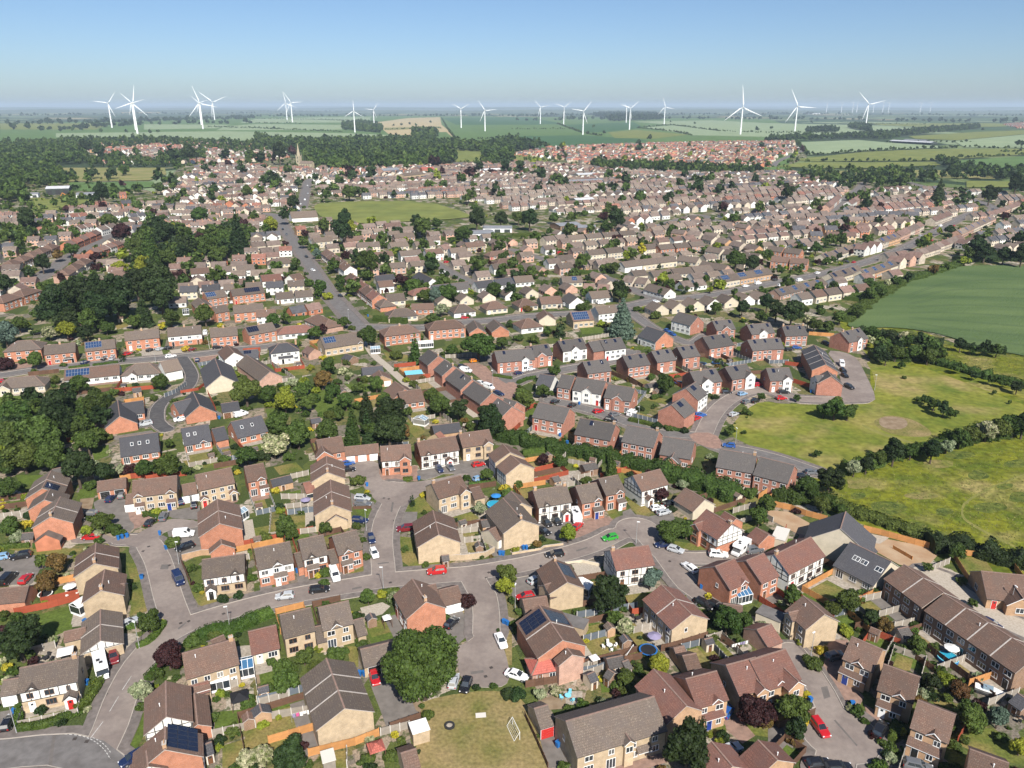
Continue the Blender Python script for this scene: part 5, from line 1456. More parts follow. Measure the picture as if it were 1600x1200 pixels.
nq.append(quarter([(1220,470),(1400,400),(1490,395),(1440,420),(1330,478),(1240,500)],27, SUB, dx=11, rows=(22,19)))
nq.append(quarter([(250,300),(320,258),(420,262),(470,290),(470,330),(430,345),(300,335)],10, OLD, dx=9.5, rows=(25,19), jit=.11, keep=.85))
nq.append(quarter([(480,300),(560,285),(700,275),(740,300),(700,312),(560,315)],24, OLD + SUB, dx=9.5, rows=(24,19), jit=.05, keep=.88))
nq.append(quarter([(640,265),(800,255),(1000,268),(1230,272),(1330,295),(1230,296),(1000,292),(740,288)],26, OLD, dx=9.5, rows=(26,20), jit=.11, keep=.82))
nq.append(quarter([(800,243),(860,232),(940,228),(1080,224),(1240,222),(1250,240),(1205,262),(1100,268),(1040,262),(930,262),(870,250)],12, NEW, dx=14, rows=(25,21), L=(7,12), jit=.3, keep=.85))
nq.append(quarter([(110,226),(250,222),(430,228),(420,236),(300,238),(120,240)],5, NEW, dx=16, rows=(28,24), L=(8,12), jit=.3, keep=.8))
nq.append(quarter([(140,246),(260,232),(440,238),(460,246),(380,256),(260,258),(150,256)],12, OLD, dx=15, rows=(32,26), jit=.2, keep=.75))
nq.append(quarter([(420,265),(560,262),(700,262),(820,258),(860,268),(640,282),(480,292)],18, OLD, dx=12, rows=(28,22), jit=.12, keep=.8))
nq.append(quarter([(1565,195),(1600,192),(1650,192),(1650,200),(1590,201)],10, NEW, dx=16, rows=(40,30)))
# the 300 that show largest become houses with all their parts; the rest stay one mass
def show(h): return h['W'] * h['L'] * (h['ze'] + 3) / max(40.0, h['dist']) ** 2
real = [h for h in HOUSES if h['cat'] == 'house' and -40 < h['p'][0] < 1640 and h['p'][1] < 1215]
real.sort(key=show, reverse=True)
NEAR = real[:300]; nearset = set(id(h) for h in NEAR)
FARH = [h for h in HOUSES if h['cat'] == 'house' and id(h) not in nearset]
for h in NEAR: build_house(h, 0 if h['dist'] < 230 else 1)
for h in HOUSES:
 if h['cat'] in ('garage','shed'): build_house(h, 1)
def attr_mat(name, rough, rowh=None):
 m = bpy.data.materials.new(name); n, l = _nodes(m); b = n['Principled BSDF']; b.inputs['Roughness'].default_value = rough; b.inputs['Specular IOR Level'].default_value = 0.2
 a = n.new('ShaderNodeAttribute'); a.attribute_name = 'Col'
 g = n.new('ShaderNodeNewGeometry'); no = n.new('ShaderNodeTexNoise'); no.inputs['Scale'].default_value = 0.6; no.inputs['Detail'].default_value = 5; l.new(g.outputs['Position'], no.inputs['Vector'])
 mr = n.new('ShaderNodeMapRange'); mr.inputs[1].default_value = .3; mr.inputs[2].default_value = .7; mr.inputs[3].default_value = .78; mr.inputs[4].default_value = 1.2; l.new(no.outputs['Fac'], mr.inputs[0])
 hs = n.new('ShaderNodeHueSaturation'); l.new(a.outputs['Color'], hs.inputs['Color']); l.new(mr.outputs[0], hs.inputs['Value']); l.new(hs.outputs[0], b.inputs['Base Color'])
 MATS[name] = m
attr_mat('far_wall',.9); attr_mat('far_roof',.88)
RC = dict(b=(0.165,0.108,0.09), g=(0.155,0.12,0.102), r=(0.21,0.10,0.075), s=(0.085,0.083,0.09), a=(0.125,0.112,0.105), k=(0.34,0.13,0.09), t=(0.185,0.146,0.118))
WC = dict(buff=(0.50,0.375,0.235), orange=(0.47,0.285,0.155), red=(0.42,0.165,0.095), brown=(0.25,0.145,0.085), pink=(0.47,0.29,0.215), white=(0.68,0.67,0.63), cream=(0.53,0.455,0.36))
def far_houses(hs):
 V, F, M, Cc = [],[],[],[]
 def quad(pts, m, col):
  b = len(V); V.extend(pts); F.append((b, b + 1, b + 2, b + 3)); M.append(m); Cc.extend([(*col, 1)] * 4)
 for h in hs:
  L, Wd, ze, zr = h['L'], h['W'], h['ze'], h['zr']; ca, sa = math.cos(h['a']), math.sin(h['a']); C = h['C']
  k = rng.uniform(.85,1.15); wc = [c * k for c in WC[h['wall']]]; k = rng.uniform(.78,1.25); rc = [c * k for c in RC[h['roof']]]
  def T(x, y, z): return (C.x + x * ca - y * sa, C.y + x * sa + y * ca, z)
  x, y = L / 2, Wd / 2
  hip = 'hip' in h['o']; rx = h['Lr'] / 2 if hip else x + .2
  s = (zr - ze) / y; o = .3; zo = ze - s * o + .12; xo = x + (.3 if hip else .2)
  for sg in (-1,1):
   quad([T(-x * sg, y * sg, 0), T(x * sg, y * sg, 0), T(x * sg, y * sg, ze), T(-x * sg, y * sg, ze)][::-1],0, wc)
   quad([T(-xo * sg, -sg * -(y + o), zo), T(xo * sg, (y + o) * sg, zo), T(rx * sg, 0, zr + .12), T(-rx * sg, 0, zr + .12)][::-1],1, rc)
   quad([T(sg * x, -y * sg, 0), T(sg * x, y * sg, 0), T(sg * x, y * sg, ze), T(sg * x, -y * sg, ze)],0, wc)
   if hip: quad([T(sg * xo, -(y + o) * sg, zo), T(sg * xo, (y + o) * sg, zo), T(sg * rx, 0, zr + .12), T(sg * rx, 0, zr + .12)],1, rc)
   else: quad([T(sg * x, -y * sg, ze), T(sg * x, y * sg, ze), T(sg * x, 0, zr), T(sg * x, 0, zr)],0, wc)
  n = max(2, int(L / 2.6))
  for fl in ([.9,3.2] if h['st'] >= 1.9 else [.9]):
   for i in range(n):
    xc = -x + L * (i + .5) / n; w = .6
    quad([T(xc - w - .08,-y - .03, fl - .08), T(xc + w + .08,-y - .03, fl - .08), T(xc + w + .08,-y - .03, fl + 1.2), T(xc - w - .08,-y - .03, fl + 1.2)],0,(.78,.78,.76))
    quad([T(xc - w, -y - .06, fl), T(xc + w, -y - .06, fl), T(xc + w, -y - .06, fl + 1.1), T(xc - w, -y - .06, fl + 1.1)],2,(0.03,0.035,0.04))
  if any(q.startswith('ch') for q in h['o']):
   cx = 0
   for (a0, b0),(a1, b1) in (((-.4,-.3),(.4,-.3)),((.4,-.3),(.4,.3)),((-.4,.3),(-.4,-.3))):
    quad([T(cx + a0, b0, zr - .3), T(cx + a1, b1, zr - .3), T(cx + a1, b1, zr + 1), T(cx + a0, b0, zr + 1)],0,(0.36,0.2,0.13))
   quad([T(-.4,-.3, zr + 1), T(.4,-.3, zr + 1), T(.4,.3, zr + 1), T(-.4,.3, zr + 1)],0,(0.3,0.2,0.15))
  for q in h['o']:
   if q[:2] in ('so','sb'):
    a = [float(z) for z in q[2:].split(',')]; nx = a[1] * 1.0; x0 = -x + L * a[0]
    if len(a) > 3: nx = a[3]
    zt, zb = zr - s * .4 + .17, zr - s * min(y, 3.0) + .17
    quad([T(x0,-min(y, 3.0), zb), T(min(x, x0 + nx),-min(y, 3.0), zb), T(min(x, x0 + nx),-.4, zt), T(x0,-.4, zt)],2,(0.03,0.06,0.15))
 me = np_mesh('town_houses', np.array(V), np.array(F),['far_wall','far_roof','solar_blue' if False else 'far_wall'], np.array(M), np.array(Cc))
 o = link('town_houses', me)
 stuff(o, 'mass of small distant houses spreading across the middle of the town','houses')
print('HOUSES', len(HOUSES),'near', len(NEAR),'far', len(FARH), nq, 'nearest far dist', min((h['dist'] for h in FARH), default=0))
far_houses(FARH)
# ================================================================ back gardens of the near houses: patio, lawn, fences, sheds
HX = np.array([(h['C'].x, h['C'].y, h['L'] / 2, h['W'] / 2, math.cos(h['a']), math.sin(h['a'])) for h in HOUSES])
def in_house(x, y, m):
 dx, dy = x - HX[:, 0], y - HX[:, 1]
 u = dx * HX[:, 4] + dy * HX[:, 5]; v = -dx * HX[:, 5] + dy * HX[:, 4]
 return bool(np.any((np.abs(u) < HX[:, 2] + m) & (np.abs(v) < HX[:, 3] + m)))
AREAP = [[(p.x, p.y) for p in w] for w, s_ in AREAS]
gg = random.Random(21)
GARDEN_FENCES = []; GARDEN_SHEDS = []
TRP = [px(*q) if False else q for q in []]
def free(x, y, own):
 if not road_clear(x, y, .3): return False
 dx, dy = x - HX[:, 0], y - HX[:, 1]
 u = np.abs(dx * HX[:, 4] + dy * HX[:, 5]); v = np.abs(-dx * HX[:, 5] + dy * HX[:, 4])
 k = (u < HX[:, 2] + .5) & (v < HX[:, 3] + .5); k[own] = False
 if k.any(): return False
 P = proj((x, y, 0))
 return not any(inpoly((x, y), a) for a in AREAP) and not (X_MEADOW(P))
def X_MEADOW(P): return P[0] > 1230 and 500 < P[1] < 830 and P[0] > 1230 + (P[1] - 760) * 1.2 or (640 < P[0] < 862 and P[1] > 1080)
index = {id(h): i for i, h in enumerate(HOUSES)}
for h in NEAR:
 if h['dist'] > 330 or h['st'] < 1: continue
 i = index[id(h)]; C = h['C']; ca, sa = math.cos(h['a']), math.sin(h['a'])
 def W2(x, y): return (C.x + x * ca - y * sa, C.y + x * sa + y * ca)
 best = None
 gable = 'nf' in h['o']
 for sg in (-1,1):
  # how far the plot can run out on this side
  d = 0.0
  while d < 10.5:
   q = d + .7
   if not all(free(*W2(x, sg * (h['W'] / 2 + q)), i) for x in (-h['L'] / 2 + .3,0, h['L'] / 2 - .3)): break
   d = q
  if best is None or d > best[0]: best = (d, sg)
 d, sg = best
 if d < 3.5: continue
 x0, x1 = -h['L'] / 2 + .15, h['L'] / 2 - .15; y0 = sg * (h['W'] / 2 + .05); dp = min(d * .4, gg.uniform(1.8,3.2)); y1 = sg * (h['W'] / 2 + dp); y2 = sg * (h['W'] / 2 + d - .5)
 ZP[0] += .00012
 structure(sheet('patio',[W2(x0, y0), W2(x1, y0), W2(x1, y1), W2(x0, y1)], ZP[0], gg.choice(['paving','paving','gravel','drive_pink','drive_grey'])))
 OPEN.append([proj((*W2(x, y),0)) for x, y in ((x0, y0),(x1, y0),(x1, y1),(x0, y1))])
 f = gg.uniform(.55,.9)
 structure(sheet('lawn',[W2(x0 + .5, y1), W2(x0 + (x1 - x0) * f, y1), W2(x0 + (x1 - x0) * f, y2), W2(x0 + .5, y2)], ZP[0] + .0001, gg.choice(['lawn','lawn_green','lawn','lawn_dry'])))
 OPEN.append([proj((*W2(x, y),0)) for x, y in ((x0 + .5, y1),(x0 + (x1 - x0) * f, y1),(x0 + (x1 - x0) * f, y2),(x0 + .5, y2))])
 col = gg.choice(['brown','grey','grey','orange','brown','red','slate'])
 ye = sg * (h['W'] / 2 + d)
 xs = h['L'] / 2 + .1
 if gg.random() < .85: GARDEN_FENCES.append(([W2(-xs, y0), W2(-xs, ye), W2(xs, ye)] + ([W2(xs, y0)] if gg.random() < .5 else []), col))
 if gg.random() < .4 and d > 6: GARDEN_SHEDS.append((W2(xs * gg.choice([-.6,.65]), sg * (h['W'] / 2 + d - 1.5)), h['a']))
print('GARDENS', len(GARDEN_FENCES), len(GARDEN_SHEDS))
# ================================================================ trees, shrubs, hedges
def leaf_mat(name, col, col2, hue=0.02, val=0.22):
 m = bpy.data.materials.new('leaf_' + name); n, l = _nodes(m); b = n['Principled BSDF']
 b.inputs['Roughness'].default_value = 0.62; b.inputs['Specular IOR Level'].default_value = 0.18
 m.diffuse_color = (*col, 1)
 tc = n.new('ShaderNodeNewGeometry')
 no = n.new('ShaderNodeTexNoise'); no.inputs['Scale'].default_value = 1.1; no.inputs['Detail'].default_value = 4; l.new(tc.outputs['Position'], no.inputs['Vector'])
 mr = n.new('ShaderNodeMapRange'); mr.inputs[1].default_value = .35; mr.inputs[2].default_value = .68; l.new(no.outputs['Fac'], mr.inputs[0])
 mx = n.new('ShaderNodeMix'); mx.data_type = 'RGBA'; l.new(mr.outputs[0], mx.inputs[0]); mx.inputs[6].default_value = (*col, 1); mx.inputs[7].default_value = (*col2,1)
 oi = n.new('ShaderNodeObjectInfo')
 r1 = n.new('ShaderNodeMapRange'); r1.inputs[3].default_value = 1 - val; r1.inputs[4].default_value = 1 + val; l.new(oi.outputs['Random'], r1.inputs[0])
 mu = n.new('ShaderNodeMath'); mu.operation = 'MULTIPLY'; l.new(oi.outputs['Random'], mu.inputs[0]); mu.inputs[1].default_value = 7.13
 fr = n.new('ShaderNodeMath'); fr.operation = 'FRACT'; l.new(mu.outputs[0], fr.inputs[0])
 r2 = n.new('ShaderNodeMapRange'); r2.inputs[3].default_value = .5 - hue; r2.inputs[4].default_value = .5 + hue; l.new(fr.outputs[0], r2.inputs[0])
 ri = n.new('ShaderNodeMapRange'); ri.inputs[3].default_value = .62; ri.inputs[4].default_value = 1.42; l.new(tc.outputs['Random Per Island'], ri.inputs[0])
 vm = n.new('ShaderNodeMath'); vm.operation = 'MULTIPLY'; l.new(r1.outputs[0], vm.inputs[0]); l.new(ri.outputs[0], vm.inputs[1])
 hs = n.new('ShaderNodeHueSaturation'); l.new(mx.outputs[2], hs.inputs['Color']); l.new(vm.outputs[0], hs.inputs['Value']); l.new(r2.outputs[0], hs.inputs['Hue'])
 l.new(hs.outputs[0], b.inputs['Base Color'])
 tr = n.new('ShaderNodeBsdfTranslucent'); l.new(hs.outputs[0], tr.inputs['Color'])
 ms = n.new('ShaderNodeMixShader'); ms.inputs[0].default_value = 0.22; l.new(b.outputs[0], ms.inputs[1]); l.new(tr.outputs[0], ms.inputs[2])
 l.new(ms.outputs[0], n['Material Output'].inputs['Surface'])
 MATS['leaf_' + name] = m
leaf_mat('oak',(0.0378,0.0655,0.0134),(0.063,0.0966,0.0202))
leaf_mat('mid',(0.0521,0.079,0.0168),(0.084,0.1176,0.0252))
leaf_mat('dark',(0.0202,0.037,0.0118),(0.0353,0.0571,0.0176))
leaf_mat('lime',(0.15,0.185,0.018),(0.22,0.25,0.03))
leaf_mat('yellow',(0.36,0.30,0.02),(0.45,0.38,0.05))
leaf_mat('purple',(0.030,0.012,0.013),(0.052,0.02,0.02), hue=.01)
leaf_mat('pale',(0.16,0.20,0.10),(0.34,0.36,0.22))
leaf_mat('blossom',(0.10,0.14,0.04),(0.50,0.47,0.30))
leaf_mat('rust',(0.11,0.075,0.022),(0.15,0.085,0.03))
leaf_mat('blue',(0.075,0.115,0.085),(0.12,0.17,0.13))
leaf_mat('hedge',(0.0487,0.0823,0.0151),(0.0798,0.1218,0.0218))
mat('bark',(0.10,0.075,0.055),0.9, var=(0.06,0.045,0.035), scale=3)
CORE = None
def ico():
 global CORE
 if CORE is None:
  t = (1 + 5 ** .5) / 2
  v = np.array([(-1, t, 0),(1, t, 0),(-1,-t, 0),(1,-t, 0),(0,-1, t),(0,1, t),(0,-1,-t),(0,1,-t),(t, 0,-1),(t, 0,1),(-t, 0,-1),(-t, 0,1)], float); v /= np.linalg.norm(v[0])
  f = np.array([(0,11,5),(0,5,1),(0,1,7),(0,7,10),(0,10,11),(1,5,9),(5,11,4),(11,10,2),(10,7,6),(7,1,8),(3,9,4),(3,4,2),(3,2,6),(3,6,8),(3,8,9),(4,9,5),(2,4,11),(6,2,10),(8,6,7),(9,8,1)])
  CORE = (v, f)
 return CORE
def leaf_quads(P, N, size, g):
 """square leaf clumps at P facing roughly N"""
 n = len(P)
 N = N + g.normal(0,.55,(n, 3)); N /= np.linalg.norm(N, axis=1)[:, None] + 1e-9
 a = g.normal(0,1,(n, 3)); U = np.cross(N, a); U /= np.linalg.norm(U, axis=1)[:, None] + 1e-9; Vv = np.cross(N, U)
 s = size * g.uniform(.6,1.35,(n, 1)); asp = g.uniform(.6,1.0,(n, 1))
 q = np.stack([P - U * s - Vv * s * asp * .55, P + U * s * .5 - Vv * s * asp, P + U * s + Vv * s * asp * .6, P - U * s * .4 + Vv * s * asp],1)
 return q.reshape(-1,3), np.arange(4 * n).reshape(-1,4)
SHAPES = {   # lobes: function giving centres and radii in a crown of horizontal radius 1
 'round': dict(cz=1.2, h=1.0, trunk=.8),'broad': dict(cz=1.0, h=.78, trunk=.6),'oval': dict(cz=1.5, h=1.35, trunk=.6),
 'cone': dict(cz=2.0, h=2.0, trunk=.3),'column': dict(cz=2.4, h=2.4, trunk=.2),'bush': dict(cz=.55, h=.62, trunk=.25),'cedar': dict(cz=1.35, h=1.3, trunk=.5)}
def lobes(shape, g, k):
 S = SHAPES[shape]; out = []
 if shape in ('cone','column','cedar'):
  for i in range(k):
   t = (i + .5) / k; z = S['cz'] + S['h'] * (2 * t - 1)
   rad = (1 - t) ** (.85 if shape != 'column' else .5) * .92 + .05
   if shape == 'column': rad *= min(1,.55 + t * 3)
   m = 1 if rad < .25 else (3 if rad < .5 else 5)
   ph = g.uniform(0,6)
   for j in range(m):
    a = ph + j * 6.283 / m + g.normal(0,.2); rr = rad * .55 if m > 1 else 0
    out.append((rr * math.cos(a), rr * math.sin(a), z + g.normal(0,.05), max(.13, rad * g.uniform(.42,.6))))
 else:
  n = k
  for i in range(n):
   ph = math.acos(1 - 1.55 * (i + .5) / n); th = i * 2.399 + g.normal(0,.25)
   d = np.array([math.sin(ph) * math.cos(th), math.sin(ph) * math.sin(th), math.cos(ph)])
   r = g.uniform(.2,.44); dist = g.uniform(.46,.84)
   out.append((d[0] * dist, d[1] * dist, S['cz'] + d[2] * dist * S['h'], r))
  out.append((0,0, S['cz'] + .05,.62 * min(1, S['h'] + .05)))
 return np.array(out)
def crown_arrays(shape, seed, nleaf, size, k=14, core=True):
 g = np.random.default_rng(seed * 31 + 5)
 Lb = lobes(shape, g, k)
 w = Lb[:, 3] ** 2; idx = g.choice(len(Lb), nleaf * 2, p=w / w.sum())
 D = g.normal(0,1,(nleaf * 2,3)); D[:, 2] = D[:, 2] * .9 + .25; D /= np.linalg.norm(D, axis=1)[:, None]
 rr = Lb[idx, 3] * g.uniform(.8,1.1, nleaf * 2); zs = .85 if shape != 'cedar' else .4
 P = Lb[idx, :3] + D * rr[:, None] * np.array([1,1, zs])
 keep = np.ones(len(P), bool)
 for (x, y, z, r) in Lb:      # drop leaves buried in another lobe
  keep &= np.sum(((P - (x, y, z)) / (1,1, zs)) ** 2, axis=1) > (r * .74) ** 2
 P, D = P[keep][:nleaf], D[keep][:nleaf]
 fit = 1.0 / np.percentile(np.hypot(P[:, 0], P[:, 1]),97); P = P * fit; Lb = Lb * fit
 V, F = leaf_quads(P, D, size, g)
 if core:
  cv, cf = ico(); vs, fs = [V],[F]; o = len(V)
  for (x, y, z, r) in Lb:
   vs.append(cv * r * .78 * np.array([1,1, zs]) + (x, y, z)); fs.append(np.concatenate([cf, cf[:, 2:]],1) + o); o += 12
  V = np.concatenate(vs); F = np.concatenate(fs)
 return V, F
def fix_tris(V, F):
 """split degenerate quads (core faces) so the mesh stays clean"""
 return V, F
def crown_mesh(shape, seed, leaf, nleaf=1500, size=.085, k=14):
 def f():
  V, F = crown_arrays(shape, seed, nleaf, size, k)
  n4 = F[:, 2] != F[:, 3]
  me = bpy.data.meshes.new('crown')
  me.from_pydata(V.tolist(),[], F[n4].tolist() + F[~n4][:, :3].tolist())
  me.materials.append(MATS['leaf_' + leaf]); me.update()
  return me
 return shared(('crown', shape, seed, leaf, nleaf, k), f)
def trunk_mesh(shape, seed):
 def f():
  g = random.Random(seed); mb = MB(); S = SHAPES[shape]; top = S['cz'] * .95
  mb.cyl((0,0,0),(g.uniform(-.04,.04), g.uniform(-.04,.04), top),.095,.05,'bark',9)
  if shape not in ('cone','column'):
   for i in range(5):
    a = i * 1.256 + g.uniform(-.3,.3); z = top * g.uniform(.5,.8)
    mb.cyl((0,0, z),(math.cos(a) * .5, math.sin(a) * .5, z + .45 * S['h']),.045,.018,'bark',6)
  return mb.mesh('trunk')
 return shared(('trunk', shape, seed), f)
KIND = {  # kind: (shape, leaf, words, category)
 'oak': ('round','oak','broad deep green tree','tree'),'mid': ('round','mid','rounded mid-green tree','tree'),'dark': ('oval','dark','dense dark green tree','tree'),'lime': ('round','lime','bright yellow-green tree','tree'),
 'purple': ('round','purple','dark purple-leaved tree','tree'),'pale': ('round','pale','pale grey-green tree','tree'),'white': ('round','blossom','tree with creamy white blossom','tree'),'rust': ('round','rust','rusty brown-green tree','tree'),
 'cone': ('cone','oak','tall conical conifer','tree'),'dcone': ('cone','dark','dark pointed conifer','tree'),'col': ('column','dark','slim dark columnar conifer','tree'),'yel': ('oval','yellow','golden yellow tree','tree'),'cedar': ('cedar','blue','wide blue-green cedar','tree'),'blue': ('round','blue','bluish green tree','tree'),
 'bm': ('bush','mid','mid-green shrub','shrub'),'bd': ('bush','dark','dark green shrub','shrub'),'bl': ('bush','lime','bright lime-green shrub','shrub'),'by': ('bush','yellow','golden yellow shrub','shrub'),'bw': ('bush','blossom','shrub with whitish blossom','shrub'),'bp': ('bush','purple','purple-leaved shrub','shrub'),'br': ('bush','rust','rusty brown shrub','shrub'),'ba': ('bush','pale','pale grey-green shrub','shrub')}
TREES = []
def T(t, *items):
 for it in items:
  x, y, r, k = it; TREES.append((px(t, x, y), r / 4.0, k))
T('A',(110,378,130,'dark'),(925,290,72,'oak'),(1052,500,88,'purple'),(1198,410,55,'bm'),(888,718,72,'pale'),(968,620,48,'bm'),(886,815,38,'bm'),(255,838,42,'bd'),(606,660,30,'bl'),(1545,1150,66,'white'),(1262,98,22,'by'),(1402,76,28,'by'),(1395,142,42,'bd'),(1490,122,36,'bd'),(1515,682,20,'by'),(180,492,42,'bm'),(1352,362,48,'bm'),(1310,340,40,'bd'),(1002,290,30,'bl'),(1380,735,36,'bl'),(1450,960,50,'bm'),(1560,910,50,'bm'),(1330,880,40,'bm'),(1375,1030,44,'bd'),(1550,800,50,'bm'),(1280,410,26,'bm'),(20,240,36,'bm'),(160,165,36,'bw'),(1240,80,40,'bm'),(280,50,60,'rust'))
T('B',(1045,545,232,'oak'),(1326,150,56,'purple'),(1186,268,42,'bm'),(852,140,48,'ba'),(700,128,50,'mid'),(790,118,36,'bl'),(660,420,42,'bm'),(300,500,58,'mid'),(500,488,62,'mid'),(160,575,62,'mid'),(185,655,80,'mid'),(395,455,34,'bl'),(75,702,42,'bm'),(205,1150,110,'dark'),(50,1120,75,'white'),(1072,868,44,'bm'),(1036,812,22,'bm'),(850,1120,55,'bm'),(1585,735,52,'bd'),(40,930,40,'bl'),(285,1060,42,'bp'),(140,880,26,'bl'),(640,250,40,'bd'),(320,660,30,'bl'),(100,540,36,'bm'),(370,560,50,'mid'),(560,470,30,'bm'),(1560,60,60,'lime'),(700,1150,50,'bm'),(910,1030,34,'bm'),(1010,1100,20,'bd'))
T('C',(622,118,104,'dark'),(862,42,46,'blue'),(640,272,52,'mid'),(712,325,58,'white'),(455,406,27,'by'),(1345,280,88,'oak'),(1450,275,58,'oak'),(920,545,72,'lime'),(985,632,36,'ba'),(715,640,62,'mid'),(556,640,28,'by'),(275,715,42,'bw'),(180,742,42,'ba'),(1100,1095,145,'dark'),(1530,845,105,'purple'),(1190,950,34,'col'),(1236,992,24,'bl'),(876,1082,30,'bd'),(500,1186,26,'bd'),(30,738,56,'bd'),(1312,1022,42,'bl'),(1262,380,36,'bm'),(590,322,34,'bd'),(560,245,30,'bd'),(800,385,18,'bd'),(640,690,40,'bm'),(700,720,36,'bm'),(240,160,24,'bl'),(50,225,30,'bm'),(160,1000,16,'bm'),(1580,900,60,'rust'),(490,100,30,'bm'))
T('D',(500,165,75,'mid'),(408,195,58,'mid'),(650,262,56,'dark'),(730,312,54,'rust'),(140,362,28,'bl'),(202,412,32,'bl'),(330,462,40,'by'),(282,542,62,'bm'),(490,345,46,'bl'),(160,830,110,'mid'),(182,965,62,'dark'),(15,845,62,'purple'),(930,432,60,'mid'),(1035,445,42,'bm'),(1030,655,62,'dark'),(1125,650,56,'lime'),(980,738,48,'ba'),(1205,725,60,'rust'),(1275,870,95,'mid'),(1290,955,42,'bm'),(1440,890,66,'blue'),(1575,1070,56,'lime'),(1462,1010,42,'bm'),(768,1135,44,'ba'),(1280,162,34,'mid'),(155,130,58,'mid'),(88,168,24,'bw'),(240,740,36,'by'),(232,920,26,'by'),(560,250,40,'bd'),(850,400,30,'bm'),(1120,760,40,'bm'),(1130,900,36,'bm'),(800,990,30,'bd'),(590,100,30,'bm'),(1220,1020,40,'bm'),(660,90,40,'bm'),(1210,40,28,'bm'))
T('E',(58,450,68,'mid'),(478,320,100,'dark'),(640,335,64,'dark'),(752,335,42,'pale'),(805,340,42,'purple'),(905,330,58,'oak'),(1055,315,76,'oak'),(975,320,40,'dark'),(1540,235,78,'oak'),(545,165,80,'mid'),(470,90,70,'mid'),(250,130,120,'mid'),(90,120,130,'mid'),(140,240,110,'mid'),(330,40,110,'dark'),(310,260,90,'mid'),(30,270,90,'oak'),(640,645,66,'mid'),(705,705,54,'bm'),(755,728,40,'bm'),(540,712,44,'bl'),(618,735,36,'bw'),(148,685,48,'by'),(55,690,66,'mid'),(110,760,50,'ba'),(10,560,36,'by'),(350,905,70,'rust'),(292,1010,56,'rust'),(1082,790,48,'bm'),(430,250,50,'dark'),(1165,335,36,'mid'),(1278,292,20,'bd'),(1330,235,30,'bm'),(410,30,30,'col'),(1060,170,32,'mid'),(1400,270,40,'bm'),(1240,320,26,'bw'),(260,910,44,'mid'),(680,380,30,'by'),(910,615,24,'bm'),(980,600,30,'bl'),(1480,350,26,'by'),(560,440,40,'bm'),(180,620,40,'bd'),(670,130,40,'bm'))
T('F',(180,690,72,'mid'),(225,730,46,'mid'),(110,175,80,'white'),(130,50,66,'mid'),(260,120,80,'mid'),(440,100,72,'oak'),(592,90,52,'cone'),(690,40,44,'dcone'),(830,75,105,'dark'),(700,140,52,'dark'),(915,110,46,'rust'),(760,150,50,'oak'),(1400,575,44,'pale'),(1562,448,42,'by'),(1565,480,36,'bm'),(1445,362,46,'mid'),(975,530,17,'col'),(630,688,34,'bm'),(686,880,34,'bm'),(670,770,28,'bm'),(430,705,44,'mid'),(440,975,44,'bm'),(388,1000,24,'by'),(1572,992,62,'mid'),(1470,45,84,'dark'),(125,468,28,'by'),(1240,652,24,'bd'),(430,1035,36,'bm'),(640,405,50,'bm'),(40,240,60,'bd'),(210,260,40,'bm'),(60,760,46,'bm'),(350,690,40,'bd'),(150,570,40,'bd'),(1250,60,40,'oak'),(1340,100,34,'mid'),(1060,930,28,'bm'),(1380,760,30,'bm'),(930,830,30,'bm'),(860,1140,50,'bm'))
T('G',(350,740,55,'lime'),(990,700,88,'mid'),(1095,695,72,'mid'),(938,480,56,'purple'),(190,268,44,'purple'),(300,282,48,'oak'),(190,770,28,'bd'),(160,798,32,'br'),(122,826,25,'bd'),(622,330,50,'cone'),(1065,425,38,'pale'),(880,1010,52,'blue'),(1545,635,56,'mid'),(1162,780,30,'bl'),(398,312,18,'by'),(1362,90,36,'mid'),(905,302,28,'bl'),(470,400,40,'bm'),(40,430,36,'bm'),(110,350,36,'bm'),(60,300,40,'bm'),(250,250,30,'bm'),(780,520,30,'bd'),(20,840,26,'bl'),(1480,480,50,'bm'),(1590,560,60,'oak'),(1000,580,32,'bd'),(1240,530,26,'bp'))
T('H',(390,385,82,'dark'),(255,440,82,'oak'),(618,300,48,'dark'),(790,228,64,'dark'),(1030,208,66,'dark'),(895,220,52,'oak'),(540,330,48,'pale'),(700,270,46,'oak'),(305,230,28,'oak'),(1185,850,56,'oak'),(1002,942,34,'mid'),(1215,1030,34,'bm'),(1120,185,46,'pale'),(1200,140,60,'oak'),(1290,110,60,'mid'),(1370,90,66,'white'),(1450,80,66,'mid'),(1540,60,70,'oak'),(1600,50,70,'dark'),(180,590,34,'bp'),(610,1010,30,'bm'),(460,580,50,'mid'),(340,560,50,'mid'))
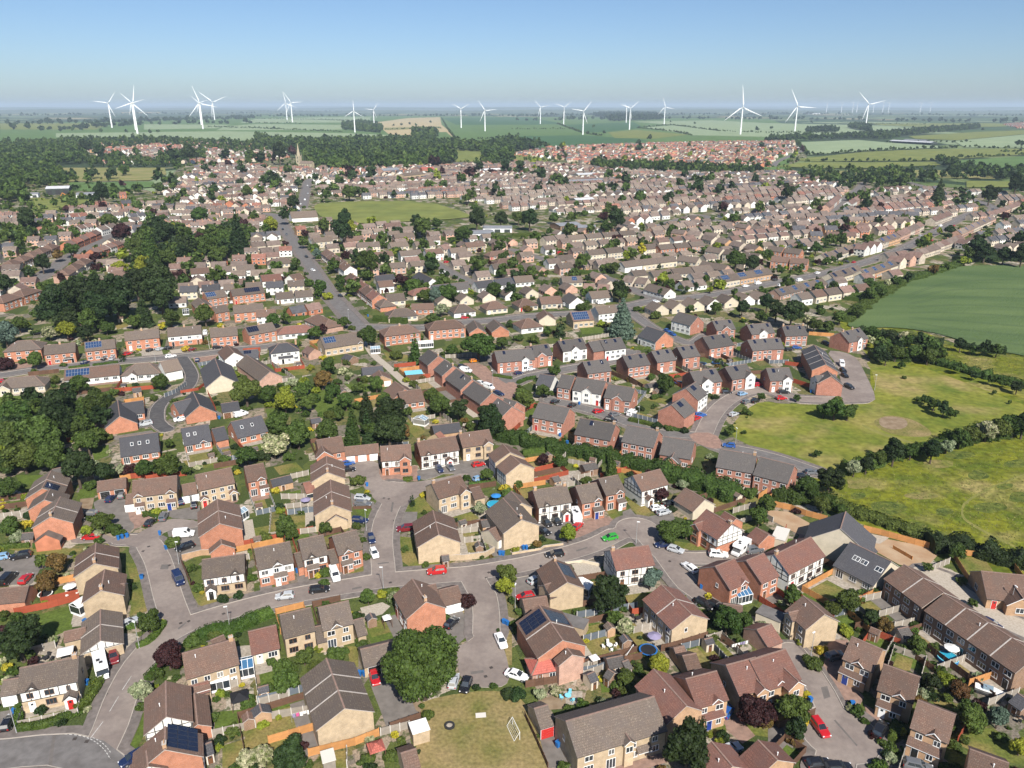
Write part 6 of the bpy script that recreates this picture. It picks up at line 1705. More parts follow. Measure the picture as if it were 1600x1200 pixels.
T('I',(350,130,105,'dark'),(480,95,110,'dark'),(600,120,105,'dark'),(720,75,95,'dark'),(560,195,80,'oak'),(420,200,75,'dark'),(890,130,58,'dcone'),(1000,35,90,'dark'),(1065,185,55,'oak'),(1280,170,64,'oak'),(115,220,55,'mid'),(30,290,78,'blue'),(308,275,48,'white'),(415,262,58,'lime'),(660,240,48,'oak'),(540,270,52,'dark'),(215,450,52,'mid'),(140,458,28,'bm'),(800,372,20,'bm'),(1014,230,26,'yel'),(350,725,100,'dark'),(185,745,66,'oak'),(95,800,100,'oak'),(600,725,82,'oak'),(490,600,60,'oak'),(1005,585,50,'mid'),(1535,640,90,'mid'),(440,835,60,'dark'),(548,830,26,'col'),(480,885,40,'mid'),(600,910,64,'mid'),(60,940,100,'mid'),(250,930,100,'mid'),(750,130,60,'oak'),(830,200,50,'mid'),(680,690,36,'bd'),(850,605,24,'bd'),(470,560,30,'bm'),(340,580,36,'bm'),(395,480,22,'bm'),(1160,380,30,'by'),(700,650,40,'bm'),(960,690,30,'bm'),(1470,540,36,'bl'),(1560,500,26,'bl'),(30,480,60,'bp'),(760,420,18,'col'),(230,160,40,'mid'))
T('J',(702,305,62,'oak'),(370,278,42,'oak'),(415,258,32,'purple'),(250,348,36,'bm'),(450,495,48,'oak'),(412,570,60,'rust'),(65,650,68,'oak'),(178,715,72,'lime'),(285,620,56,'mid'),(320,720,52,'mid'),(475,635,52,'oak'),(560,705,56,'oak'),(690,740,52,'dcone'),(835,800,100,'dark'),(600,830,44,'cone'),(445,890,66,'mid'),(262,915,72,'mid'),(130,860,56,'mid'),(130,965,76,'white'),(470,800,50,'bm'),(1150,725,72,'mid'),(1265,745,62,'dark'),(1460,800,82,'dark'),(1390,335,110,'oak'),(1540,335,46,'mid'),(992,392,42,'cone'),(1222,380,42,'mid'),(880,425,40,'bm'),(568,465,30,'bm'),(752,605,46,'mid'),(680,572,32,'bm'),(1100,665,46,'mid'),(110,200,48,'oak'),(550,210,42,'mid'),(1122,50,42,'blue'),(1160,130,44,'pale'),(1200,40,54,'oak'),(1050,40,46,'oak'),(1110,185,44,'mid'),(900,880,60,'rust'),(720,890,50,'oak'),(1340,860,42,'bm'),(540,520,36,'bw'),(580,540,30,'bw'),(340,500,28,'bl'),(180,515,26,'bd'),(990,600,34,'bm'),(940,575,26,'bl'),(735,470,22,'bm'),(640,620,40,'mid'),(800,690,50,'mid'),(1020,310,30,'bm'),(1300,830,30,'br'),(220,590,40,'pale'),(60,580,30,'bm'),(600,250,26,'bm'),(450,55,34,'bl'),(180,190,34,'mid'))
T('K',(690,195,84,'cedar'),(302,245,34,'dcone'),(220,268,34,'oak'),(140,322,40,'bm'),(45,312,34,'bm'),(270,515,40,'oak'),(192,635,48,'mid'),(88,705,62,'mid'),(55,655,42,'mid'),(960,600,58,'oak'),(890,680,28,'bm'),(672,35,50,'oak'),(1115,130,26,'oak'),(1275,125,38,'oak'),(1440,130,42,'dark'),(1560,180,42,'oak'),(1595,90,46,'dark'),(40,845,28,'bd'),(1390,70,30,'mid'),(560,225,30,'bl'),(780,130,30,'bm'),(900,170,40,'bm'),(1010,240,28,'by'),(450,120,50,'bm'),(100,130,30,'br'),(910,860,36,'bd'),(1075,890,30,'bd'),(985,878,28,'bm'),(1455,770,24,'mid'),(1370,880,24,'oak'),(1560,680,26,'oak'),(1340,640,22,'bm'),(1270,680,26,'bd'),(1230,670,24,'bm'),(380,460,18,'bm'),(740,250,26,'bl'),(1140,210,22,'bm'),(830,640,30,'bm'),(870,560,30,'bm'),(1040,560,24,'bm'),(240,660,26,'bm'),(1360,330,26,'oak'))
T('L',(55,130,56,'dark'),(150,152,72,'dark'),(205,140,44,'oak'),(420,755,66,'oak'),(500,775,50,'oak'),(350,762,46,'oak'),(535,745,30,'mid'),(430,715,40,'mid'),(980,695,36,'oak'),(1040,722,42,'oak'),(1100,755,42,'dark'),(1145,782,36,'oak'),(940,690,26,'bm'),(836,475,28,'oak'),(180,685,26,'oak'),(1416,655,13,'mid'),(1512,712,13,'mid'),(700,395,46,'dark'),(800,402,52,'oak'),(900,400,52,'oak'),(1000,430,46,'mid'),(740,430,40,'dark'),(650,270,46,'oak'),(760,300,42,'dark'),(850,310,38,'white'),(960,325,42,'dark'),(1050,340,38,'oak'),(1205,350,38,'dark'),(1280,382,32,'oak'),(1360,385,36,'dark'),(1430,395,38,'oak'),(290,230,44,'oak'),(380,235,44,'mid'),(450,180,46,'mid'),(560,150,40,'oak'),(640,40,44,'oak'),(700,20,44,'mid'),(250,210,40,'white'),(1190,505,34,'oak'),(1290,535,32,'dark'),(1400,575,32,'oak'),(1480,590,34,'oak'),(1560,610,40,'dark'),(640,330,30,'white'),(330,150,30,'bm'),(90,350,20,'bl'),(850,560,16,'bm'))
# farther trees one can still tell apart
T('M',(600,720,120,'dark'),(480,740,110,'dark'),(720,740,100,'dark'),(980,660,110,'dark'),(850,640,90,'dark'),(930,430,60,'cone'),(1030,330,70,'dark'),(1170,420,60,'dark'),(1485,350,64,'dcone'),(760,330,55,'purple'),(635,95,50,'dark'),(565,235,34,'dark'),(260,520,50,'dark'),(440,440,44,'oak'),(360,480,34,'rust'),(1060,145,36,'oak'),(1240,210,60,'oak'),(1285,430,60,'oak'),(1395,400,64,'mid'),(900,540,60,'lime'),(750,540,50,'lime'),(1050,500,50,'mid'),(30,640,60,'dark'),(160,245,60,'dark'),(855,170,34,'oak'),(1090,300,26,'yel'),(1380,130,26,'lime'),(1360,480,60,'mid'),(1060,370,50,'mid'),(960,250,24,'yel'),(1240,480,30,'yel'),(960,440,40,'mid'),(670,250,50,'mid'),(860,420,50,'mid'),(1570,310,36,'mid'))
T('N',(555,265,52,'dark'),(540,330,62,'dark'),(590,310,40,'lime'),(425,290,44,'oak'),(1005,255,44,'dark'),(1130,270,40,'oak'),(1380,250,56,'dark'),(180,235,36,'dark'),(90,285,50,'lime'),(580,75,50,'mid'),(690,520,70,'oak'),(905,625,44,'purple'),(380,460,34,'blue'),(400,685,44,'oak'),(1120,730,46,'blue'),(1200,700,60,'oak'),(1480,690,54,'oak'),(700,600,40,'bm'),(230,150,40,'dark'),(1530,245,46,'dark'),(1300,340,56,'oak'),(180,398,22,'purple'),(300,395,34,'mid'),(1560,380,30,'mid'),(1550,560,40,'mid'),(790,410,22,'mid'),(1040,300,60,'mid'),(1590,690,40,'dark'))
T('O',(110,240,56,'dark'),(40,240,40,'oak'),(370,230,36,'mid'),(575,225,38,'purple'),(650,255,56,'dark'),(360,320,42,'oak'),(1165,45,36,'dark'),(750,475,36,'mid'),(815,445,28,'yel'),(680,700,50,'dark'),(1400,500,60,'oak'),(1500,520,50,'dark'),(635,545,40,'oak'),(1390,240,34,'oak'),(800,120,36,'oak'),(260,240,34,'oak'),(930,705,24,'dark'),(1150,660,22,'dark'),(1240,690,22,'lime'),(1030,655,20,'purple'),(980,620,24,'dark'),(360,440,30,'mid'),(1110,450,30,'mid'),(590,300,40,'oak'))
T('P',(1310,410,62,'dark'),(1260,470,40,'oak'),(1390,90,50,'dark'),(1070,70,46,'dcone'),(1550,40,50,'dark'),(1240,120,34,'dark'),(640,640,40,'oak'),(800,640,34,'oak'),(1040,560,34,'rust'),(1120,540,30,'mid'),(460,370,44,'oak'),(300,430,40,'oak'),(1360,450,50,'dark'),(1480,460,50,'dark'),(1590,480,50,'dark'),(750,650,26,'white'),(1230,500,36,'lime'),(390,390,36,'mid'),(690,265,30,'dark'),(620,160,34,'dark'),(120,90,40,'dark'),(540,690,34,'oak'),(700,700,40,'oak'),(600,730,30,'oak'),(880,610,30,'dark'),(1500,350,26,'oak'))
T('S',(50,560,32,'dark'),(185,600,36,'dark'),(290,640,30,'oak'),(630,690,26,'dark'),(710,640,34,'dark'),(712,690,30,'oak'),(1165,690,36,'dark'),(1300,705,32,'dark'),(1050,660,28,'oak'),(1375,680,26,'dark'),(165,690,30,'dark'),(90,590,24,'mid'),(260,640,26,'oak'),(1080,610,26,'dark'),(980,690,24,'lime'),(1350,620,26,'oak'),(1520,640,24,'dark'),(430,740,26,'oak'),(800,750,32,'oak'),(960,760,24,'dark'),(690,765,26,'oak'),(1200,760,22,'oak'),(1560,420,22,'dark'),(590,630,22,'oak'),(800,440,22,'dark'))
T('R',(145,480,46,'dark'),(60,640,44,'oak'),(110,650,38,'dark'),(580,720,46,'oak'),(720,590,38,'dark'),(1110,535,34,'purple'),(1338,598,36,'purple'),(1080,670,34,'mid'),(1280,640,30,'oak'),(1400,552,32,'dark'),(1170,670,30,'oak'),(520,645,34,'oak'),(600,620,30,'dark'),(1360,680,28,'mid'),(1500,700,30,'dark'),(370,620,26,'dark'),(200,580,32,'oak'),(225,470,28,'purple'),(30,500,36,'dark'),(80,600,30,'oak'),(480,690,34,'mid'),(1560,560,34,'dark'),(90,780,24,'oak'),(680,720,28,'oak'))
T('Q',(1080,655,34,'dark'),(1280,570,26,'dark'),(1330,630,24,'oak'),(1425,540,24,'purple'),(1510,580,30,'dark'),(1180,480,44,'dark'),(1080,490,36,'dark'),(1330,545,26,'oak'),(990,620,34,'dark'),(1000,690,40,'oak'),(860,700,30,'oak'),(1540,720,40,'oak'),(1420,700,22,'oak'),(530,430,40,'dark'),(620,470,36,'dark'),(730,490,34,'oak'),(850,470,22,'oak'),(690,545,26,'oak'),(1560,490,40,'oak'),(1410,470,36,'dark'))
def tree_place(P, rp, kind):
 shape, leaf, words, cat = KIND[kind]
 r = rp * mpp(*P) * 1.0
 hc = SHAPES[shape]['cz'] * r
 for _ in range(3):
  c = unproj(P[0], P[1], min(hc, 30))
  z = c.y * CP + (CAM_H - c.z) * SP
  r = rp * z / FPX; hc = SHAPES[shape]['cz'] * r
 return c, r, shape, leaf, words, cat
TP = []
for P, rp, k in TREES:
 c, r, shape, leaf, words, cat = tree_place(P, rp, k)
 TP.append((rp, P, c, r, shape, leaf, words, cat))
TP.sort(key=lambda q: -q[0])
TREEP = np.array([(q[2].x, q[2].y, q[3]) for q in TP])
OAK = [q for q in TP if q[0] > 50]
MASS = []     # (x, y, radius, leaf, shape) trees and shrubs beyond the 300 largest of each
cnt = {'tree': 0,'shrub': 0}
for i, (rp, P, c, r, shape, leaf, words, cat) in enumerate(TP):
 inside = -30 < P[0] < 1630 and P[1] < 1215
 if cnt[cat] >= 300 or not inside:
  MASS.append((c.x, c.y, r, leaf, shape)); continue
 cnt[cat] += 1
 root = empty('shrub' if cat == 'shrub' else ('conifer' if shape in ('cone','column','cedar') else 'tree'),(c.x, c.y, 0),(i * 1.7) % 6.28,(r, r, r * (1 + .12 * math.sin(i * 2.1))))
 seed = i % 4
 if rp > 50: me = crown_mesh(shape, 9, leaf, 11000,.04,34)
 elif rp > 20: me = crown_mesh(shape, seed, leaf, 4200,.062,22)
 elif rp > 11: me = crown_mesh(shape, seed, leaf, 2200,.08,16)
 else: me = crown_mesh(shape, seed, leaf, 1000,.11,11)
 link('crown', me, root); link('trunk', trunk_mesh(shape, seed), root)
 size = 'huge ' if rp > 50 else ''
 reg(root, cat, size + words, P, 'trees of the town' if cat == 'tree' else 'shrubs in the gardens')
print('TREES', cnt, 'mass', len(MASS))
# ---------------------------------------------------------------- hedges
def hedge(t, pts, h, w, leaf='hedge', words='clipped green hedge', dens=26, name='hedge'):
 P = catmull([Vector(G(t, *p).xy) for p in pts],1.2)
 g = np.random.default_rng(len(REG)); Pp, Nn = [],[]; mb = MB(); prof = []
 o0 = P[0]
 base = P[0] - o0
 rings = []
 for i, p in enumerate(P):
  a = P[max(0, i - 1)]; b = P[min(len(P) - 1, i + 1)]; d = (b - a).normalized(); n = Vector((-d.y, d.x))
  hh = h * (1 + g.normal(0,.07 if leaf == 'hedge' else .2)); ww = w / 2 * (1 + g.normal(0,.08 if leaf == 'hedge' else .22))
  rings.append((p - o0, n, hh, ww))
 k = mb.mi('leaf_' + leaf)
 for p, n, hh, ww in rings:
  for s, z in ((-1,0),(-1.0, hh * .72),(-.62, hh * .95),(.62, hh * .95),(1.0, hh * .72),(1,0)):
   mb.v.append((p.x + n.x * ww * s * .9, p.y + n.y * ww * s * .9, z * .96))
 for i in range(len(rings) - 1):
  for j in range(5):
   a = i * 6 + j; mb.f.append((a, a + 6, a + 7, a + 1)); mb.m.append(k)
 for i in (0, len(rings) - 1): mb.f.append(tuple(i * 6 + j for j in range(6))); mb.m.append(k)
 Lh = sum((b - a).length for a, b in zip(P, P[1:]))
 n_ = int(min(9000, Lh * (2 * h + w) * dens))
 idx = g.integers(0, max(1, len(rings) - 1), n_); f = g.random(n_)
 A = np.array([(r[0].x, r[0].y, r[1].x, r[1].y, r[2], r[3]) for r in rings])
 q = A[idx] * (1 - f)[:, None] + A[np.minimum(idx + 1, len(rings) - 1)] * f[:, None]
 th = g.uniform(-.15, math.pi + .15, n_); cx = np.clip(np.cos(th) * 1.35,-1,1); cz = np.clip(np.sin(th) * 1.3,0.02,1)
 Ppos = np.stack([q[:, 0] + q[:, 2] * q[:, 5] * cx, q[:, 1] + q[:, 3] * q[:, 5] * cx, q[:, 4] * cz],1)
 Nrm = np.stack([q[:, 2] * np.cos(th), q[:, 3] * np.cos(th), np.sin(th)],1)
 V, F = leaf_quads(Ppos, Nrm, .14 if leaf == 'hedge' else .22, g)
 vs = mb.v + V.tolist(); o = len(mb.v); fs = mb.f + (F + o).tolist()
 me = bpy.data.meshes.new(name); me.from_pydata(vs, [], fs); me.materials.append(MATS['leaf_' + leaf]); me.update()
 ob = link(name, me); ob.location = (o0.x, o0.y, 0)
 m = pts[len(pts) // 2]
 reg(ob, 'hedge', words, px(t, *m),'hedges of the town')
for a in [
 ('A',[(480,850),(560,780),(615,700),(640,650)],1.3,1.3),('A',[(112,965),(240,955),(345,925),(445,880)],1.3,1.2),('A',[(125,830),(120,945)],1.3,1.2),('A',[(745,340),(850,318)],1.1,1.1),('A',[(852,450),(920,425),(985,365),(1030,300)],1.1,1.1),('A',[(925,660),(1010,570)],1.4,1.6),
 ('A',[(1240,400),(1350,350),(1460,345),(1600,275)],1.8,3.0),('B',[(-10,280),(100,238)],1.6,3.0),('B',[(770,115),(900,105)],1.2,1.3),('D',[(770,1040),(800,960),(828,950)],1.2,1.4),
 ('E',[(0,828),(190,818)],1.1,1.0),('E',[(210,825),(390,800)],1.4,1.0),('F',[(590,410),(690,400)],.9,1.2),('F',[(1330,435),(1480,425)],1.0,1.2),('G',[(65,240),(205,218)],1.5,1.3),('F',[(920,400),(980,395)],.5,2.2),('E',[(880,600),(990,640)],.7,1.0),
 ('K',[(730,830),(820,850),(890,870)],1.3,1.4),('K',[(960,880),(1100,905)],1.1,1.3),('K',[(35,600),(100,575),(150,570)],1.3,1.4),('K',[(40,620),(120,680)],1.2,1.2),('K',[(760,390),(920,370)],.9,1.2),('J',[(735,205),(860,215),(945,222)],2.6,2.5),('J',[(1480,550),(1600,570)],1.0,1.2),('J',[(200,205),(330,195)],2.0,2.0),('J',[(260,320),(340,312)],1.6,1.4),
 ('I',[(430,505),(560,490)],1.0,1.0),('I',[(580,488),(740,468)],1.0,1.0),('O',[(370,580),(450,590),(540,590)],2.2,2.5),('N',[(200,570),(300,565)],1.4,1.6),('N',[(20,582),(180,575)],1.4,1.6),('N',[(1130,380),(1600,370)],2.4,4.0),('O',[(0,360),(180,355)],2.6,4.0),('O',[(260,390),(350,385)],3.0,3.0),('N',[(910,665),(1050,655)],2.0,2.4)]:
 hedge(*a)
WILD = 'wild overgrown hedgerow'
for a in [
 ('G',[(-110,130),(0,160),(200,205),(500,260),(760,320),(930,345)],3.2,4.6,'oak','tall thick boundary hedge behind the gardens',14),('G',[(930,375),(1050,400),(1130,420),(1250,465),(1400,520)],3.6,6.5,'oak', WILD, 12),
 ('H',[(30,500),(150,525),(300,540),(420,565)],2.6,4.5,'oak', WILD, 12),('H',[(420,560),(540,612),(700,665),(860,722),(990,775)],2.0,4.0,'mid', WILD, 12),('H',[(1000,825),(1200,830),(1400,890),(1600,940),(1700,960)],3.2,5.0,'dark', WILD, 12),
 ('H',[(470,345),(620,320),(780,260),(960,225),(1110,195)],2.6,4.0,'mid', WILD, 12),('H',[(1110,185),(1300,140),(1450,110),(1600,80),(1700,60)],3.2,7.0,'oak', WILD, 10),
 ('L',[(560,285),(700,310),(900,340),(1090,370)],3.2,5.0,'dark', WILD, 9),('L',[(1070,480),(1200,515),(1350,560),(1500,600),(1660,640)],2.6,4.0,'oak', WILD, 9),('L',[(480,215),(560,150),(640,85),(760,15),(840,-40)],2.4,7.0,'mid', WILD, 8),('L',[(1190,370),(1320,395),(1480,410)],2.4,3.5,'dark', WILD, 9),('L',[(650,440),(800,440),(950,445),(1060,465)],2.6,8.0,'oak', WILD, 9),
 ('P',[(520,760),(640,700),(800,655),(960,610),(1120,560),(1200,530)],2.6,7.0,'oak', WILD, 5),('P',[(1200,520),(1400,500),(1600,510)],3.5,12.0,'dark', WILD, 4)]:
 hedge(*a[:3], a[3], a[4], a[5], a[6],'hedgerow')
# ---------------------------------------------------------------- masses: woods, far trees, small garden planting
wood_rng = random.Random(11)
def wood(t, pts, spacing, r=(3.5,6), leaf=('dark','oak','oak','mid'), shapes=('round','oval'), keep=.95):
 poly = [px(t, *p) for p in pts]; w = [unproj(*p) for p in poly]
 x0, x1 = min(p.x for p in w), max(p.x for p in w); y0, y1 = min(p.y for p in w), max(p.y for p in w)
 y = y0
 while y < y1:
  x = x0
  while x < x1:
   xx, yy = x + wood_rng.uniform(-.45,.45) * spacing, y + wood_rng.uniform(-.45,.45) * spacing
   if wood_rng.random() < keep and inpoly(proj((xx, yy, 0)), poly): MASS.append((xx, yy, wood_rng.uniform(*r), wood_rng.choice(leaf), wood_rng.choice(shapes)))
   x += spacing
  y += spacing
def tline(t, pts, spacing, r=(2,4), leaf=('dark','oak','mid'), shapes=('round','bush'), keep=.85):
 P = [Vector(G(t, *p).xy) for p in pts]
 for a, b in zip(P, P[1:]):
  k = max(1, int((b - a).length / spacing))
  for i in range(k):
   if wood_rng.random() < keep:
    q = a.lerp(b, (i + wood_rng.random() * .6) / k); MASS.append((q.x + wood_rng.gauss(0,1), q.y + wood_rng.gauss(0,1), wood_rng.uniform(*r), wood_rng.choice(leaf), wood_rng.choice(shapes)))
wood('R',[(0,372),(110,405),(300,412),(520,402),(750,402),(1000,398),(1060,415),(1250,425),(1430,432),(1450,470),(1020,455),(1080,500),(1060,560),(700,585),(480,588),(330,560),(290,470),(130,460),(0,400)],11,(4,7.5),('dark','oak','mid','oak'), keep=.85)
wood('R',[(-1600,420),(-1200,400),(-700,392),(-100,415),(60,420),(120,470),(-100,480),(-600,430),(-1000,470),(-1250,500),(-1600,520)],17,(3.5,6.5),('dark','oak','mid'), keep=.6)
wood('Q',[(-100,470),(250,440),(420,430),(560,500),(560,540),(330,560),(340,600),(420,650),(420,690),(170,700),(180,790),(-100,800)],13,(4,7),('dark','oak','mid','oak'), keep=.7)
wood('Q',[(560,520),(760,500),(1000,540),(1060,560),(960,570),(560,566)],13,(3.5,5.5),('dark','oak','mid'), keep=.6)
wood('Q',[(1000,500),(1280,470),(1280,520),(1100,560),(1000,560)],12,(3.5,6),('dark','oak','mid'), keep=.7)
wood('R',[(1070,480),(1220,490),(1250,540),(1090,560)],11,(5,8))
wood('R',[(540,300),(660,285),(740,300),(790,320),(780,352),(700,345),(540,328)],13,(5,8))
wood('R',[(980,350),(1060,348),(1130,362),(1120,395),(990,400)],14,(6,10))
wood('S',[(500,245),(620,232),(900,238),(940,268),(760,275),(610,280),(600,260)],30,(9,14),('dark',))
wood('T',[(230,345),(320,330),(440,335),(440,348),(230,350)],14,(5,8),('dark',))
wood('T',[(500,320),(560,308),(640,322),(640,350),(560,332)],14,(6,9),('dark','oak'))
wood('T',[(0,395),(160,380),(360,385),(560,370),(760,355),(1020,332),(1240,312),(1320,312),(1320,326),(1040,352),(840,372),(760,392),(460,388),(200,400),(0,408)],16,(4,7),('dark','oak'))
wood('T',[(210,640),(300,600),(440,620),(560,600),(620,625),(720,600),(840,590),(920,620),(1060,640),(1080,660),(860,690),(600,690),(440,690),(220,670)],15,(3.5,6),('dark','oak','mid'), keep=.7)
wood('T',[(1020,515),(1090,520),(1160,560),(1300,580),(1500,600),(1600,580),(1600,630),(1480,650),(1300,600),(1140,585)],12,(3.5,6),('dark','oak'))
wood('T',[(1060,600),(1380,600),(1420,640),(1080,650)],20,(4,6),('dark','oak'))
wood('S',[(-40,410),(0,400),(200,450),(240,440),(0,470),(-60,450)],12,(5,8),('dark','oak'))
wood('S',[(500,560),(760,560),(1000,575),(1300,590),(1560,600),(1560,615),(1100,612),(760,595),(500,580)],10,(4,6),('oak','mid','dark'))
wood('R',[(1430,440),(1600,420),(1600,560),(1450,560),(1420,500)],13,(5,7.5),('dark','oak'))
wood('M',[(800,430),(960,290),(1230,375),(1420,290),(1550,320),(1550,430),(1450,510),(1080,540),(900,560),(820,500)],9,(2.5,4.8),('oak','mid','dark','mid'))
wood('M',[(0,330),(380,310),(390,400),(250,390),(0,440)],9,(2.5,4.5),('oak','mid','dark'))
wood('E',[(0,0),(420,0),(560,120),(500,240),(300,330),(0,340)],7.5,(2.2,4.0),('mid','oak','mid','lime','pale'), keep=.55)
wood('J',[(60,620),(340,560),(560,640),(700,680),(980,760),(900,940),(500,960),(60,960)],7.0,(1.6,3.2),('mid','oak','mid','lime'),('round','bush'),.55)
wood('I',[(0,800),(300,740),(640,770),(640,960),(0,990)],7,(2.5,4.2),('mid','oak','dark'), keep=.75)
wood('L',[(640,380),(900,370),(1070,420),(1080,470),(800,455),(640,450)],6,(2,3.4),('oak','mid','dark'),('round','bush'))
for a in [('T',[(130,527),(640,530),(1040,525)]),('T',[(200,575),(640,575),(1060,570)]),('T',[(250,490),(700,462),(1180,442),(1600,448)]),('T',[(1140,512),(1400,498),(1600,486)]),('S',[(280,292),(440,352),(560,372)]),('R',[(1160,258),(1200,330),(1245,388)]),('R',[(0,290),(300,293)]),('R',[(-300,313),(0,322),(540,345)]),('R',[(110,400),(560,388),(720,388)]),('S',[(780,320),(1010,343),(1120,366)]),('S',[(820,316),(1000,302),(1300,340),(1600,352)]),('T',[(180,408),(250,488)]),('T',[(0,352),(200,350),(560,356)]),('R',[(0,262),(400,268),(720,280)]),('R',[(800,330),(1160,322)]),('T',[(740,412),(1050,412),(1280,408)]),('S',[(0,328),(400,326)]),('T',[(640,292),(1000,300)]),('R',[(1390,392),(1560,376)]),('T',[(1440,470),(1600,468)])]:
 tline(*a, 11,(2.2,4.2))
for a in [('R',[(-1600,300),(-900,285),(-200,262),(0,255)]),('R',[(0,250),(700,246),(1600,244)]),('S',[(0,250),(600,236),(1600,240)]),('T',[(0,232),(800,240),(1600,245)]),('T',[(0,265),(500,272),(1600,290)]),('S',[(0,275),(500,268),(1000,262),(1600,268)]),('Q',[(-100,300),(600,290),(1600,262)]),('Q',[(-100,330),(400,330),(900,300),(1600,290)]),('T',[(0,215),(1600,222)]),('S',[(0,218),(1600,222)]),('Q',[(0,245),(800,235),(1600,230)]),('R',[(0,222),(1600,220)])]:
 tline(*a, 38,(9,17),('dark',),('broad','bush'),.7)
# hedgerow trees scattered between the fields
for t, x, y in [('Q',260,345),('Q',380,345),('Q',455,338),('Q',510,338),('Q',635,352),('Q',790,352),('Q',940,360),('Q',990,352),('Q',780,620),('Q',460,645),('Q',560,645),('Q',705,640),('R',115,330),('R',565,340),('R',790,335),('R',860,310),('R',910,308),('R',960,300),('R',1000,310),('R',1090,290),('S',510,318),('S',575,360),('S',1140,298),('S',1528,340),('S',990,288),('T',22,330),('T',270,290),('T',1340,338),('T',1560,435),('T',1585,435),('T',610,340),('S',1590,410),('S',790,430),('S',860,400)]:
 p = G(t, x, y); MASS.append((p.x, p.y, rng.uniform(6,9), rng.choice(['dark','oak']),'round'))
# planting between the houses
townp = [tuple(p) for p in town]
gr = random.Random(5); nsm = 0
def clear(x, y, m):
 return road_clear(x, y, .5) and not in_house(x, y, m) and not any(inpoly((x, y), a) for a in AREAP)
for i in range(2600):
 X = gr.uniform(-20,1620); Y = 440 + (1210 - 440) * gr.random() ** 1.0
 if X > 1140 + (Y - 650) * .2 and 500 < Y < 905 and X > 1180: continue
 if 640 < X < 860 and Y > 1080: continue
 if X > 1300 + (545 - Y) * .2 and Y < 560 and X > 1270: continue
 p = unproj(X, Y)
 if not clear(p.x, p.y, .9) or any(inpoly((X, Y), q) for q in OPEN): continue
 r = gr.choice([.45,.6,.8,1.0,1.3]) * (1.0 if Y > 650 else 1.35)
 MASS.append((p.x, p.y, r, gr.choice(['mid','mid','dark','oak','oak','mid','hedge','dark','oak','mid','lime','mid','hedge','oak','pale','rust','purple','yellow','blossom']),'bush')); nsm += 1
for i in range(8500):
 X = gr.uniform(-20,1620); Y = 232 + (470 - 232) * gr.random() ** 1.7
 P = (X, Y)
 if not inpoly(P, townp) or (X > 1330 and Y > 400) or any(inpoly(P, e) for e in EXCL[:2]): continue
 p = unproj(X, Y)
 if not (clear(p.x, p.y, 1.0) if Y > 315 else road_clear(p.x, p.y, .5) and not in_house(p.x, p.y, -1.6)) or (Y > 320 and gr.random() < .2): continue
 r = gr.uniform(.9,2.3) if gr.random() < .85 else gr.uniform(3.0,4.6 if Y > 320 else 6.0)
 MASS.append((p.x, p.y, r * 1.05, gr.choice(['mid','oak','dark','mid','hedge','mid','lime','mid','hedge','oak','dark','mid','hedge','purple']), gr.choice(['round','oval','bush','bush']))); nsm += 1
print('MASS', len(MASS), nsm)
def build_mass():
 temp = {}
 for shape in ('round','oval','bush','broad','cone','column','cedar'):
  for sd in range(3):
   for lod, (nl, sz, k) in enumerate(((420,.16,10),(150,.26,8),(60,.4,5))):
    V, F = crown_arrays(shape, sd, nl, sz, k, core=False)
    temp[(shape, sd, lod)] = (V, F)
 groups = {}
 g = np.random.default_rng(3)
 for i, (x, y, r, leaf, shape) in enumerate(MASS):
  d = math.hypot(x, y); lod = 0 if d < 330 else (1 if d < 900 else 2)
  if r < 1.1 and lod == 0: lod = 1 if d > 140 else 0
  if r < 1.1 and d > 200: lod = 2
  V, F = temp[(shape, i % 3, lod)]
  a = g.uniform(0,6.28); c, s = math.cos(a), math.sin(a)
  W_ = np.stack([(V[:, 0] * c - V[:, 1] * s) * r + x, (V[:, 0] * s + V[:, 1] * c) * r + y, V[:, 2] * r * g.uniform(.85,1.15)],1)
  key = ('far' if d > 700 else ('mid' if d > 330 else 'near'), leaf)
  L_ = groups.setdefault(key, [[],[],0]); L_[0].append(W_); L_[1].append(F + L_[2]); L_[2] += len(W_)
 names = {'near': ('garden_planting','low mixed planting filling the beds of the near gardens','garden planting'),'mid': ('town_greenery','bushes and small trees among the crowded middle streets','greenery'),'far': ('woodland','far woods and hedgerow trees between the fields','woodland')}
 tot = 0
 for band in ('near','mid','far'):
  ks = [k for k in groups if k[0] == band]
  if not ks: continue
  vs, fs, ms, o = [],[],[],0
  for mi_, k in enumerate(ks):
   V = np.concatenate(groups[k][0]); F = np.concatenate(groups[k][1]); vs.append(V); fs.append(F + o); ms.append(np.full(len(F), mi_)); o += len(V)
  me = np_mesh(names[band][0], np.concatenate(vs), np.concatenate(fs),['leaf_' + k[1] for k in ks], np.concatenate(ms)); tot += len(me.polygons)
  stuff(link(names[band][0], me), names[band][1], names[band][2])
 print('mass quads', tot)
build_mass()
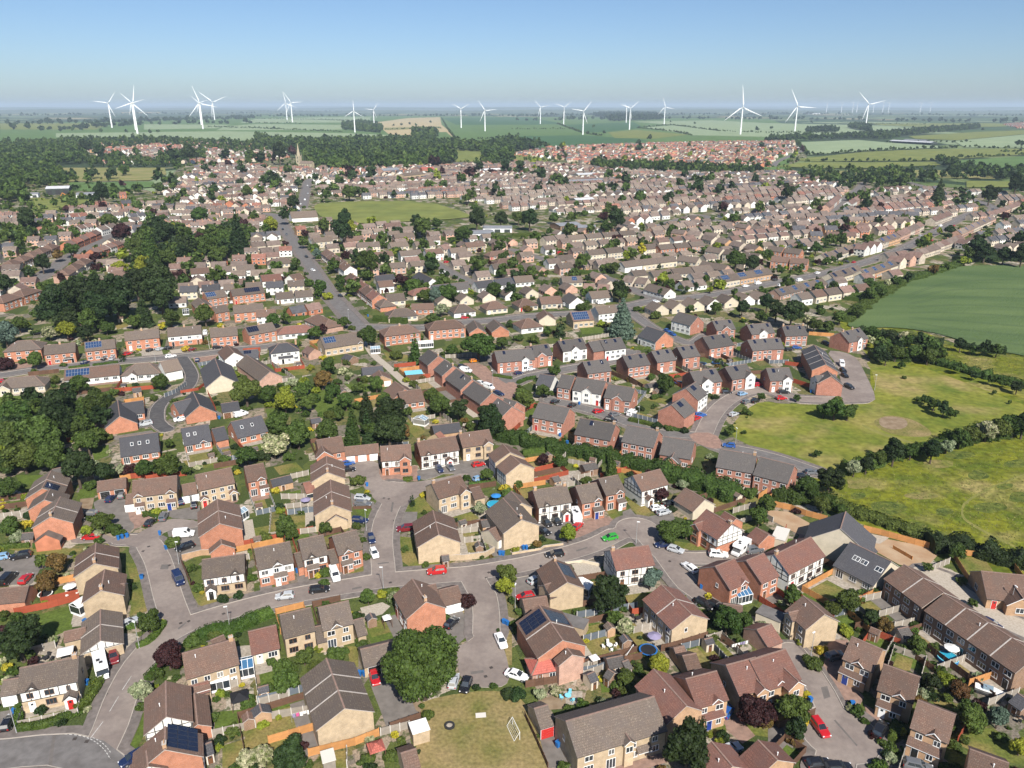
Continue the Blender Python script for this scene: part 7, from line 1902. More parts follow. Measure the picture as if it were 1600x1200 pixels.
# rough tufts in the unmown meadow
def tufts():
 g = np.random.default_rng(8); P = []
 polys = [[(1240,762),(1312,745),(1400,705),(1540,690),(1640,655),(1760,640),(1760,900),(1600,895),(1480,852),(1330,795)],[(1350,548),(1480,540),(1640,562),(1640,612),(1500,578),(1380,562)]]
 for poly in polys:
  for i in range(16000):
   X = g.uniform(min(p[0] for p in poly), max(p[0] for p in poly)); Y = g.uniform(min(p[1] for p in poly), max(p[1] for p in poly))
   if inpoly((X, Y), poly): P.append(unproj(X, Y))
 P = np.array([(p.x, p.y, .06) for p in P]); n = np.array([(0.0,-.3,1.0)] * len(P))
 mk = g.random(len(P)) < .5
 V, F = leaf_quads(P, n, .17, g)
 me = np_mesh('rough_grass', V, F, ['leaf_tuft','leaf_tuft2'],(g.random(len(F)) < .45).astype(int))
 stuff(link('rough_grass', me),'tussocky long grass across the unmown meadow','grass')
leaf_mat('tuft',(0.1092,0.1302,0.0269),(0.1512,0.1596,0.0378)); leaf_mat('tuft2',(0.0924,0.1176,0.0252),(0.1848,0.1596,0.0588))
tufts()
# ================================================================ cars
CARCOL = dict(black=(0.012,0.012,0.014), white=(0.78,0.78,0.78), silver=(0.42,0.44,0.46), grey=(0.12,0.125,0.135), red=(0.42,0.012,0.015), darkred=(0.16,0.012,0.016), blue=(0.02,0.085,0.30), navy=(0.012,0.022,0.07), green=(0.03,0.30,0.03), orange=(0.62,0.20,0.01), paleblue=(0.20,0.34,0.50))
for k, c in CARCOL.items():
 m = mat('paint_' + k, c, 0.28, spec=0.6)
 m.node_tree.nodes['Principled BSDF'].inputs['Coat Weight'].default_value = 0.6
mat('tyre',(0.018,0.018,0.018),0.85); mat('rim',(0.38,0.38,0.40),0.35, metal=.6); mat('lamp_glass',(0.75,0.76,0.78),0.15, spec=.8); mat('tail_red',(0.35,0.012,0.01),0.3); mat('plastic_dark',(0.03,0.03,0.032),0.6)
SPEC = {  # length, half width, shoulder, height, glasshouse base x0,x1, roof x0,x1
 'hatch': (4.05,.87,.92,1.47,-1.98,.98,-1.55,.12),'estate': (4.55,.89,.92,1.48,-2.2,1.05,-1.85,.2),'suv': (4.5,.93,1.05,1.68,-2.17,1.05,-1.85,.25),'saloon': (4.6,.89,.90,1.43,-1.75,1.05,-1.05,.15),'coupe': (4.4,.88,.86,1.32,-1.85,.85,-.95,-.05),
 'van': (5.0,.97,1.15,2.0,-2.46,1.55,-2.42,.85)}
def car_parts(kind, col, merged=False):
 L, hw, sh, ht, b0, b1, r0, r1 = SPEC[kind]; h = L / 2
 key = ('carparts', kind, col, merged)
 if key in MESHES: return MESHES[key]
 pm = 'paint_' + col; mb = MB()
 van = kind == 'van'
 st = [(-h, .80,.40, sh - .14),(-h + .12,.93,.27, sh - .03),(-h + .6,1.0,.2, sh),(0,1.0,.2, sh),(h - 1.15,1.0,.2, sh - .02),(h - .7,.98,.2, sh - .08),(h - .25,.92,.24, sh - .17),(h - .06,.80,.3, sh - .26),(h, .68,.36, sh - .32)]
 k = mb.mi(pm); o = len(mb.v); n = 9
 for x, f, zb, zs in st:
  w = hw * f
  for y, z in ((-w * .93, zb),(-w, zb + .12),(-w * 1.0,(zb + zs) / 2 + .05),(-w * .96, zs - .06),(-w * .86, zs),(w * .86, zs),(w * .96, zs - .06),(w, (zb + zs) / 2 + .05),(w, zb + .12),(w * .93, zb)): mb.v.append((x, y, z))
 n = 10
 for i in range(len(st) - 1):
  for j in range(n):
   a = o + i * n + j; b = o + i * n + (j + 1) % n
   mb.f.append((a, b, b + n, a + n)); mb.m.append(mb.mi('plastic_dark') if j == n - 1 else k)
 mb.f.append(tuple(o + j for j in range(n))); mb.m.append(k)
 mb.f.append(tuple(o + (len(st) - 1) * n + j for j in reversed(range(n)))); mb.m.append(k)
 g0, g1 = hw * .86, hw * (.70 if not van else .84); zt = ht; zs = sh - .01
 A = [(b0,-g0, zs),(b1,-g0, zs),(b1, g0, zs),(b0, g0, zs)]; B = [(r0,-g1, zt - .04),(r1,-g1, zt - .04),(r1, g1, zt - .04),(r0, g1, zt - .04)]
 for i in range(4): mb.poly([A[i], A[(i + 1) % 4], B[(i + 1) % 4], B[i]], pm)
 C = [(r0 + .1,-g1 + .1, zt),(r1 - .12,-g1 + .1, zt),(r1 - .12, g1 - .1, zt),(r0 + .1, g1 - .1, zt)]
 for i in range(4): mb.poly([B[i], B[(i + 1) % 4], C[(i + 1) % 4], C[i]], pm)
 mb.poly(C, pm)
 # door mirrors
 for s in (-1,1): mb.box(b1 - .35, b1 - .2, s * hw * 1.0 - .09, s * hw * 1.0 + .09, sh - .02, sh + .12, pm)
 parts = {}
 def face(i, u0, u1, v0, v1, off=.012):
  a, b, c, d = (Vector(q) for q in (A[i], A[(i + 1) % 4], B[(i + 1) % 4], B[i]))
  nrm = (b - a).cross(d - a).normalized() * off
  P = lambda u, v: tuple((a.lerp(b, u)).lerp(d.lerp(c, u), v) + nrm)
  return [P(u0, v0), P(u1, v0), P(u1, v1), P(u0, v1)]
 wins = []
 if van: wins = [('windscreen',[face(1,.06,.94,.12,.92)]),('side_window',[face(0,.76,.94,.2,.85)]),('side_window',[face(2,.06,.24,.2,.85)]),('rear_window',[face(3,.08,.46,.5,.9), face(3,.54,.92,.5,.9)])]
 else: wins = [('windscreen',[face(1,.05,.95,.08,.95)]),('side_window',[face(0,.14,.5,.12,.9), face(0,.53,.86,.12,.9)]),('side_window',[face(2,.14,.47,.12,.9), face(2,.5,.86,.12,.9)]),('rear_window',[face(3,.07,.93,.15,.92)])]
 def wheel_mb(m_, x, y, s):
  m_.cyl((x, y - s * .1,.32),(x, y + s * .1,.32),.32,.32,'tyre',14); m_.cyl((x, y + s * .1,.32),(x, y + s * .115,.32),.21,.19,'rim',10)
 wx = (-h + .82, h - .86)
 lights = [('headlight','lamp_glass', h - .13,.30),('tail_light','tail_red',-h + .0,.3)]
 def light_mb(m_, nm, s):
  if nm == 'headlight': m_.box(h - .3, h - .04, s * hw * .70 - .14, s * hw * .70 + .14, sh - .36, sh - .21,'lamp_glass')
  else: m_.box(-h - .015,-h + .1, s * hw * .72 - .12, s * hw * .72 + .12, sh - .32, sh - .1,'tail_red')
 if merged:
  for nm, fs in wins:
   for q in fs: mb.poly(q, 'glass')
  for x in wx:
   for s in (-1,1): wheel_mb(mb, x, s * (hw - .08), s)
  MESHES[key] = mb.mesh('car'); return MESHES[key]
 out = [('body', mb.mesh('car_body'), None)]
 for nm, fs in wins:
  m_ = MB()
  for q in fs: m_.poly(q, 'glass')
  out.append((nm, m_.mesh(nm), None))
 m_ = MB(); m_.cyl((0,-.1,0),(0,.1,0),.32,.32,'tyre',14); m_.cyl((0,.1,0),(0,.115,0),.21,.19,'rim',10); m_.cyl((0,-.1,0),(0,-.115,0),.21,.19,'rim',10); wm_ = shared('wheelmesh', lambda: m_.mesh('wheel'))
 for x in wx:
  for s in (-1,1): out.append(('wheel', wm_, (x, s * (hw - .08),.32)))
 for nm, mt, _, _ in lights:
  for s in (-1,1): m2 = MB(); light_mb(m2, nm, s); out.append((nm, m2.mesh(nm), None))
 MESHES[key] = out
 return out
CW = dict(hatch='hatchback', estate='estate car', suv='large car', saloon='saloon', coupe='sporty car', van='van')
CN = dict(navy='dark blue', darkred='dark red', paleblue='pale blue')
def car(t, x1, y1, x2, y2, col, kind='hatch'):
 a, b = G(t, x1, y1,.6), G(t, x2, y2,.6); c = (a + b) / 2; d = b - a
 P = px(t, (x1 + x2) / 2,(y1 + y2) / 2); z = .1
 ang = math.atan2(d.y, d.x); far = c.xy.length > 300
 if far:
  o = link('parked_van' if kind == 'van' else 'parked_car', car_parts(kind, col, True)); o.location = (c.x, c.y, z); o.rotation_euler = (0,0, ang); root = o
 else:
  root = empty('parked_van' if kind == 'van' else 'parked_car',(c.x, c.y, z), ang)
  for nm, me, loc in car_parts(kind, col): link(nm, me, root, loc)
 reg(root, 'van' if kind == 'van' else 'car','parked %s %s' % (CN.get(col, col), CW[kind]), P, 'vehicles parked in the streets')
for t, lst in {
 'A': [(32,955,72,880,'black','hatch'),(705,455,715,555,'darkred','suv'),(862,1120,790,1160,'navy','hatch'),(785,305,830,280,'silver','hatch')],
 'B': [(232,120,128,130,'silver','hatch'),(348,90,445,78,'black','estate'),(730,600,752,672,'red','hatch'),(1512,365,1550,445,'white','saloon'),(1570,600,1690,640,'white','saloon'),(1325,650,1300,715,'black','hatch'),(1225,695,1245,620,'silver','hatch'),(1205,310,1240,275,'black','hatch')],
 'C': [(125,120,40,135,'red','hatch'),(115,40,178,8,'silver','hatch'),(1330,868,1365,815,'blue','hatch'),(1322,1100,1400,1070,'silver','estate'),(1172,160,1235,190,'black','estate'),(1245,170,1310,205,'black','hatch')],
 'D': [(285,892,365,1000,'red','estate'),(680,1000,720,925,'black','suv'),(265,1178,365,1165,'black','hatch'),(395,1198,485,1195,'black','estate'),(390,505,445,490,'grey','hatch'),(1378,292,1420,312,'navy','hatch'),(905,1185,970,1200,'grey','suv')],
 'E': [(675,535,708,498,'navy','hatch'),(750,520,772,470,'grey','hatch'),(618,755,520,758,'red','coupe'),(590,608,535,605,'grey','hatch'),(465,690,515,640,'black','hatch'),(190,865,70,885,'black','suv'),(20,880,-30,888,'paleblue','hatch'),(15,1055,85,985,'black','van'),(130,1050,190,985,'red','hatch'),(920,685,955,645,'black','hatch'),(1010,655,1035,605,'grey','suv'),(1212,580,1216,530,'black','hatch'),(1075,745,1225,732,'white','van'),(1210,800,1100,838,'black','estate'),(948,42,870,55,'silver','suv'),(1158,12,1090,22,'white','hatch'),(1090,975,1140,1070,'navy','van'),(1132,545,1130,520,'navy','hatch')],
 'F': [(560,298,592,292,'blue','hatch'),(560,335,600,332,'black','hatch'),(618,508,715,515,'silver','estate'),(622,545,715,552,'grey','estate'),(605,648,690,655,'navy','estate'),(712,740,730,795,'navy','hatch'),(728,835,750,882,'white','hatch'),(982,700,885,708,'darkred','suv'),(1180,965,1080,975,'red','suv'),(1130,310,1165,355,'navy','hatch'),(1200,302,1232,342,'grey','hatch'),(1350,310,1432,295,'red','hatch'),(1380,395,1410,385,'paleblue','hatch'),(475,950,510,1040,'white','van')],
 'G': [(190,645,242,690,'black','hatch'),(255,632,302,682,'black','hatch'),(155,705,238,738,'black','hatch'),(392,705,430,670,'red','hatch'),(655,752,570,768,'green','hatch'),(318,858,215,868,'black','estate'),(878,580,945,570,'white','hatch'),(910,612,985,592,'silver','hatch'),(995,800,892,808,'navy','hatch'),(985,825,1060,845,'silver','hatch'),(1240,862,1340,868,'white','suv'),(1470,845,1560,828,'grey','suv'),(1150,978,1072,918,'white','estate'),(1388,188,1325,180,'blue','hatch'),(965,552,1000,540,'black','hatch')],
 'H': [(195,378,245,376,'black','hatch'),(255,352,292,350,'grey','hatch'),(5,455,20,440,'silver','hatch')],
 'I': [(515,472,550,458,'navy','hatch'),(640,448,672,432,'black','hatch'),(690,448,715,430,'silver','hatch'),(782,415,815,405,'red','hatch'),(925,392,955,382,'black','hatch'),(985,386,1015,375,'silver','hatch'),(1042,378,1070,370,'black','hatch'),(1185,388,1212,380,'darkred','hatch'),(1335,375,1388,368,'black','estate'),(1042,430,1092,422,'white','estate'),(1230,465,1238,435,'navy','hatch'),(1278,300,1288,262,'white','van'),(1160,815,1090,828,'white','hatch'),(945,842,868,858,'silver','suv'),(1465,802,1545,778,'white','van'),(1385,90,1425,85,'black','hatch'),(1440,92,1480,86,'white','hatch'),(30,490,70,470,'black','hatch'),(0,585,40,580,'red','hatch')],
 'J': [(1345,458,1385,452,'orange','hatch'),(1285,512,1340,520,'white','van'),(1270,490,1310,492,'black','hatch'),(1392,592,1425,600,'white','hatch'),(1432,612,1478,628,'white','van'),(1492,652,1545,668,'navy','estate'),(515,45,540,55,'black','hatch'),(1280,187,1330,183,'red','hatch')],
 'K': [(92,510,135,503,'white','hatch'),(25,535,60,527,'navy','hatch'),(250,452,272,432,'black','hatch'),(875,88,920,82,'white','estate'),(955,262,988,275,'blue','hatch'),(988,282,1020,295,'blue','hatch'),(518,775,562,765,'red','hatch'),(250,718,292,702,'black','hatch'),(358,742,400,722,'black','hatch'),(618,795,668,784,'grey','hatch'),(585,818,652,832,'black','estate'),(722,800,775,768,'white','van'),(1138,820,1170,806,'red','hatch'),(1150,798,1200,792,'blue','suv'),(1362,798,1410,780,'silver','hatch'),(1442,718,1490,702,'grey','hatch'),(1412,668,1468,655,'paleblue','hatch'),(1305,650,1378,650,'black','hatch'),(1520,608,1558,602,'red','hatch'),(1522,580,1562,588,'navy','hatch'),(1500,712,1540,698,'black','hatch'),(285,118,320,112,'black','hatch'),(330,108,360,102,'white','van'),(535,95,580,90,'white','van')],
 'L': [(65,650,132,650,'black','estate'),(48,690,122,686,'red','hatch'),(455,462,468,492,'white','van'),(458,508,482,525,'black','hatch'),(468,540,492,555,'black','hatch'),(492,612,522,625,'black','suv'),(158,370,205,374,'blue','hatch'),(115,385,150,382,'black','hatch'),(645,400,690,396,'black','hatch'),(345,340,380,350,'black','hatch')],
 'N': [(345,565,368,572,'white','hatch'),(305,480,325,490,'black','hatch'),(1170,520,1210,515,'red','hatch'),(1150,588,1185,580,'white','van'),(160,300,175,325,'black','hatch'),(185,335,198,355,'grey','hatch'),(270,160,290,150,'white','hatch'),(320,100,330,80,'silver','hatch'),(300,140,312,118,'white','van'),(335,60,342,40,'black','hatch'),(318,50,325,30,'white','hatch')],
 'P': [(290,590,330,582,'white','estate'),(180,636,215,630,'white','van'),(525,522,550,515,'red','hatch'),(480,512,505,518,'black','hatch'),(690,440,715,436,'red','hatch'),(715,448,740,440,'grey','hatch'),(885,365,910,360,'white','hatch'),(940,358,965,350,'silver','hatch'),(1065,295,1090,290,'white','van'),(1015,388,1035,378,'red','hatch'),(1100,315,1125,305,'navy','hatch'),(560,485,600,480,'black','hatch'),(880,330,905,345,'black','hatch'),(1030,312,1050,300,'darkred','hatch'),(1150,295,1175,285,'red','hatch'),(30,632,60,626,'black','hatch'),(60,666,100,660,'white','estate')],
 'O': [(1440,670,1480,665,'white','estate'),(1515,655,1560,648,'white','van'),(280,465,320,460,'red','van'),(1300,680,1330,672,'silver','hatch')],
 'M': [(150,545,195,540,'white','van'),(140,580,178,572,'black','hatch'),(80,605,105,615,'blue','hatch')]}.items():
 for c in lst: car(t, *c)
def motorhome(t, x1, y1, x2, y2, lab, caravan=False, L=6.4):
 a, b = G(t, x1, y1,2.2), G(t, x2, y2,2.2); c = (a + b) / 2; d = b - a
 root = empty('caravan' if caravan else 'motorhome',(c.x, c.y, .1), math.atan2(d.y, d.x)); h = L / 2; mb = MB(); f = h - (1.5 if not caravan else 0)
 prof = [(-h, .5),(-h, 2.7),(f - .2,2.85),(f + .6 if not caravan else h - .5,2.75),(f + .75 if not caravan else h, 2.1),(f, 1.9 if not caravan else .6),(f, .5)] if not caravan else [(-h, .5),(-h + .15,2.55),(h - .6,2.6),(h, 1.6),(h - .1,.5)]
 for s in (-1,1):
  q = [(x, s * 1.12, z) for x, z in prof]; mb.poly(q if s > 0 else q[::-1],'paint_white')
 for (xa, za),(xb, zb) in zip(prof, prof[1:] + prof[:1]): mb.poly([(xa, -1.12, za),(xa, 1.12, za),(xb, 1.12, zb),(xb, -1.12, zb)],'paint_white')
 mb.build('body', root)
 if not caravan:
  mb = MB(); mb.box(f, h - .5,-.98,.98,.4,1.15,'paint_white'); mb.box(h - .5, h, -.92,.92,.4,.98,'paint_white')
  mb.poly([(h - .5,-.98,1.15),(h - .5,.98,1.15),(f + .05,.9,1.9),(f + .05,-.9,1.9)],'glass'); mb.build('cab', root)
 for x, w in ((-h * .45,.9),(h * .1,1.1)):
  for s in (-1,1):
   mb = MB(); mb.box(x - w / 2, x + w / 2, s * 1.125 - .01, s * 1.125 + .01,1.5,2.1,'glass'); mb.build('side_window', root)
 for x, y in ((-h * .5,.2),(.2,-.3),(h * .35,.1)):
  mb = MB(); mb.box(x - .3, x + .3, y - .3, y + .3,2.82,2.93,'lamp_glass' if x < 0 else 'plastic_dark'); mb.build('roof_hatch', root)
 for x in ((-h + 1.3, h - 1.0) if not caravan else (0,)):
  for s in (-1,1): o = link('wheel', shared('wheelmesh', None), root, (x, s * .98,.34))
 reg(root, 'caravan' if caravan else 'motorhome', lab, px(t, x1, y1), None, True)
motorhome('A',612,470,640,610,'white motorhome parked nose to the road beside the bend')
motorhome('G',1480,765,1385,840,'white motorhome on the drive beside the timber-fronted brick house', L=6.0)
motorhome('G',385,565,415,640,'white caravan squeezed between two houses above the red car', True, L=5.4)
# ================================================================ fences and garden walls
for nm, c, c2 in (('orange',(0.50,0.24,0.085),(0.40,0.19,0.07)),('grey',(0.32,0.28,0.235),(0.25,0.22,0.185)),('brown',(0.13,0.07,0.045),(0.10,0.055,0.035)),('red',(0.33,0.07,0.035),(0.27,0.06,0.03)),('slate',(0.13,0.15,0.175),(0.10,0.118,0.14))):
 mat('fence_' + nm, c, 0.85, var=c2, scale=1.2, rnd=.14)
mat('post_pale',(0.58,0.55,0.50),.8)
def panel_fence_mesh(w, h, m):
 def f():
  mb = MB(); n = 6
  for i in range(n):
   z0 = .08 + (h - .1) * i / n; mb.box(0, w, -.02 - (.012 if i % 2 else 0),.02 - (.012 if i % 2 else 0), z0, z0 + (h - .1) / n * .97, m)
  return mb.mesh('fence_panel')
 return shared(('fpanel', round(w, 2), h, m), f)
FW = dict(orange='new orange timber fence', grey='weathered grey fence', brown='dark brown fence', red='reddish stained fence', slate='slate-blue painted fence with pale posts')
def fence(t, pts, c, h=1.75):
 P = [Vector(G(t, *p).xy) for p in pts] if t != 'w' else [Vector(p) for p in pts]
 root = empty('garden_fence',(P[0].x, P[0].y, 0)); o0 = P[0]
 pm = 'post_pale' if c in ('slate','grey') else 'fence_' + c
 post = shared(('fpost', pm, h), lambda: (lambda mb: (mb.box(-.06,.06,-.06,.06,0, h + .06, pm), mb.mesh('post'))[1])(MB()))
 for a, b in zip(P, P[1:]):
  d = b - a; n = max(1, int(round(d.length / 1.83))); w = d.length / n; ang = math.atan2(d.y, d.x)
  for i in range(n):
   q = a + d * i / n - o0
   link('panel', panel_fence_mesh(1.0, h, 'fence_' + c), root, (q.x, q.y, 0), ang, (w, 1,1)); link('post', post, root, (q.x, q.y, 0), ang)
 q = P[-1] - o0; link('post', post, root, (q.x, q.y, 0),0)
 reg(root, 'fence', FW[c], px(t, *pts[len(pts) // 2]) if t != 'w' else proj((P[1].x, P[1].y, 0)),'fences of the gardens')
for a in [('A',[(95,245),(300,205),(500,150)],'red'),('A',[(200,490),(350,450)],'grey'),('A',[(1320,720),(1490,690)],'grey'),('A',[(1330,1010),(1600,950)],'grey'),('B',[(10,800),(150,765),(330,715)],'slate'),('B',[(75,900),(370,850)],'grey'),('B',[(80,1050),(400,955)],'orange'),('B',[(330,1130),(620,1060),(770,1000)],'orange'),('B',[(780,1000),(960,955)],'grey'),('B',[(840,965),(1030,900)],'brown'),('B',[(570,1200),(570,1110)],'grey'),
  ('C',[(85,700),(310,665)],'brown'),('C',[(405,265),(780,205)],'slate'),('C',[(445,415),(630,365)],'slate'),('C',[(410,620),(530,600),(580,580)],'slate'),('C',[(700,545),(810,520)],'brown'),('C',[(930,475),(1010,455),(1220,390)],'brown'),('C',[(1305,410),(1420,480)],'brown'),('C',[(760,360),(910,325)],'grey'),('C',[(80,880),(150,1030),(225,1200)],'brown',1.2),('C',[(400,400),(440,490),(450,520)],'grey'),
  ('D',[(690,260),(860,210)],'grey'),('D',[(785,330),(985,285)],'grey'),('D',[(1050,600),(1250,525)],'grey'),('D',[(1250,690),(1400,640)],'orange'),('D',[(1370,815),(1560,745)],'grey'),('D',[(725,520),(795,395)],'grey'),('D',[(900,510),(1050,605)],'brown',1.3),('D',[(540,335),(630,310)],'brown'),('D',[(1180,1050),(1240,940)],'red'),('D',[(560,170),(700,140)],'grey'),('D',[(880,230),(975,290)],'brown'),
  ('H',[(0,560),(140,590),(235,625),(365,660)],'orange'),('H',[(595,720),(700,745),(860,790),(1080,850)],'orange'),('H',[(300,905),(400,950),(480,1010),(560,1060)],'brown'),('H',[(1010,975),(1130,925)],'grey'),('H',[(780,830),(900,900)],'orange',1.0),('H',[(0,530),(60,500)],'orange'),
  ('E',[(315,1065),(490,1025)],'orange'),('E',[(800,395),(985,378)],'red'),('E',[(1135,925),(1190,1050)],'brown'),('E',[(1340,330),(1480,305)],'brown'),('E',[(500,430),(590,400)],'grey'),('F',[(1240,705),(1420,680)],'brown'),('F',[(1260,800),(1440,780)],'grey'),('F',[(200,620),(370,600)],'slate'),('F',[(220,395),(330,370)],'grey'),('F',[(160,520),(350,520)],'grey'),('F',[(1330,465),(1500,440)],'brown'),('F',[(610,585),(720,580)],'brown',1.0),
  ('G',[(130,385),(300,350)],'brown'),('G',[(0,425),(130,400)],'brown'),('G',[(430,390),(560,350)],'brown'),('G',[(1380,610),(1520,570)],'grey'),('G',[(0,110),(60,60)],'red'),('G',[(280,195),(320,150)],'red'),('G',[(1540,520),(1600,480)],'orange'),
  ('J',[(865,500),(1000,485)],'red'),('J',[(1185,440),(1400,430)],'grey'),('J',[(700,380),(760,400)],'grey'),('J',[(800,380),(870,430)],'brown'),('J',[(1000,570),(1090,560)],'red'),('K',[(440,330),(600,305),(760,285)],'grey'),('K',[(1300,430),(1380,470)],'brown'),('K',[(1090,430),(1290,435)],'brown'),('K',[(620,540),(780,610)],'brown'),('K',[(860,530),(1000,580)],'brown'),('L',[(255,295),(410,305)],'orange'),('L',[(105,480),(210,495)],'red'),('L',[(150,590),(280,630)],'red'),
  ('I',[(180,550),(370,530)],'brown'),('I',[(1030,685),(1100,660),(1165,610)],'slate'),('I',[(1275,610),(1350,770)],'red'),('I',[(1130,660),(1240,640),(1275,610)],'red',1.2),('I',[(1300,330),(1310,380)],'grey')]:
 fence(*a)
for pts, c in GARDEN_FENCES: fence('w', pts, c, 1.6)
for p, a in GARDEN_SHEDS:
 d = Vector((math.cos(a), math.sin(a),0)) * .9; zr = 2.5; n0 = len(HOUSES)
 H('.', *proj(Vector((*p, zr)) - d), *proj(Vector((*p, zr)) + d),1.5, rng.choice('sagb'), rng.choice(['brown','cream','orange','brown']),'',0,'shed')
 place(HOUSES[-1]); build_house(HOUSES[-1],1)
def garden_wall(t, pts, h, m, lab):
 P = [Vector(G(t, *p).xy) for p in pts]; mb = MB(); o0 = P[0]
 for a, b in zip(P, P[1:]):
  a, b = a - o0, b - o0; d = (b - a).normalized(); n = Vector((-d.y, d.x)) * .12
  q = [(a - n),(b - n),(b + n),(a + n)]; lo = [(p.x, p.y, 0) for p in q]; hi = [(p.x, p.y, h) for p in q]
  for i in range(4): mb.poly([lo[i], lo[(i + 1) % 4], hi[(i + 1) % 4], hi[i]], m)
  mb.poly(hi, 'strip')
 o = mb.build('garden_wall'); o.location = (o0.x, o0.y, 0); reg(o, 'wall', lab, px(t, *pts[0]), None, True)
garden_wall('F',[(1150,905),(1300,900),(1430,885),(1490,850)],1.5,'wall_buff','buff brick garden wall along the road beside the red car')
garden_wall('G',[(0,870),(180,840),(200,825),(320,810)],.7,'wall_buff','low buff wall below the yellow-green tree and black cars')
garden_wall('E',[(1140,900),(1260,870),(1440,865)],1.5,'wall_orange','orange brick wall behind the timbered house by the black van')
garden_wall('G',[(330,930),(440,915),(550,940)],.8,'wall_cream','low pale stone wall round the gravel garden')
# ================================================================ street and garden things
mat('lamp_pole',(0.42,0.43,0.43),.5, metal=.3); mat('bin_blue',(0.02,0.13,0.38),.5); mat('bin_black',(0.02,0.02,0.022),.6); mat('canvas_white',(0.75,0.74,0.71),.8); mat('canvas_purple',(0.25,0.22,0.34),.8); mat('canvas_blue',(0.03,0.20,0.50),.7); mat('toy_pink',(0.55,0.10,0.25),.6); mat('goal',(0.78,0.78,0.76),.5); mat('pool_liner',(0.20,0.55,0.68),.5); mat('mat_black',(0.015,0.015,0.018),.8)
def lamp(t, x, y, h=6.0):
 p = G(t, x, y)
 root = empty('street_lamp',(p.x, p.y, .1),0)
 def f1(): mb = MB(); mb.cyl((0,0,0),(0,0,1.2),.1,.09,'lamp_pole',8); mb.cyl((0,0,1.2),(0,0, h),.06,.045,'lamp_pole',8); return mb.mesh('pole')
 def f2(): mb = MB(); mb.box(-.1,.6,-.12,.12, h - .02, h + .12,'goal'); return mb.mesh('lamp_head')
 link('pole', shared(('lpole', h), f1), root); o = link('lamp_head', shared(('lhead', h), f2), root); o.rotation_euler = (0,0, rng.uniform(0,6.28))
 reg(root, 'street lamp','slim grey street lamp', px(t, x, y),'street lamps')
for a in [('A',872,452),('A',105,985),('B',798,96),('C',20,210),('E',1120,930),('F',690,720),('G',775,800),('G',1395,190),('K',790,850),('J',580,210),('L',665,640),('A',1440,350),('D',265,515),('K',1215,760),('J',1480,610),('I',975,470),('D',1505,215)]: lamp(*a)
def wheelie(t, x, y, col='blue'):
 p = G(t, x, y); root = empty('wheelie_bin',(p.x, p.y, .1), rng.uniform(0,6.28))
 def f(): mb = MB(); mb.poly([(-.24,-.28,0),(.24,-.28,0),(.29,-.36,1.0),(-.29,-.36,1.0)],'bin_' + col); mb.poly([(.24,.28,0),(-.24,.28,0),(-.29,.36,1.0),(.29,.36,1.0)],'bin_' + col); mb.poly([(.24,-.28,0),(.24,.28,0),(.29,.36,1.0),(.29,-.36,1.0)],'bin_' + col); mb.poly([(-.24,.28,0),(-.24,-.28,0),(-.29,-.36,1.0),(-.29,.36,1.0)],'bin_' + col); return mb.mesh('bin_body')
 def g(): mb = MB(); mb.box(-.31,.31,-.40,.38,1.0,1.08,'bin_' + col); return mb.mesh('lid')
 link('bin_body', shared(('bin', col), f), root); link('lid', shared(('lid', col), g), root)
 reg(root, 'wheelie bin','%s wheelie bin' % col, px(t, x, y),'wheelie bins')
for a in [('A',532,300),('A',96,860),('A',888,20),('B',1550,300),('B',1570,310),('B',650,625),('B',680,625),('C',285,1070),('C',300,1060),('D',525,815),('D',262,790),('D',258,830,'black'),('E',740,775),('E',765,768),('E',795,760),('E',1000,745),('E',1040,835),('E',888,1020),('E',1370,20),('E',790,95),('F',695,440),('F',1018,400),('F',62,1030),('F',258,980),('F',1525,870),('F',1545,872),('G',70,835),('G',90,835),('G',125,615),('G',820,1030),('C',1185,80),('C',1165,60,'black'),('G',345,175),('G',300,128),('J',700,180),('I',798,895),('I',815,890),('L',268,655),('K',420,730),('A',545,680)]: wheelie(*a)
def trampoline(t, x, y, r=1.7, rim='bin_blue'):
 p = G(t, x, y, .8); root = empty('trampoline',(p.x, p.y, 0)); mb = MB(); n = 24; P = lambda rr, z: [(rr * math.cos(i * 6.2832 / n), rr * math.sin(i * 6.2832 / n), z) for i in range(n)]
 mb.poly(P(r * .85,.8),'mat_black'); mb.build('bounce_mat', root); mb = MB(); a, b = P(r, .83), P(r * .84,.83)
 for i in range(n): mb.poly([a[i], a[(i + 1) % n], b[(i + 1) % n], b[i]], rim)
 mb.build('rim_pad', root)
 for i in range(4): mb = MB(); q = P(r * .95,0)[i * 6]; mb.cyl(q, (q[0], q[1],.82),.03,.03,'lamp_pole',6); mb.build('leg', root)
 reg(root, 'trampoline','round garden trampoline', px(t, x, y),'trampolines')
for a in [('A',282,110,1.5,'canvas_white'),('C',852,460,1.8),('D',860,20,1.6),('K',1190,470,1.7),('K',1275,465,1.7),('K',1045,590,1.7),('I',225,280,2.2,'bin_black')]: trampoline(*a)
def parasol(t, x, y, m, lab):
 p = G(t, x, y, 2.2); root = empty('parasol',(p.x, p.y, .03)); mb = MB(); n = 8
 for i in range(n):
  a, b = i * 6.2832 / n, (i + 1) * 6.2832 / n; mb.poly([(1.4 * math.cos(a),1.4 * math.sin(a),2.05),(1.4 * math.cos(b),1.4 * math.sin(b),2.05),(0,0,2.5)], m)
 mb.build('canopy', root); mb = MB(); mb.cyl((0,0,0),(0,0,2.5),.03,.03,'lamp_pole',6); mb.build('pole', root); mb = MB(); mb.cyl((0,0,0),(0,0,.12),.3,.28,'plastic_dark',10); mb.build('base', root)
 reg(root, 'parasol', lab, px(t, x, y), None, True)
parasol('A',435,60,'canvas_white','white parasol over a garden table by the orange fence')
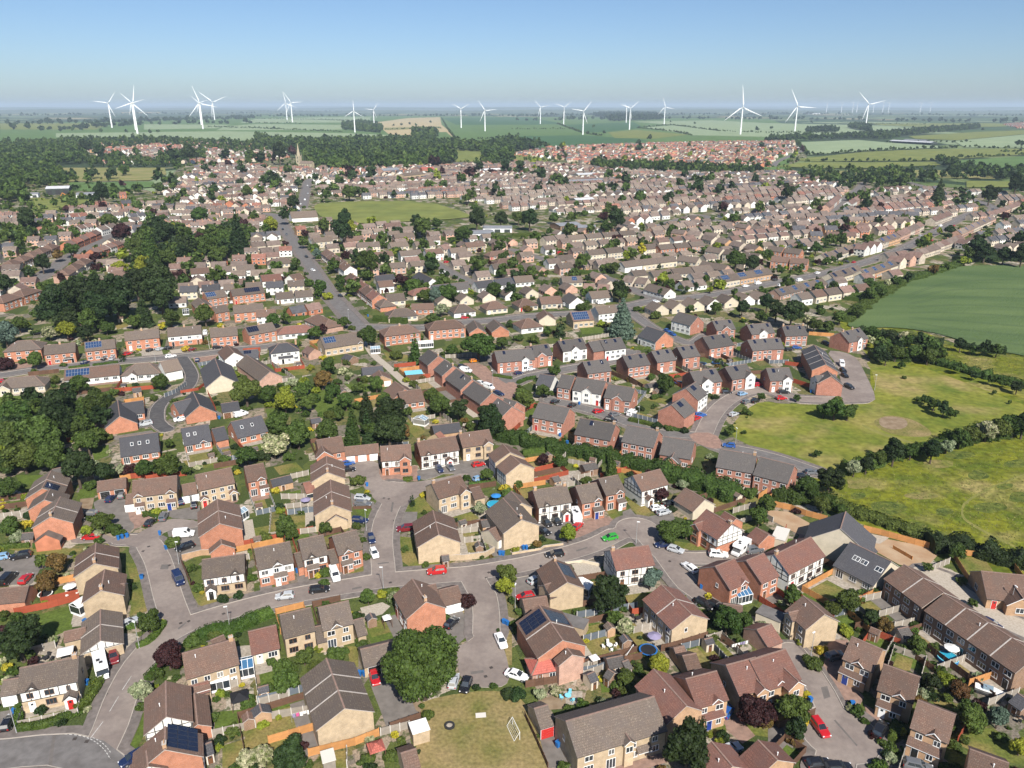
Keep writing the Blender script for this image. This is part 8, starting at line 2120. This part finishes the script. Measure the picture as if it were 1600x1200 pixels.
parasol('D',1150,445,'canvas_white','pale parasol behind the brown brick terrace near the pool')
parasol('C',890,370,'canvas_purple','lilac parasol on the patio of the red-roofed pair of houses')
parasol('F',310,520,'canvas_purple','lilac parasol in a narrow garden left of buff houses')
parasol('F',1500,495,'canvas_blue','closed-looking blue parasol beside the turquoise paddling pool')
parasol('J',960,715,'canvas_purple','lilac parasol in front of the wooded-garden bungalow')
def pool(t, x, y, r, lab):
 p = G(t, x, y, .6); root = empty('paddling_pool',(p.x, p.y, 0)); n = 28; mb = MB()
 P = lambda rr, z: [(rr * math.cos(i * 6.2832 / n), rr * math.sin(i * 6.2832 / n), z) for i in range(n)]
 a, b, c = P(r, 0.02), P(r, .7), P(r * .93,.7)
 for i in range(n): j = (i + 1) % n; mb.poly([a[i], a[j], b[j], b[i]],'bin_blue'); mb.poly([b[i], b[j], c[j], c[i]],'pool_liner')
 mb.build('pool_wall', root); mb = MB(); mb.poly(P(r * .93,.6),'water'); mb.build('water', root)
 reg(root, 'pool', lab, px(t, x, y), None, True)
pool('F',1490,550,2.0,'round turquoise paddling pool beneath the yellow shrub')
pool('D',1125,508,1.9,'round blue pool behind the brown brick terrace')
def gazebo(t, x, y, w, m, lab, roofm=None):
 p = G(t, x, y, 2.3); root = empty('gazebo',(p.x, p.y, 0), R(24)); h = w / 2; mb = MB()
 c = [(-h, -h, 2.1),(h, -h, 2.1),(h, h, 2.1),(-h, h, 2.1)]
 for i in range(4): mb.poly([c[i], c[(i + 1) % 4],(0,0,2.9)], m)
 mb.build('roof', root)
 for q in c: mb = MB(); mb.box(q[0] * .93 - .05, q[0] * .93 + .05, q[1] * .93 - .05, q[1] * .93 + .05,0,2.2,'fence_brown'); mb.build('post', root)
 reg(root, 'gazebo', lab, px(t, x, y), None, True)
gazebo('A',1495,745,3.0,'mat_black','black-roofed gazebo in the garden below the buff house')
gazebo('B',750,1060,2.6,'roof_coral','red-roofed garden pavilion beside the orange fence')
gazebo('A',405,465,2.8,'canvas_white','white canvas gazebo behind the timbered house')
gazebo('C',515,505,1.7,'canvas_white','small white canopy on the lawn of the red house')
gazebo('B',818,255,1.7,'canvas_white','small white canopy on the lawn behind the buff house')
gazebo('F',1230,1000 - 1000 + 600,.1,'canvas_white','x') if False else None
def glasshouse(t, x, y, L, Wd, ang, lab, name='conservatory', m='upvc', g='glass_roof', h=2.2, rise=.8):
 p = G(t, x, y, h); root = empty(name, (p.x, p.y, .05), R(ang)); mb = MB(); a, b = L / 2, Wd / 2
 mb.box(-a, a, -b, b, 0,.55, m, 'b'); mb.build('base_wall', root)
 # glazed sides and roof panes between white bars
 nL = max(2, int(L / .9)); nW = max(2, int(Wd / .9))
 fr = MB()
 for i in range(nL + 1):
  xx = -a + L * i / nL
  for s in (-1,1):
   fr.beam((xx, s * b, .55),(xx, s * b, h),.08, m); fr.beam((xx, s * b, h),(xx, 0, h + rise),.08, m)
  if i < nL:
   for s in (-1,1):
    q = [(xx + .04, s * b, .55),(xx + L / nL - .04, s * b, .55),(xx + L / nL - .04, s * b, h),(xx + .04, s * b, h)]
    k = MB(); k.poly(q if s < 0 else q[::-1],'glass'); k.build('pane', root)
    q = [(xx + .04, s * b, h + .01),(xx + L / nL - .04, s * b, h + .01),(xx + L / nL - .04,0, h + rise + .01),(xx + .04,0, h + rise + .01)]
    k = MB(); k.poly(q if s < 0 else q[::-1], g); k.build('roof_pane', root)
 for s in (-1,1):
  k = MB(); q = [(s * a, -b, .55),(s * a, b, .55),(s * a, b, h),(s * a, 0, h + rise),(s * a, -b, h)]; k.poly(q if s > 0 else q[::-1],'glass'); k.build('end_pane', root)
  fr.beam((-a, s * b, h),(a, s * b, h),.1, m); fr.beam((s * a, -b, h),(s * a, b, h),.1, m)
 fr.beam((-a, 0, h + rise),(a, 0, h + rise),.12, m); fr.build('glazing_bars', root)
 reg(root, name.replace('_',' '), lab, px(t, x, y), None, True)
glasshouse('A',505,165,3.2,3.0,66,'white conservatory left of the buff house by the red fence', g='canvas_white')
glasshouse('A',1530,545,3.0,3.4,20,'blue-roofed conservatory at the end of the buff house', g='glass_blue')
glasshouse('C',425,50,3.0,5.0,66,'white conservatory against the buff house with solar panels', g='canvas_white')
glasshouse('G',1430,1095,3.6,3.6,20,'blue glass conservatory below the red brick houses', g='glass_blue')
glasshouse('J',1030,815,2.6,4.6,66,'long white greenhouse beside the dark shed','greenhouse')
glasshouse('E',1500,600,3.2,2.6,66,'pale conservatory right of the red brick pair', g='glass_roof')
glasshouse('A',1370,640,3.4,2.0,20,'white lean-to conservatory behind the buff house', g='canvas_white')
glasshouse('I',1160,140,3.0,2.4,20,'white-framed conservatory by the red houses', g='glass')
glasshouse('J',745,375,4.0,3.0,14,'white greenhouse at the end of the hedge','greenhouse')
glasshouse('J',1060,340,6.5,3.2,14,'long white conservatory behind the hipped red houses', g='canvas_white')
def flat_box(t, x, y, L, Wd, h, ang, wallm, roofm, lab, name, cat):
 p = G(t, x, y, h); root = empty(name, (p.x, p.y, 0), R(ang)); mb = MB(); mb.box(-L / 2, L / 2,-Wd / 2, Wd / 2,0, h, wallm, 'tb'); mb.build('wall', root); mb = MB(); mb.box(-L / 2 - .12, L / 2 + .12,-Wd / 2 - .12, Wd / 2 + .12, h, h + .14, roofm); mb.build('roof', root)
 reg(root, cat, lab, px(t, x, y), None, True)
flat_box('B',1020,940,2.8,2.6,2.5,22,'wall_buff','canvas_white','white flat-roofed store at the edge of the football green','flat_roof_store','store')
flat_box('B',450,1125,1.9,2.4,1.9,22,'fence_grey','post_pale','grey flat-roofed hut below the orange fence','garden_hut','hut')
flat_box('C',375,280,3.2,6.0,2.4,66,'wall_buff','tarmac_grey','flat grey extension beside the house with black solar panels','flat_extension','extension')
flat_box('J',985,528,6.5,4.5,2.4,14,'fence_brown','pool_liner','pale blue flat-roofed outbuilding behind the red fence','flat_outbuilding','outbuilding')
flat_box('D',20,235,3.4,5.0,2.3,50,'wall_cream','tarmac_grey','flat grey-roofed garage at the edge of the leafy garden','flat_roof_garage','garage')
flat_box('H',80,735,6,3,2.3,60,'wall_cream','post_pale','pale flat roof between the garages and the new plot','flat_roof_store','store')
def goal(t, x, y, ang, lab):
 p = G(t, x, y); root = empty('football_goal',(p.x, p.y, .05), R(ang)); w, h, d = 1.8,1.6,1.0
 mb = MB()
 for s in (-1,1): mb.cyl((s * w, 0,0),(s * w, 0, h),.05,.05,'goal',8)
 mb.cyl((-w, 0, h),(w, 0, h),.05,.05,'goal',8); mb.build('goal_frame', root); mb = MB()
 for s in (-1,1): mb.cyl((s * w, 0, h),(s * w, d, 0),.035,.035,'goal',6)
 mb.cyl((-w, d, 0),(w, d, 0),.035,.035,'goal',6); mb.build('back_frame', root); mb = MB()
 for i in range(9): x_ = -w + 2 * w * i / 8; mb.cyl((x_, .02, h),(x_, d, 0),.008,.008,'goal',4)
 for i in range(1,5): f = i / 5; mb.cyl((-w, d * f, h * (1 - f)),(w, d * f, h * (1 - f)),.008,.008,'goal',4)
 mb.build('net', root); reg(root, 'goal', lab, px(t, x, y), None, True)
goal('C',25,975,110,'white football goal on the dry green beside the garage fence')
goal('C',735,505,60,'white garden football goal beside the trampoline')
def furniture(t, x, y, m, lab, n=4):
 p = G(t, x, y, .7); root = empty('patio_set',(p.x, p.y, .03), rng.uniform(0,3)); mb = MB(); mb.cyl((0,0,.68),(0,0,.73),.6,.6, m, 14); mb.cyl((0,0,0),(0,0,.68),.06,.05, m, 8); mb.build('table', root)
 for i in range(n):
  a = i * 6.283 / n + .4; c, s = math.cos(a), math.sin(a); mb = MB(); cx, cy = 1.15 * c, 1.15 * s
  mb.box(cx - .26, cx + .26, cy - .26, cy + .26,.38,.46, m)
  for dx in (-.22,.22):
   for dy in (-.22,.22): mb.box(cx + dx - .03, cx + dx + .03, cy + dy - .03, cy + dy + .03,0,.38, m)
  mb.beam((cx + .24 * c - .25 * s, cy + .24 * s + .25 * c, .72),(cx + .24 * c + .25 * s, cy + .24 * s - .25 * c, .72),.34, m); mb.build('chair', root)
 reg(root, 'patio set', lab, px(t, x, y), None, True)
furniture('C',610,430,'canvas_white','white chairs round a table beside the slate-blue fence')
furniture('C',350,745,'pool_liner','pale blue table and chairs on the deck behind the long buff block',3)
furniture('C',790,260,'plastic_dark','dark patio table and chairs on grey paving')
furniture('H',250,1000,'plastic_dark','dark garden furniture outside the timbered house')
furniture('A',450,100,'canvas_white','white garden chairs below the white parasol')
furniture('A',280,510,'plastic_dark','dark rattan garden furniture behind the timbered house')
furniture('D',1570,870,'tyre','dark seating on the pale patio by the right edge')
def washing(t, x, y, lab):
 p = G(t, x, y); root = empty('washing_line',(p.x, p.y, .03), R(20)); mb = MB()
 for s in (-2,2): mb.cyl((s, 0,0),(s, 0,1.9),.03,.03,'lamp_pole',6)
 mb.cyl((-2,0,1.85),(2,0,1.85),.012,.012,'lamp_pole',4); mb.build('line', root)
 for i in range(6): mb = MB(); xx = -1.8 + i * .62; mb.box(xx, xx + .5,-.015,.015,1.85 - rng.uniform(.5,.9),1.85, rng.choice(['canvas_white','toy_pink','canvas_white','canvas_purple'])); mb.build('cloth', root)
 reg(root, 'washing line', lab, px(t, x, y), None, True)
washing('C',1420,465,'washing line of pink and white clothes behind the brown fence')
washing('B',300,900,'washing line of pale clothes left of the buff terrace')
def boat(t, x, y, ang):
 p = G(t, x, y, .9); root = empty('covered_boat',(p.x, p.y, .3), R(ang)); mb = MB(); st = [(-2.4,.8),(-1,1.0),(.8,.95),(1.9,.55),(2.6,.05)]; k = mb.mi('canvas_white')
 for x_, w in st: mb.v += [(x_, -w * .5,0),(x_, -w, .8),(x_, w, .8),(x_, w * .5,0)]
 for i in range(4):
  for j in range(4): a = i * 4 + j; b = i * 4 + (j + 1) % 4; mb.f.append((a, b, b + 4, a + 4)); mb.m.append(k)
 mb.f.append((0,1,2,3)); mb.m.append(k); mb.build('hull', root); mb = MB(); mb.box(-1.2,.4,-.55,.55,.8,1.25,'glass_roof'); mb.build('cabin', root); mb = MB(); mb.box(-2.2,.5,-.8,.8,-.25,-.02,'plastic_dark'); mb.build('trailer', root)
 reg(root, 'boat','small pale boat on a trailer behind the brown brick terrace', px(t, x, y), None, True)
boat('D',1390,715,-30)
def tyre_ring(t, x, y):
 p = G(t, x, y); mb = MB(); n = 20
 for i in range(n):
  a, b = i * 6.2832 / n, (i + 1) * 6.2832 / n
  for r0, z0, r1, z1 in ((.9,0,.9,.3),(.9,.3,.55,.3),(.55,.3,.55,0)): mb.poly([(r0 * math.cos(a), r0 * math.sin(a), z0),(r0 * math.cos(b), r0 * math.sin(b), z0),(r1 * math.cos(b), r1 * math.sin(b), z1),(r1 * math.cos(a), r1 * math.sin(a), z1)],'plastic_dark')
 mb.poly([(.55 * math.cos(i * 6.2832 / n),.55 * math.sin(i * 6.2832 / n),.15) for i in range(n)],'paving')
 o = mb.build('planter_ring'); o.location = (p.x, p.y, .06); reg(o, 'planter','dark round ring planter on the dry football green', px(t, x, y), None, True)
tyre_ring('B',1210,940)
p_ = G('B',1405,872); mb = MB(); mb.box(-.9,.9,-.55,.55,0,.05,'post_pale'); o = mb.build('concrete_slab'); o.location = (p_.x, p_.y, .06); o.rotation_euler = (0,0,.1); reg(o, 'slab','pale concrete slab set in the dry football green', px('B',1405,872), None, True)
def skip_digger(t, x, y):
 p = G(t, x, y); root = empty('mini_digger',(p.x, p.y, 0), R(30)); mb = MB(); mb.box(-1.1,1.1,-.75,-.4,0,.45,'tyre'); mb.box(-1.1,1.1,.4,.75,0,.45,'tyre'); mb.build('tracks', root); mb = MB(); mb.box(-.9,.8,-.65,.65,.5,1.1,'paint_orange'); mb.build('body', root); mb = MB(); mb.box(-.5,.5,-.5,.5,1.1,2.2,'glass'); mb.box(-.55,.55,-.55,.55,2.2,2.3,'paint_orange'); mb.build('cab', root); mb = MB(); mb.beam((.8,0,.9),(2.2,0,2.3),.2,'paint_orange'); mb.beam((2.2,0,2.3),(3.0,0,.8),.16,'paint_orange'); mb.box(2.8,3.2,-.3,.3,.5,.9,'plastic_dark'); mb.build('boom', root)
 reg(root, 'digger','small orange digger working beside the new slate-roofed bungalow', px(t, x, y), None, True)
skip_digger('H',560,1045)
def bigdigger(t, x, y):
 p = G(t, x, y); root = empty('excavator',(p.x, p.y, 0), R(200),1.6); mb = MB(); mb.box(-1.4,1.4,-1,1,0,.7,'tyre'); mb.build('tracks', root); mb = MB(); mb.box(-1.3,1.1,-.9,.9,.8,2.3,'paint_orange'); mb.build('body', root); mb = MB(); mb.beam((1.0,0,1.5),(3.2,0,3.2),.4,'paint_orange'); mb.beam((3.2,0,3.2),(4.6,0,1.0),.3,'paint_orange'); mb.build('boom', root)
 reg(root, 'excavator','orange excavator beside the large pale-roofed barn', px(t, x, y), None, True)
bigdigger('M',425,112)
# ================================================================ landmarks: turbines, church, barns, halls
mat('turbine_white',(0.80,0.81,0.82),.45); mat('stone',(0.42,0.36,0.25),.9, var=(0.34,0.29,0.2), scale=.5); mat('metal_roof',(0.50,0.51,0.52),.5, var=(.43,.44,.45), scale=.2); mat('shed_dark',(0.04,0.05,0.045),.8); mat('shed_white',(.74,.75,.75),.6); mat('flat_grey',(0.17,0.18,0.20),.8, var=(0.22,0.23,0.25), scale=.2)
def blade_mesh():
 def f():
  mb = MB(); k = mb.mi('turbine_white'); st = [(0.02,.020,.020,0),(.06,.022,.020,0),(.16,.045,.014,.012),(.3,.040,.011,.01),(.6,.026,.008,.005),(.9,.013,.005,.002),(1.0,.003,.002,0)]
  for z, c, t, off in st: mb.v += [(-c * .4 + off, 0, z),(0 + off, -t, z),(c * .6 + off, 0, z),(off, t, z)]
  for i in range(len(st) - 1):
   for j in range(4): a = i * 4 + j; b = i * 4 + (j + 1) % 4; mb.f.append((a, b, b + 4, a + 4)); mb.m.append(k)
  mb.f.append(tuple(range((len(st) - 1) * 4, len(st) * 4))); mb.m.append(k)
  return mb.mesh('blade')
 return shared('blade', f)
ORD = ['first','second','third','fourth','fifth','sixth','seventh','eighth','ninth','tenth','eleventh','twelfth','thirteenth','fourteenth','fifteenth','sixteenth','seventeenth','eighteenth','nineteenth','twentieth','twenty-first','twenty-second','twenty-third','twenty-fourth','twenty-fifth','twenty-sixth','twenty-seventh','twenty-eighth','twenty-ninth','thirtieth']
TURB = []
def turbine(t, hx, hy, by, tipx, tipy, far=False):
 """hub, tower foot row, one blade tip"""
 P = px(t, hx, hy); B = px(t, hx, by)
 if not far: g = unproj(P[0], B[1])
 else: d = 13500.0; g = Vector(((P[0] - 800) / (FPX * CP + 434 * SP) * d, d, 0))
 fz = g.y * CP + CAM_H * SP
 # height of the hub: on the vertical through g, at the hub's row
 k = (600 - P[1]) / FPX
 zc = (k * CP - SP) / (CP + k * SP) * g.y; hub = CAM_H + zc
 if far: hub = CAM_H + (166 - P[1] + .5) / FPX * g.y
 dxp = (P[0] - 800) / FPX * fz; g.x = (P[0] - 800) / FPX * (g.y * CP - (hub - CAM_H) * SP)
 r = math.hypot(tipx - hx, tipy - hy) / 4 / FPX * fz
 ang = math.atan2(tipx - hx, -(tipy - hy))
 yaw = math.atan2(-g.x, g.y)
 root = empty('wind_turbine',(g.x, g.y, 0), yaw * .4)
 s = hub / 80.0
 mb = MB(); mb.cyl((0,0,-1),(0,0, hub - 1.2 * s),2.6 * s, 1.5 * s, 'turbine_white',18); mb.build('tower', root, smooth=False)
 mb = MB(); mb.box(-1.7 * s, 1.7 * s, -2.6 * s, 6.0 * s, hub - 1.7 * s, hub + 1.7 * s, 'turbine_white'); mb.build('nacelle', root)
 mb = MB(); mb.cyl((0,-4.6 * s, hub),(0,-2.6 * s, hub),.6 * s, 1.7 * s, 'turbine_white',12); mb.build('hub', root)
 for i in range(3):
  o = link('blade', blade_mesh(), root, (0,-3.4 * s, hub)); o.rotation_euler = (0, ang + i * 2.0944,0); o.scale = (r * 1.25, r, r)
 TURB.append((P[0], root, far, P))
for a in [('Q',675,165,318,728,98),('Q',830,165,355,855,58),('Q',822,163,332,766,106),('Q',1248,165,325,1215,62),('Q',1241,162,300,1198,120),('Q',1328,158,270,1252,98),('R',185,165,270,174,95),('R',217,160,283,178,100),('R',610,215,348,610,145),('R',733,207,315,765,165),('R',1280,200,320,1228,170),('R',1430,210,340,1387,148),('S',178,190,295,138,148),('S',325,190,306,272,168),('S',447,215,362,497,155),('S',718,188,287,692,165),('S',740,197,330,793,153),('S',957,188,303,938,128),('S',1443,190,360,1428,58),('T',185,185,340,135,82),('T',630,172,318,562,100)]: turbine(*a)
for x, r_ in ((372,13),(465,15),(535,15),(562,12),(665,10),(725,18),(760,18),(960,20),(1022,20)): turbine('T', x, 168 - r_ * .1,190, x + r_ * .5,168 - r_, True)
TURB.sort(key=lambda q: q[0])
i = j = 0
for xx, o, far, P in TURB:
 o['category'] = 'wind turbine'; o['group'] = 'wind turbines on the horizon'
 if far: o['label'] = 'tiny hazy wind turbine on the skyline, %s from left of its far row' % ORD[i]; i += 1
 else: o['label'] = 'white three-bladed wind turbine on the fields, %s from left of the large ones' % ORD[j]; j += 1
def column_height(base, X, Y):
 """height above ground of the point seen at (X, Y) on the vertical through base"""
 k = (600 - Y) / FPX
 return CAM_H + (k * CP - SP) / (CP + k * SP) * base.y
def church():
 b = G('R',272,566); P = px('R',268,415); H_ = column_height(b, *P)
 root = empty('church',(b.x, b.y, 0), R(-20)); w = 3.6; th = H_ * .48; mb = MB()
 mb.box(-w, w, -w, w, 0, th, 'stone'); mb.build('tower', root)
 for x, y in ((-1,-1),(1,-1),(1,1),(-1,1)): mb = MB(); mb.cyl((x * w, y * w, th),(x * w, y * w, th + 3.5),.5,.05,'stone',6); mb.build('pinnacle', root)
 mb = MB(); mb.cyl((0,0, th),(0,0, H_),3.2,.12,'stone',8); mb.build('spire', root)
 mb = MB(); walls(mb, 24,9,7,11,'stone'); o = mb.build('nave_wall', root); o.location = (w + 12,0,0); mb = MB(); roof_gable(mb, 24,9,7,11,'roof_tan'); o = mb.build('nave_roof', root); o.location = (w + 12,0,0)
 for i in range(4):
  mb = MB(); mb.box(-.7,.7,-.06,0,2,5.5,'glass'); o = mb.build('window', root); o.location = (w + 4 + i * 5,-4.5,0)
 for z in (th * .45, th * .78): mb = MB(); mb.box(-.8,.8,-w - .06,-w, z, z + 3,'shed_dark'); mb.build('belfry_opening', root)
 reg(root, 'church','pale stone church with a tall needle spire among the trees', px('R',272,500), None, True)
church()
def barn(t, x1, y1, x2, y2, Wd, ze, zr, wallm, roofm, lab, doors=1, cat='barn', name='barn'):
 A, B = G(t, x1, y1, zr), G(t, x2, y2, zr); c = (A + B) / 2; d = B - A; a = math.atan2(d.y, d.x); L = d.length
 if Vector((math.sin(a),-math.cos(a))).dot(-c.xy) < 0: a += math.pi
 root = empty(name, (c.x, c.y, 0), a); mb = MB(); walls(mb, L, Wd, ze, zr, wallm); mb.build('wall', root); mb = MB(); roof_gable(mb, L, Wd, ze, zr, roofm); mb.build('roof', root)
 for i in range(doors): mb = MB(); x = -L / 2 + L * (i + .5) / doors; mb.box(x - L / doors * .3, x + L / doors * .3,-Wd / 2 - .06,-Wd / 2 - .001,0, ze * .75,'shed_dark' if wallm != 'shed_dark' else 'plastic_dark'); mb.build('door', root)
 reg(root, cat, lab, px(t, (x1 + x2) / 2,(y1 + y2) / 2), None, True)
barn('M',290,44,436,40,17,7,9.5,'shed_dark','metal_roof','large dark barn with a pale metal roof beside the green field',3)
barn('M',478,84,592,80,18,4,5.5,'shed_white','flat_grey','low grey-roofed shed right of the large barn',2)
barn('M',150,85,240,82,12,3.5,5,'shed_white','flat_grey','low pale shed left of the large barn',2)
barn('T',780,393,1040,405,26,5,8,'shed_dark','metal_roof','long dark farm shed alone among the green fields',5)
barn('T',860,388,1000,394,20,5,8,'shed_dark','flat_grey','second farm shed just behind the long one',3)
barn('O',385,588 - 470,500,586 - 470 - 4,14,5,7,'wall_cream','metal_roof','pale-roofed hall among the central terraces',2,'hall','hall')
barn('S',400,602,520,598,16,5,7,'wall_cream','metal_roof','grey-roofed works building in the middle of town',2,'hall','hall')
barn('S',330,645,560,636,16,5,7.5,'wall_cream','flat_grey','wide grey-roofed works building behind terraced streets',3,'hall','hall')
barn('R',905,605,1035,592,12,9,12,'wall_buff','roof_tan','tall buff factory block below the wood',4,'factory','factory_block')
barn('R',1420,575,1545,570,14,6,7.5,'shed_white','shed_white','white flat-topped building at the edge of the trees',2,'hall','hall')
barn('R',1030,565,1105,562,12,8,11,'wall_red','roof_coral','red brick block with a bright red roof below the wood',2,'hall','hall')
barn('R',780,575,880,566,12,7,10,'wall_pink','flat_grey','slate-roofed block below the wood',3,'hall','hall')
barn('N',1340,322,1480,318,20,3.5,4.6,'shed_white','flat_grey','low grey school block beside the playing field',3,'school','school_block')
barn('N',1420,290,1600,290,16,3.5,4.6,'shed_white','flat_grey','low pale school block nearest the far hedge',3,'school','school_block')
barn('O',270,275,400,265,18,3.5,5,'wall_brown','flat_grey','dark school block among trees left of centre',3,'school','school_block')
barn('O',410,285,520,285,14,3.5,5,'wall_brown','flat_grey','smaller dark school block beside the round tree',2,'school','school_block')
for x1, x2, y, lab in ((480,700,208,'long white warehouse on the far plain behind the wood'),(700,800,210,'shorter white warehouse right of the long one'),(830,930,213,'small white warehouse beyond the right end of the wood'),(-20,60,210,'pale warehouse on the far plain at centre')): barn('S', x1, y, x2, y, 90,12,14,'shed_white','shed_white', lab, 6,'warehouse','warehouse')
for t, x1, x2, y, lab in (('Q',765,1000,222,'pale quarry-side shed strip on the far left plain'),('T',255,340,228,'white shed on the far right plain')): barn(t, x1, y, x2, y, 60,9,11,'field_tan' if t == 'Q' else 'shed_white','field_tan' if t == 'Q' else 'shed_white', lab, 4,'warehouse','warehouse')
# low far hills closing the horizon
def hills():
 g = np.random.default_rng(4)
 for k, (d, h0, h1, m) in enumerate(((15000,20,48,'far_wood'),(22000,42,78,'far_wood'),(32000,70,97,'far_wood'))):
  n = 260; xs = np.linspace(-d * 1.1, d * 1.1, n)
  z = h0 + (h1 - h0) * (.5 + .5 * np.sin(xs / d * 9 + k * 2) * .6 + .25 * np.sin(xs / d * 31 + k)) + g.normal(0,1.2, n)
  V = []; F = []
  for i in range(n): V += [(xs[i], d - 1800,-1),(xs[i], d, z[i]),(xs[i], d + 2500,-1)]
  for i in range(n - 1):
   for j in range(2): a = i * 3 + j; F.append((a, a + 3, a + 4, a + 1))
  me = bpy.data.meshes.new('hills'); me.from_pydata(V, [], F); me.materials.append(MATS[m]); me.update(); structure(link('hills', me))
mat('far_wood',(0.05,0.075,0.035),.95, var=(0.10,0.12,0.06), scale=.0012, coord='World', detail=8)
hills()
# ---------------------------------------------------------------- summer haze
def haze():
 m = bpy.data.materials.new('haze'); n, l = _nodes(m); n.remove(n['Principled BSDF'])
 v = n.new('ShaderNodeVolumePrincipled'); v.inputs['Color'].default_value = (0.68,0.84,1.0,1); v.inputs['Density'].default_value = HAZE_D; v.inputs['Anisotropy'].default_value = 0.0
 l.new(v.outputs[0], n['Material Output'].inputs['Volume'])
 mb = MB(); mb.mats.append(m); MATS['haze'] = m
 mb.box(-42000,42000,-3600,42000,-2.5,200, m)
 o = mb.build('haze'); stuff(o, 'thin bluish summer haze lying over the whole plain','haze')
HAZE_D = 0.00006
haze()
# ================================================================ labels
LM = [(155,1040,'by the white motorhome'),(130,1165,'by the dashed junction'),(745,1130,'by the football green'),(600,1010,'by the huge round tree'),(1290,1150,'round the lower right close'),(1490,990,'by the brown brick terrace'),(1340,850,'by the two new slate-roofed houses'),(650,890,'near the central T-junction'),(570,720,'round the upper turning head'),(720,760,'near the turquoise paddling pool'),(900,850,'near the green hatchback'),(1130,880,'beside the second motorhome'),(60,800,'by the stepped red brick terrace'),(250,800,'round the left close'),(30,950,'along the red garden fence'),(250,700,'by the slate-roofed bungalows'),(520,640,'in the wooded gardens'),(430,830,'in the gardens left of centre'),(330,1000,'right of the winding road'),(350,1120,'behind the bottom left houses'),(480,1150,'beside the new orange fence'),(950,1020,'in the gardens below centre'),(1010,1150,'by the long buff block'),(1180,1080,'near the bottom purple tree'),(1130,980,'beside the red-roofed pair'),(1300,960,'by the leafy garden right of centre'),(1560,1140,'at the lower right corner'),(1020,760,'below the tall boundary hedge'),(980,660,'along the new estate front'),(800,620,'by the new red brick terrace'),(1000,560,'amid the new brick estate'),(1130,600,'by the curving block-paved road'),(1300,580,'by the loop at the meadow'),(1280,690,'on the mown meadow'),(1450,650,'on the meadow island'),(1480,780,'in the rough meadow'),(1380,740,'along the meadow hedgerow'),(1460,545,'along the crop field'),(1350,470,'between crop field and gardens'),(990,490,'round the blue cedar'),(880,470,'by the solar-roofed bungalow'),(690,540,'by the hipped brick houses'),(520,560,'by the white villa'),(350,590,'by the curving dark lane'),(240,560,'along the left street'),(60,620,'at the left edge'),(140,480,'by the dark evergreen grove'),(330,470,'near the red solar house'),(60,400,'along the far left avenue'),(230,340,'in the old left quarter'),(330,390,'in the left allotments'),(460,480,'left of the straight road'),(560,420,'right of the straight road'),(470,320,'at the top of the straight road'),(620,350,'below the school field'),(740,350,'beside the school'),(700,430,'in the bungalow streets'),(800,500,'along the lower cross street'),(900,410,'in the rows right of school'),(960,340,'among the central rows'),(1080,400,'in the middle of the rows'),(1050,470,'along the near diagonal road'),(1250,440,'along the long diagonal road'),(1420,370,'far along the diagonal road'),(1280,350,'in the buff terraces'),(1330,310,'by the far side street'),(1540,350,'at the right edge of town'),(1400,300,'at the far right houses'),(470,260,'round the church'),(120,300,'by the large barn'),(600,270,'below the long wood'),(900,290,'in the old centre'),(1100,250,'by the far red estate'),(250,640,'in the left wood'),(80,690,'in the far left thicket')]
def near_lm(P): return min(LM, key=lambda q: (q[0] - P[0]) ** 2 + (1.4 * (q[1] - P[1])) ** 2)[2]
# trees and shrubs close together share a landmark; one is told from the next by its order from the left
groups = {}
for e in REG:
 e['lm'] = near_lm(e['p'])
 if e['fixed']: e['o']['label'] = e['desc']
 else: groups.setdefault((e['desc'], e['lm']),[]).append(e)
for (desc, lm), es in groups.items():
 es.sort(key=lambda e: e['p'][0])
 for i, e in enumerate(es):
  if len(es) == 1: s = '%s %s' % (desc, lm)
  elif len(es) == 2: s = '%s %s, %s one' % (desc, lm, ['left','right'][i])
  elif i == len(es) - 1: s = '%s %s, last from left' % (desc, lm)
  else: s = '%s %s, %s from left' % (desc, lm, ORD[min(i, 29)])
  for a, b in ((' with ',','),(' brick',''),(' rendered',''),(' one',''),(' house pair',' pair'),(' of centre','')):
   if len(s.split()) > 16: s = s.replace(a, b)
  e['o']['label'] = s
print('THINGS', len(REG),'OBJECTS', len(bpy.data.objects),'longest label', max(len(e['o']['label'].split()) for e in REG))
for e in REG:
 if len(e['o']['label'].split()) > 16: print('LONG', e['o']['label'])
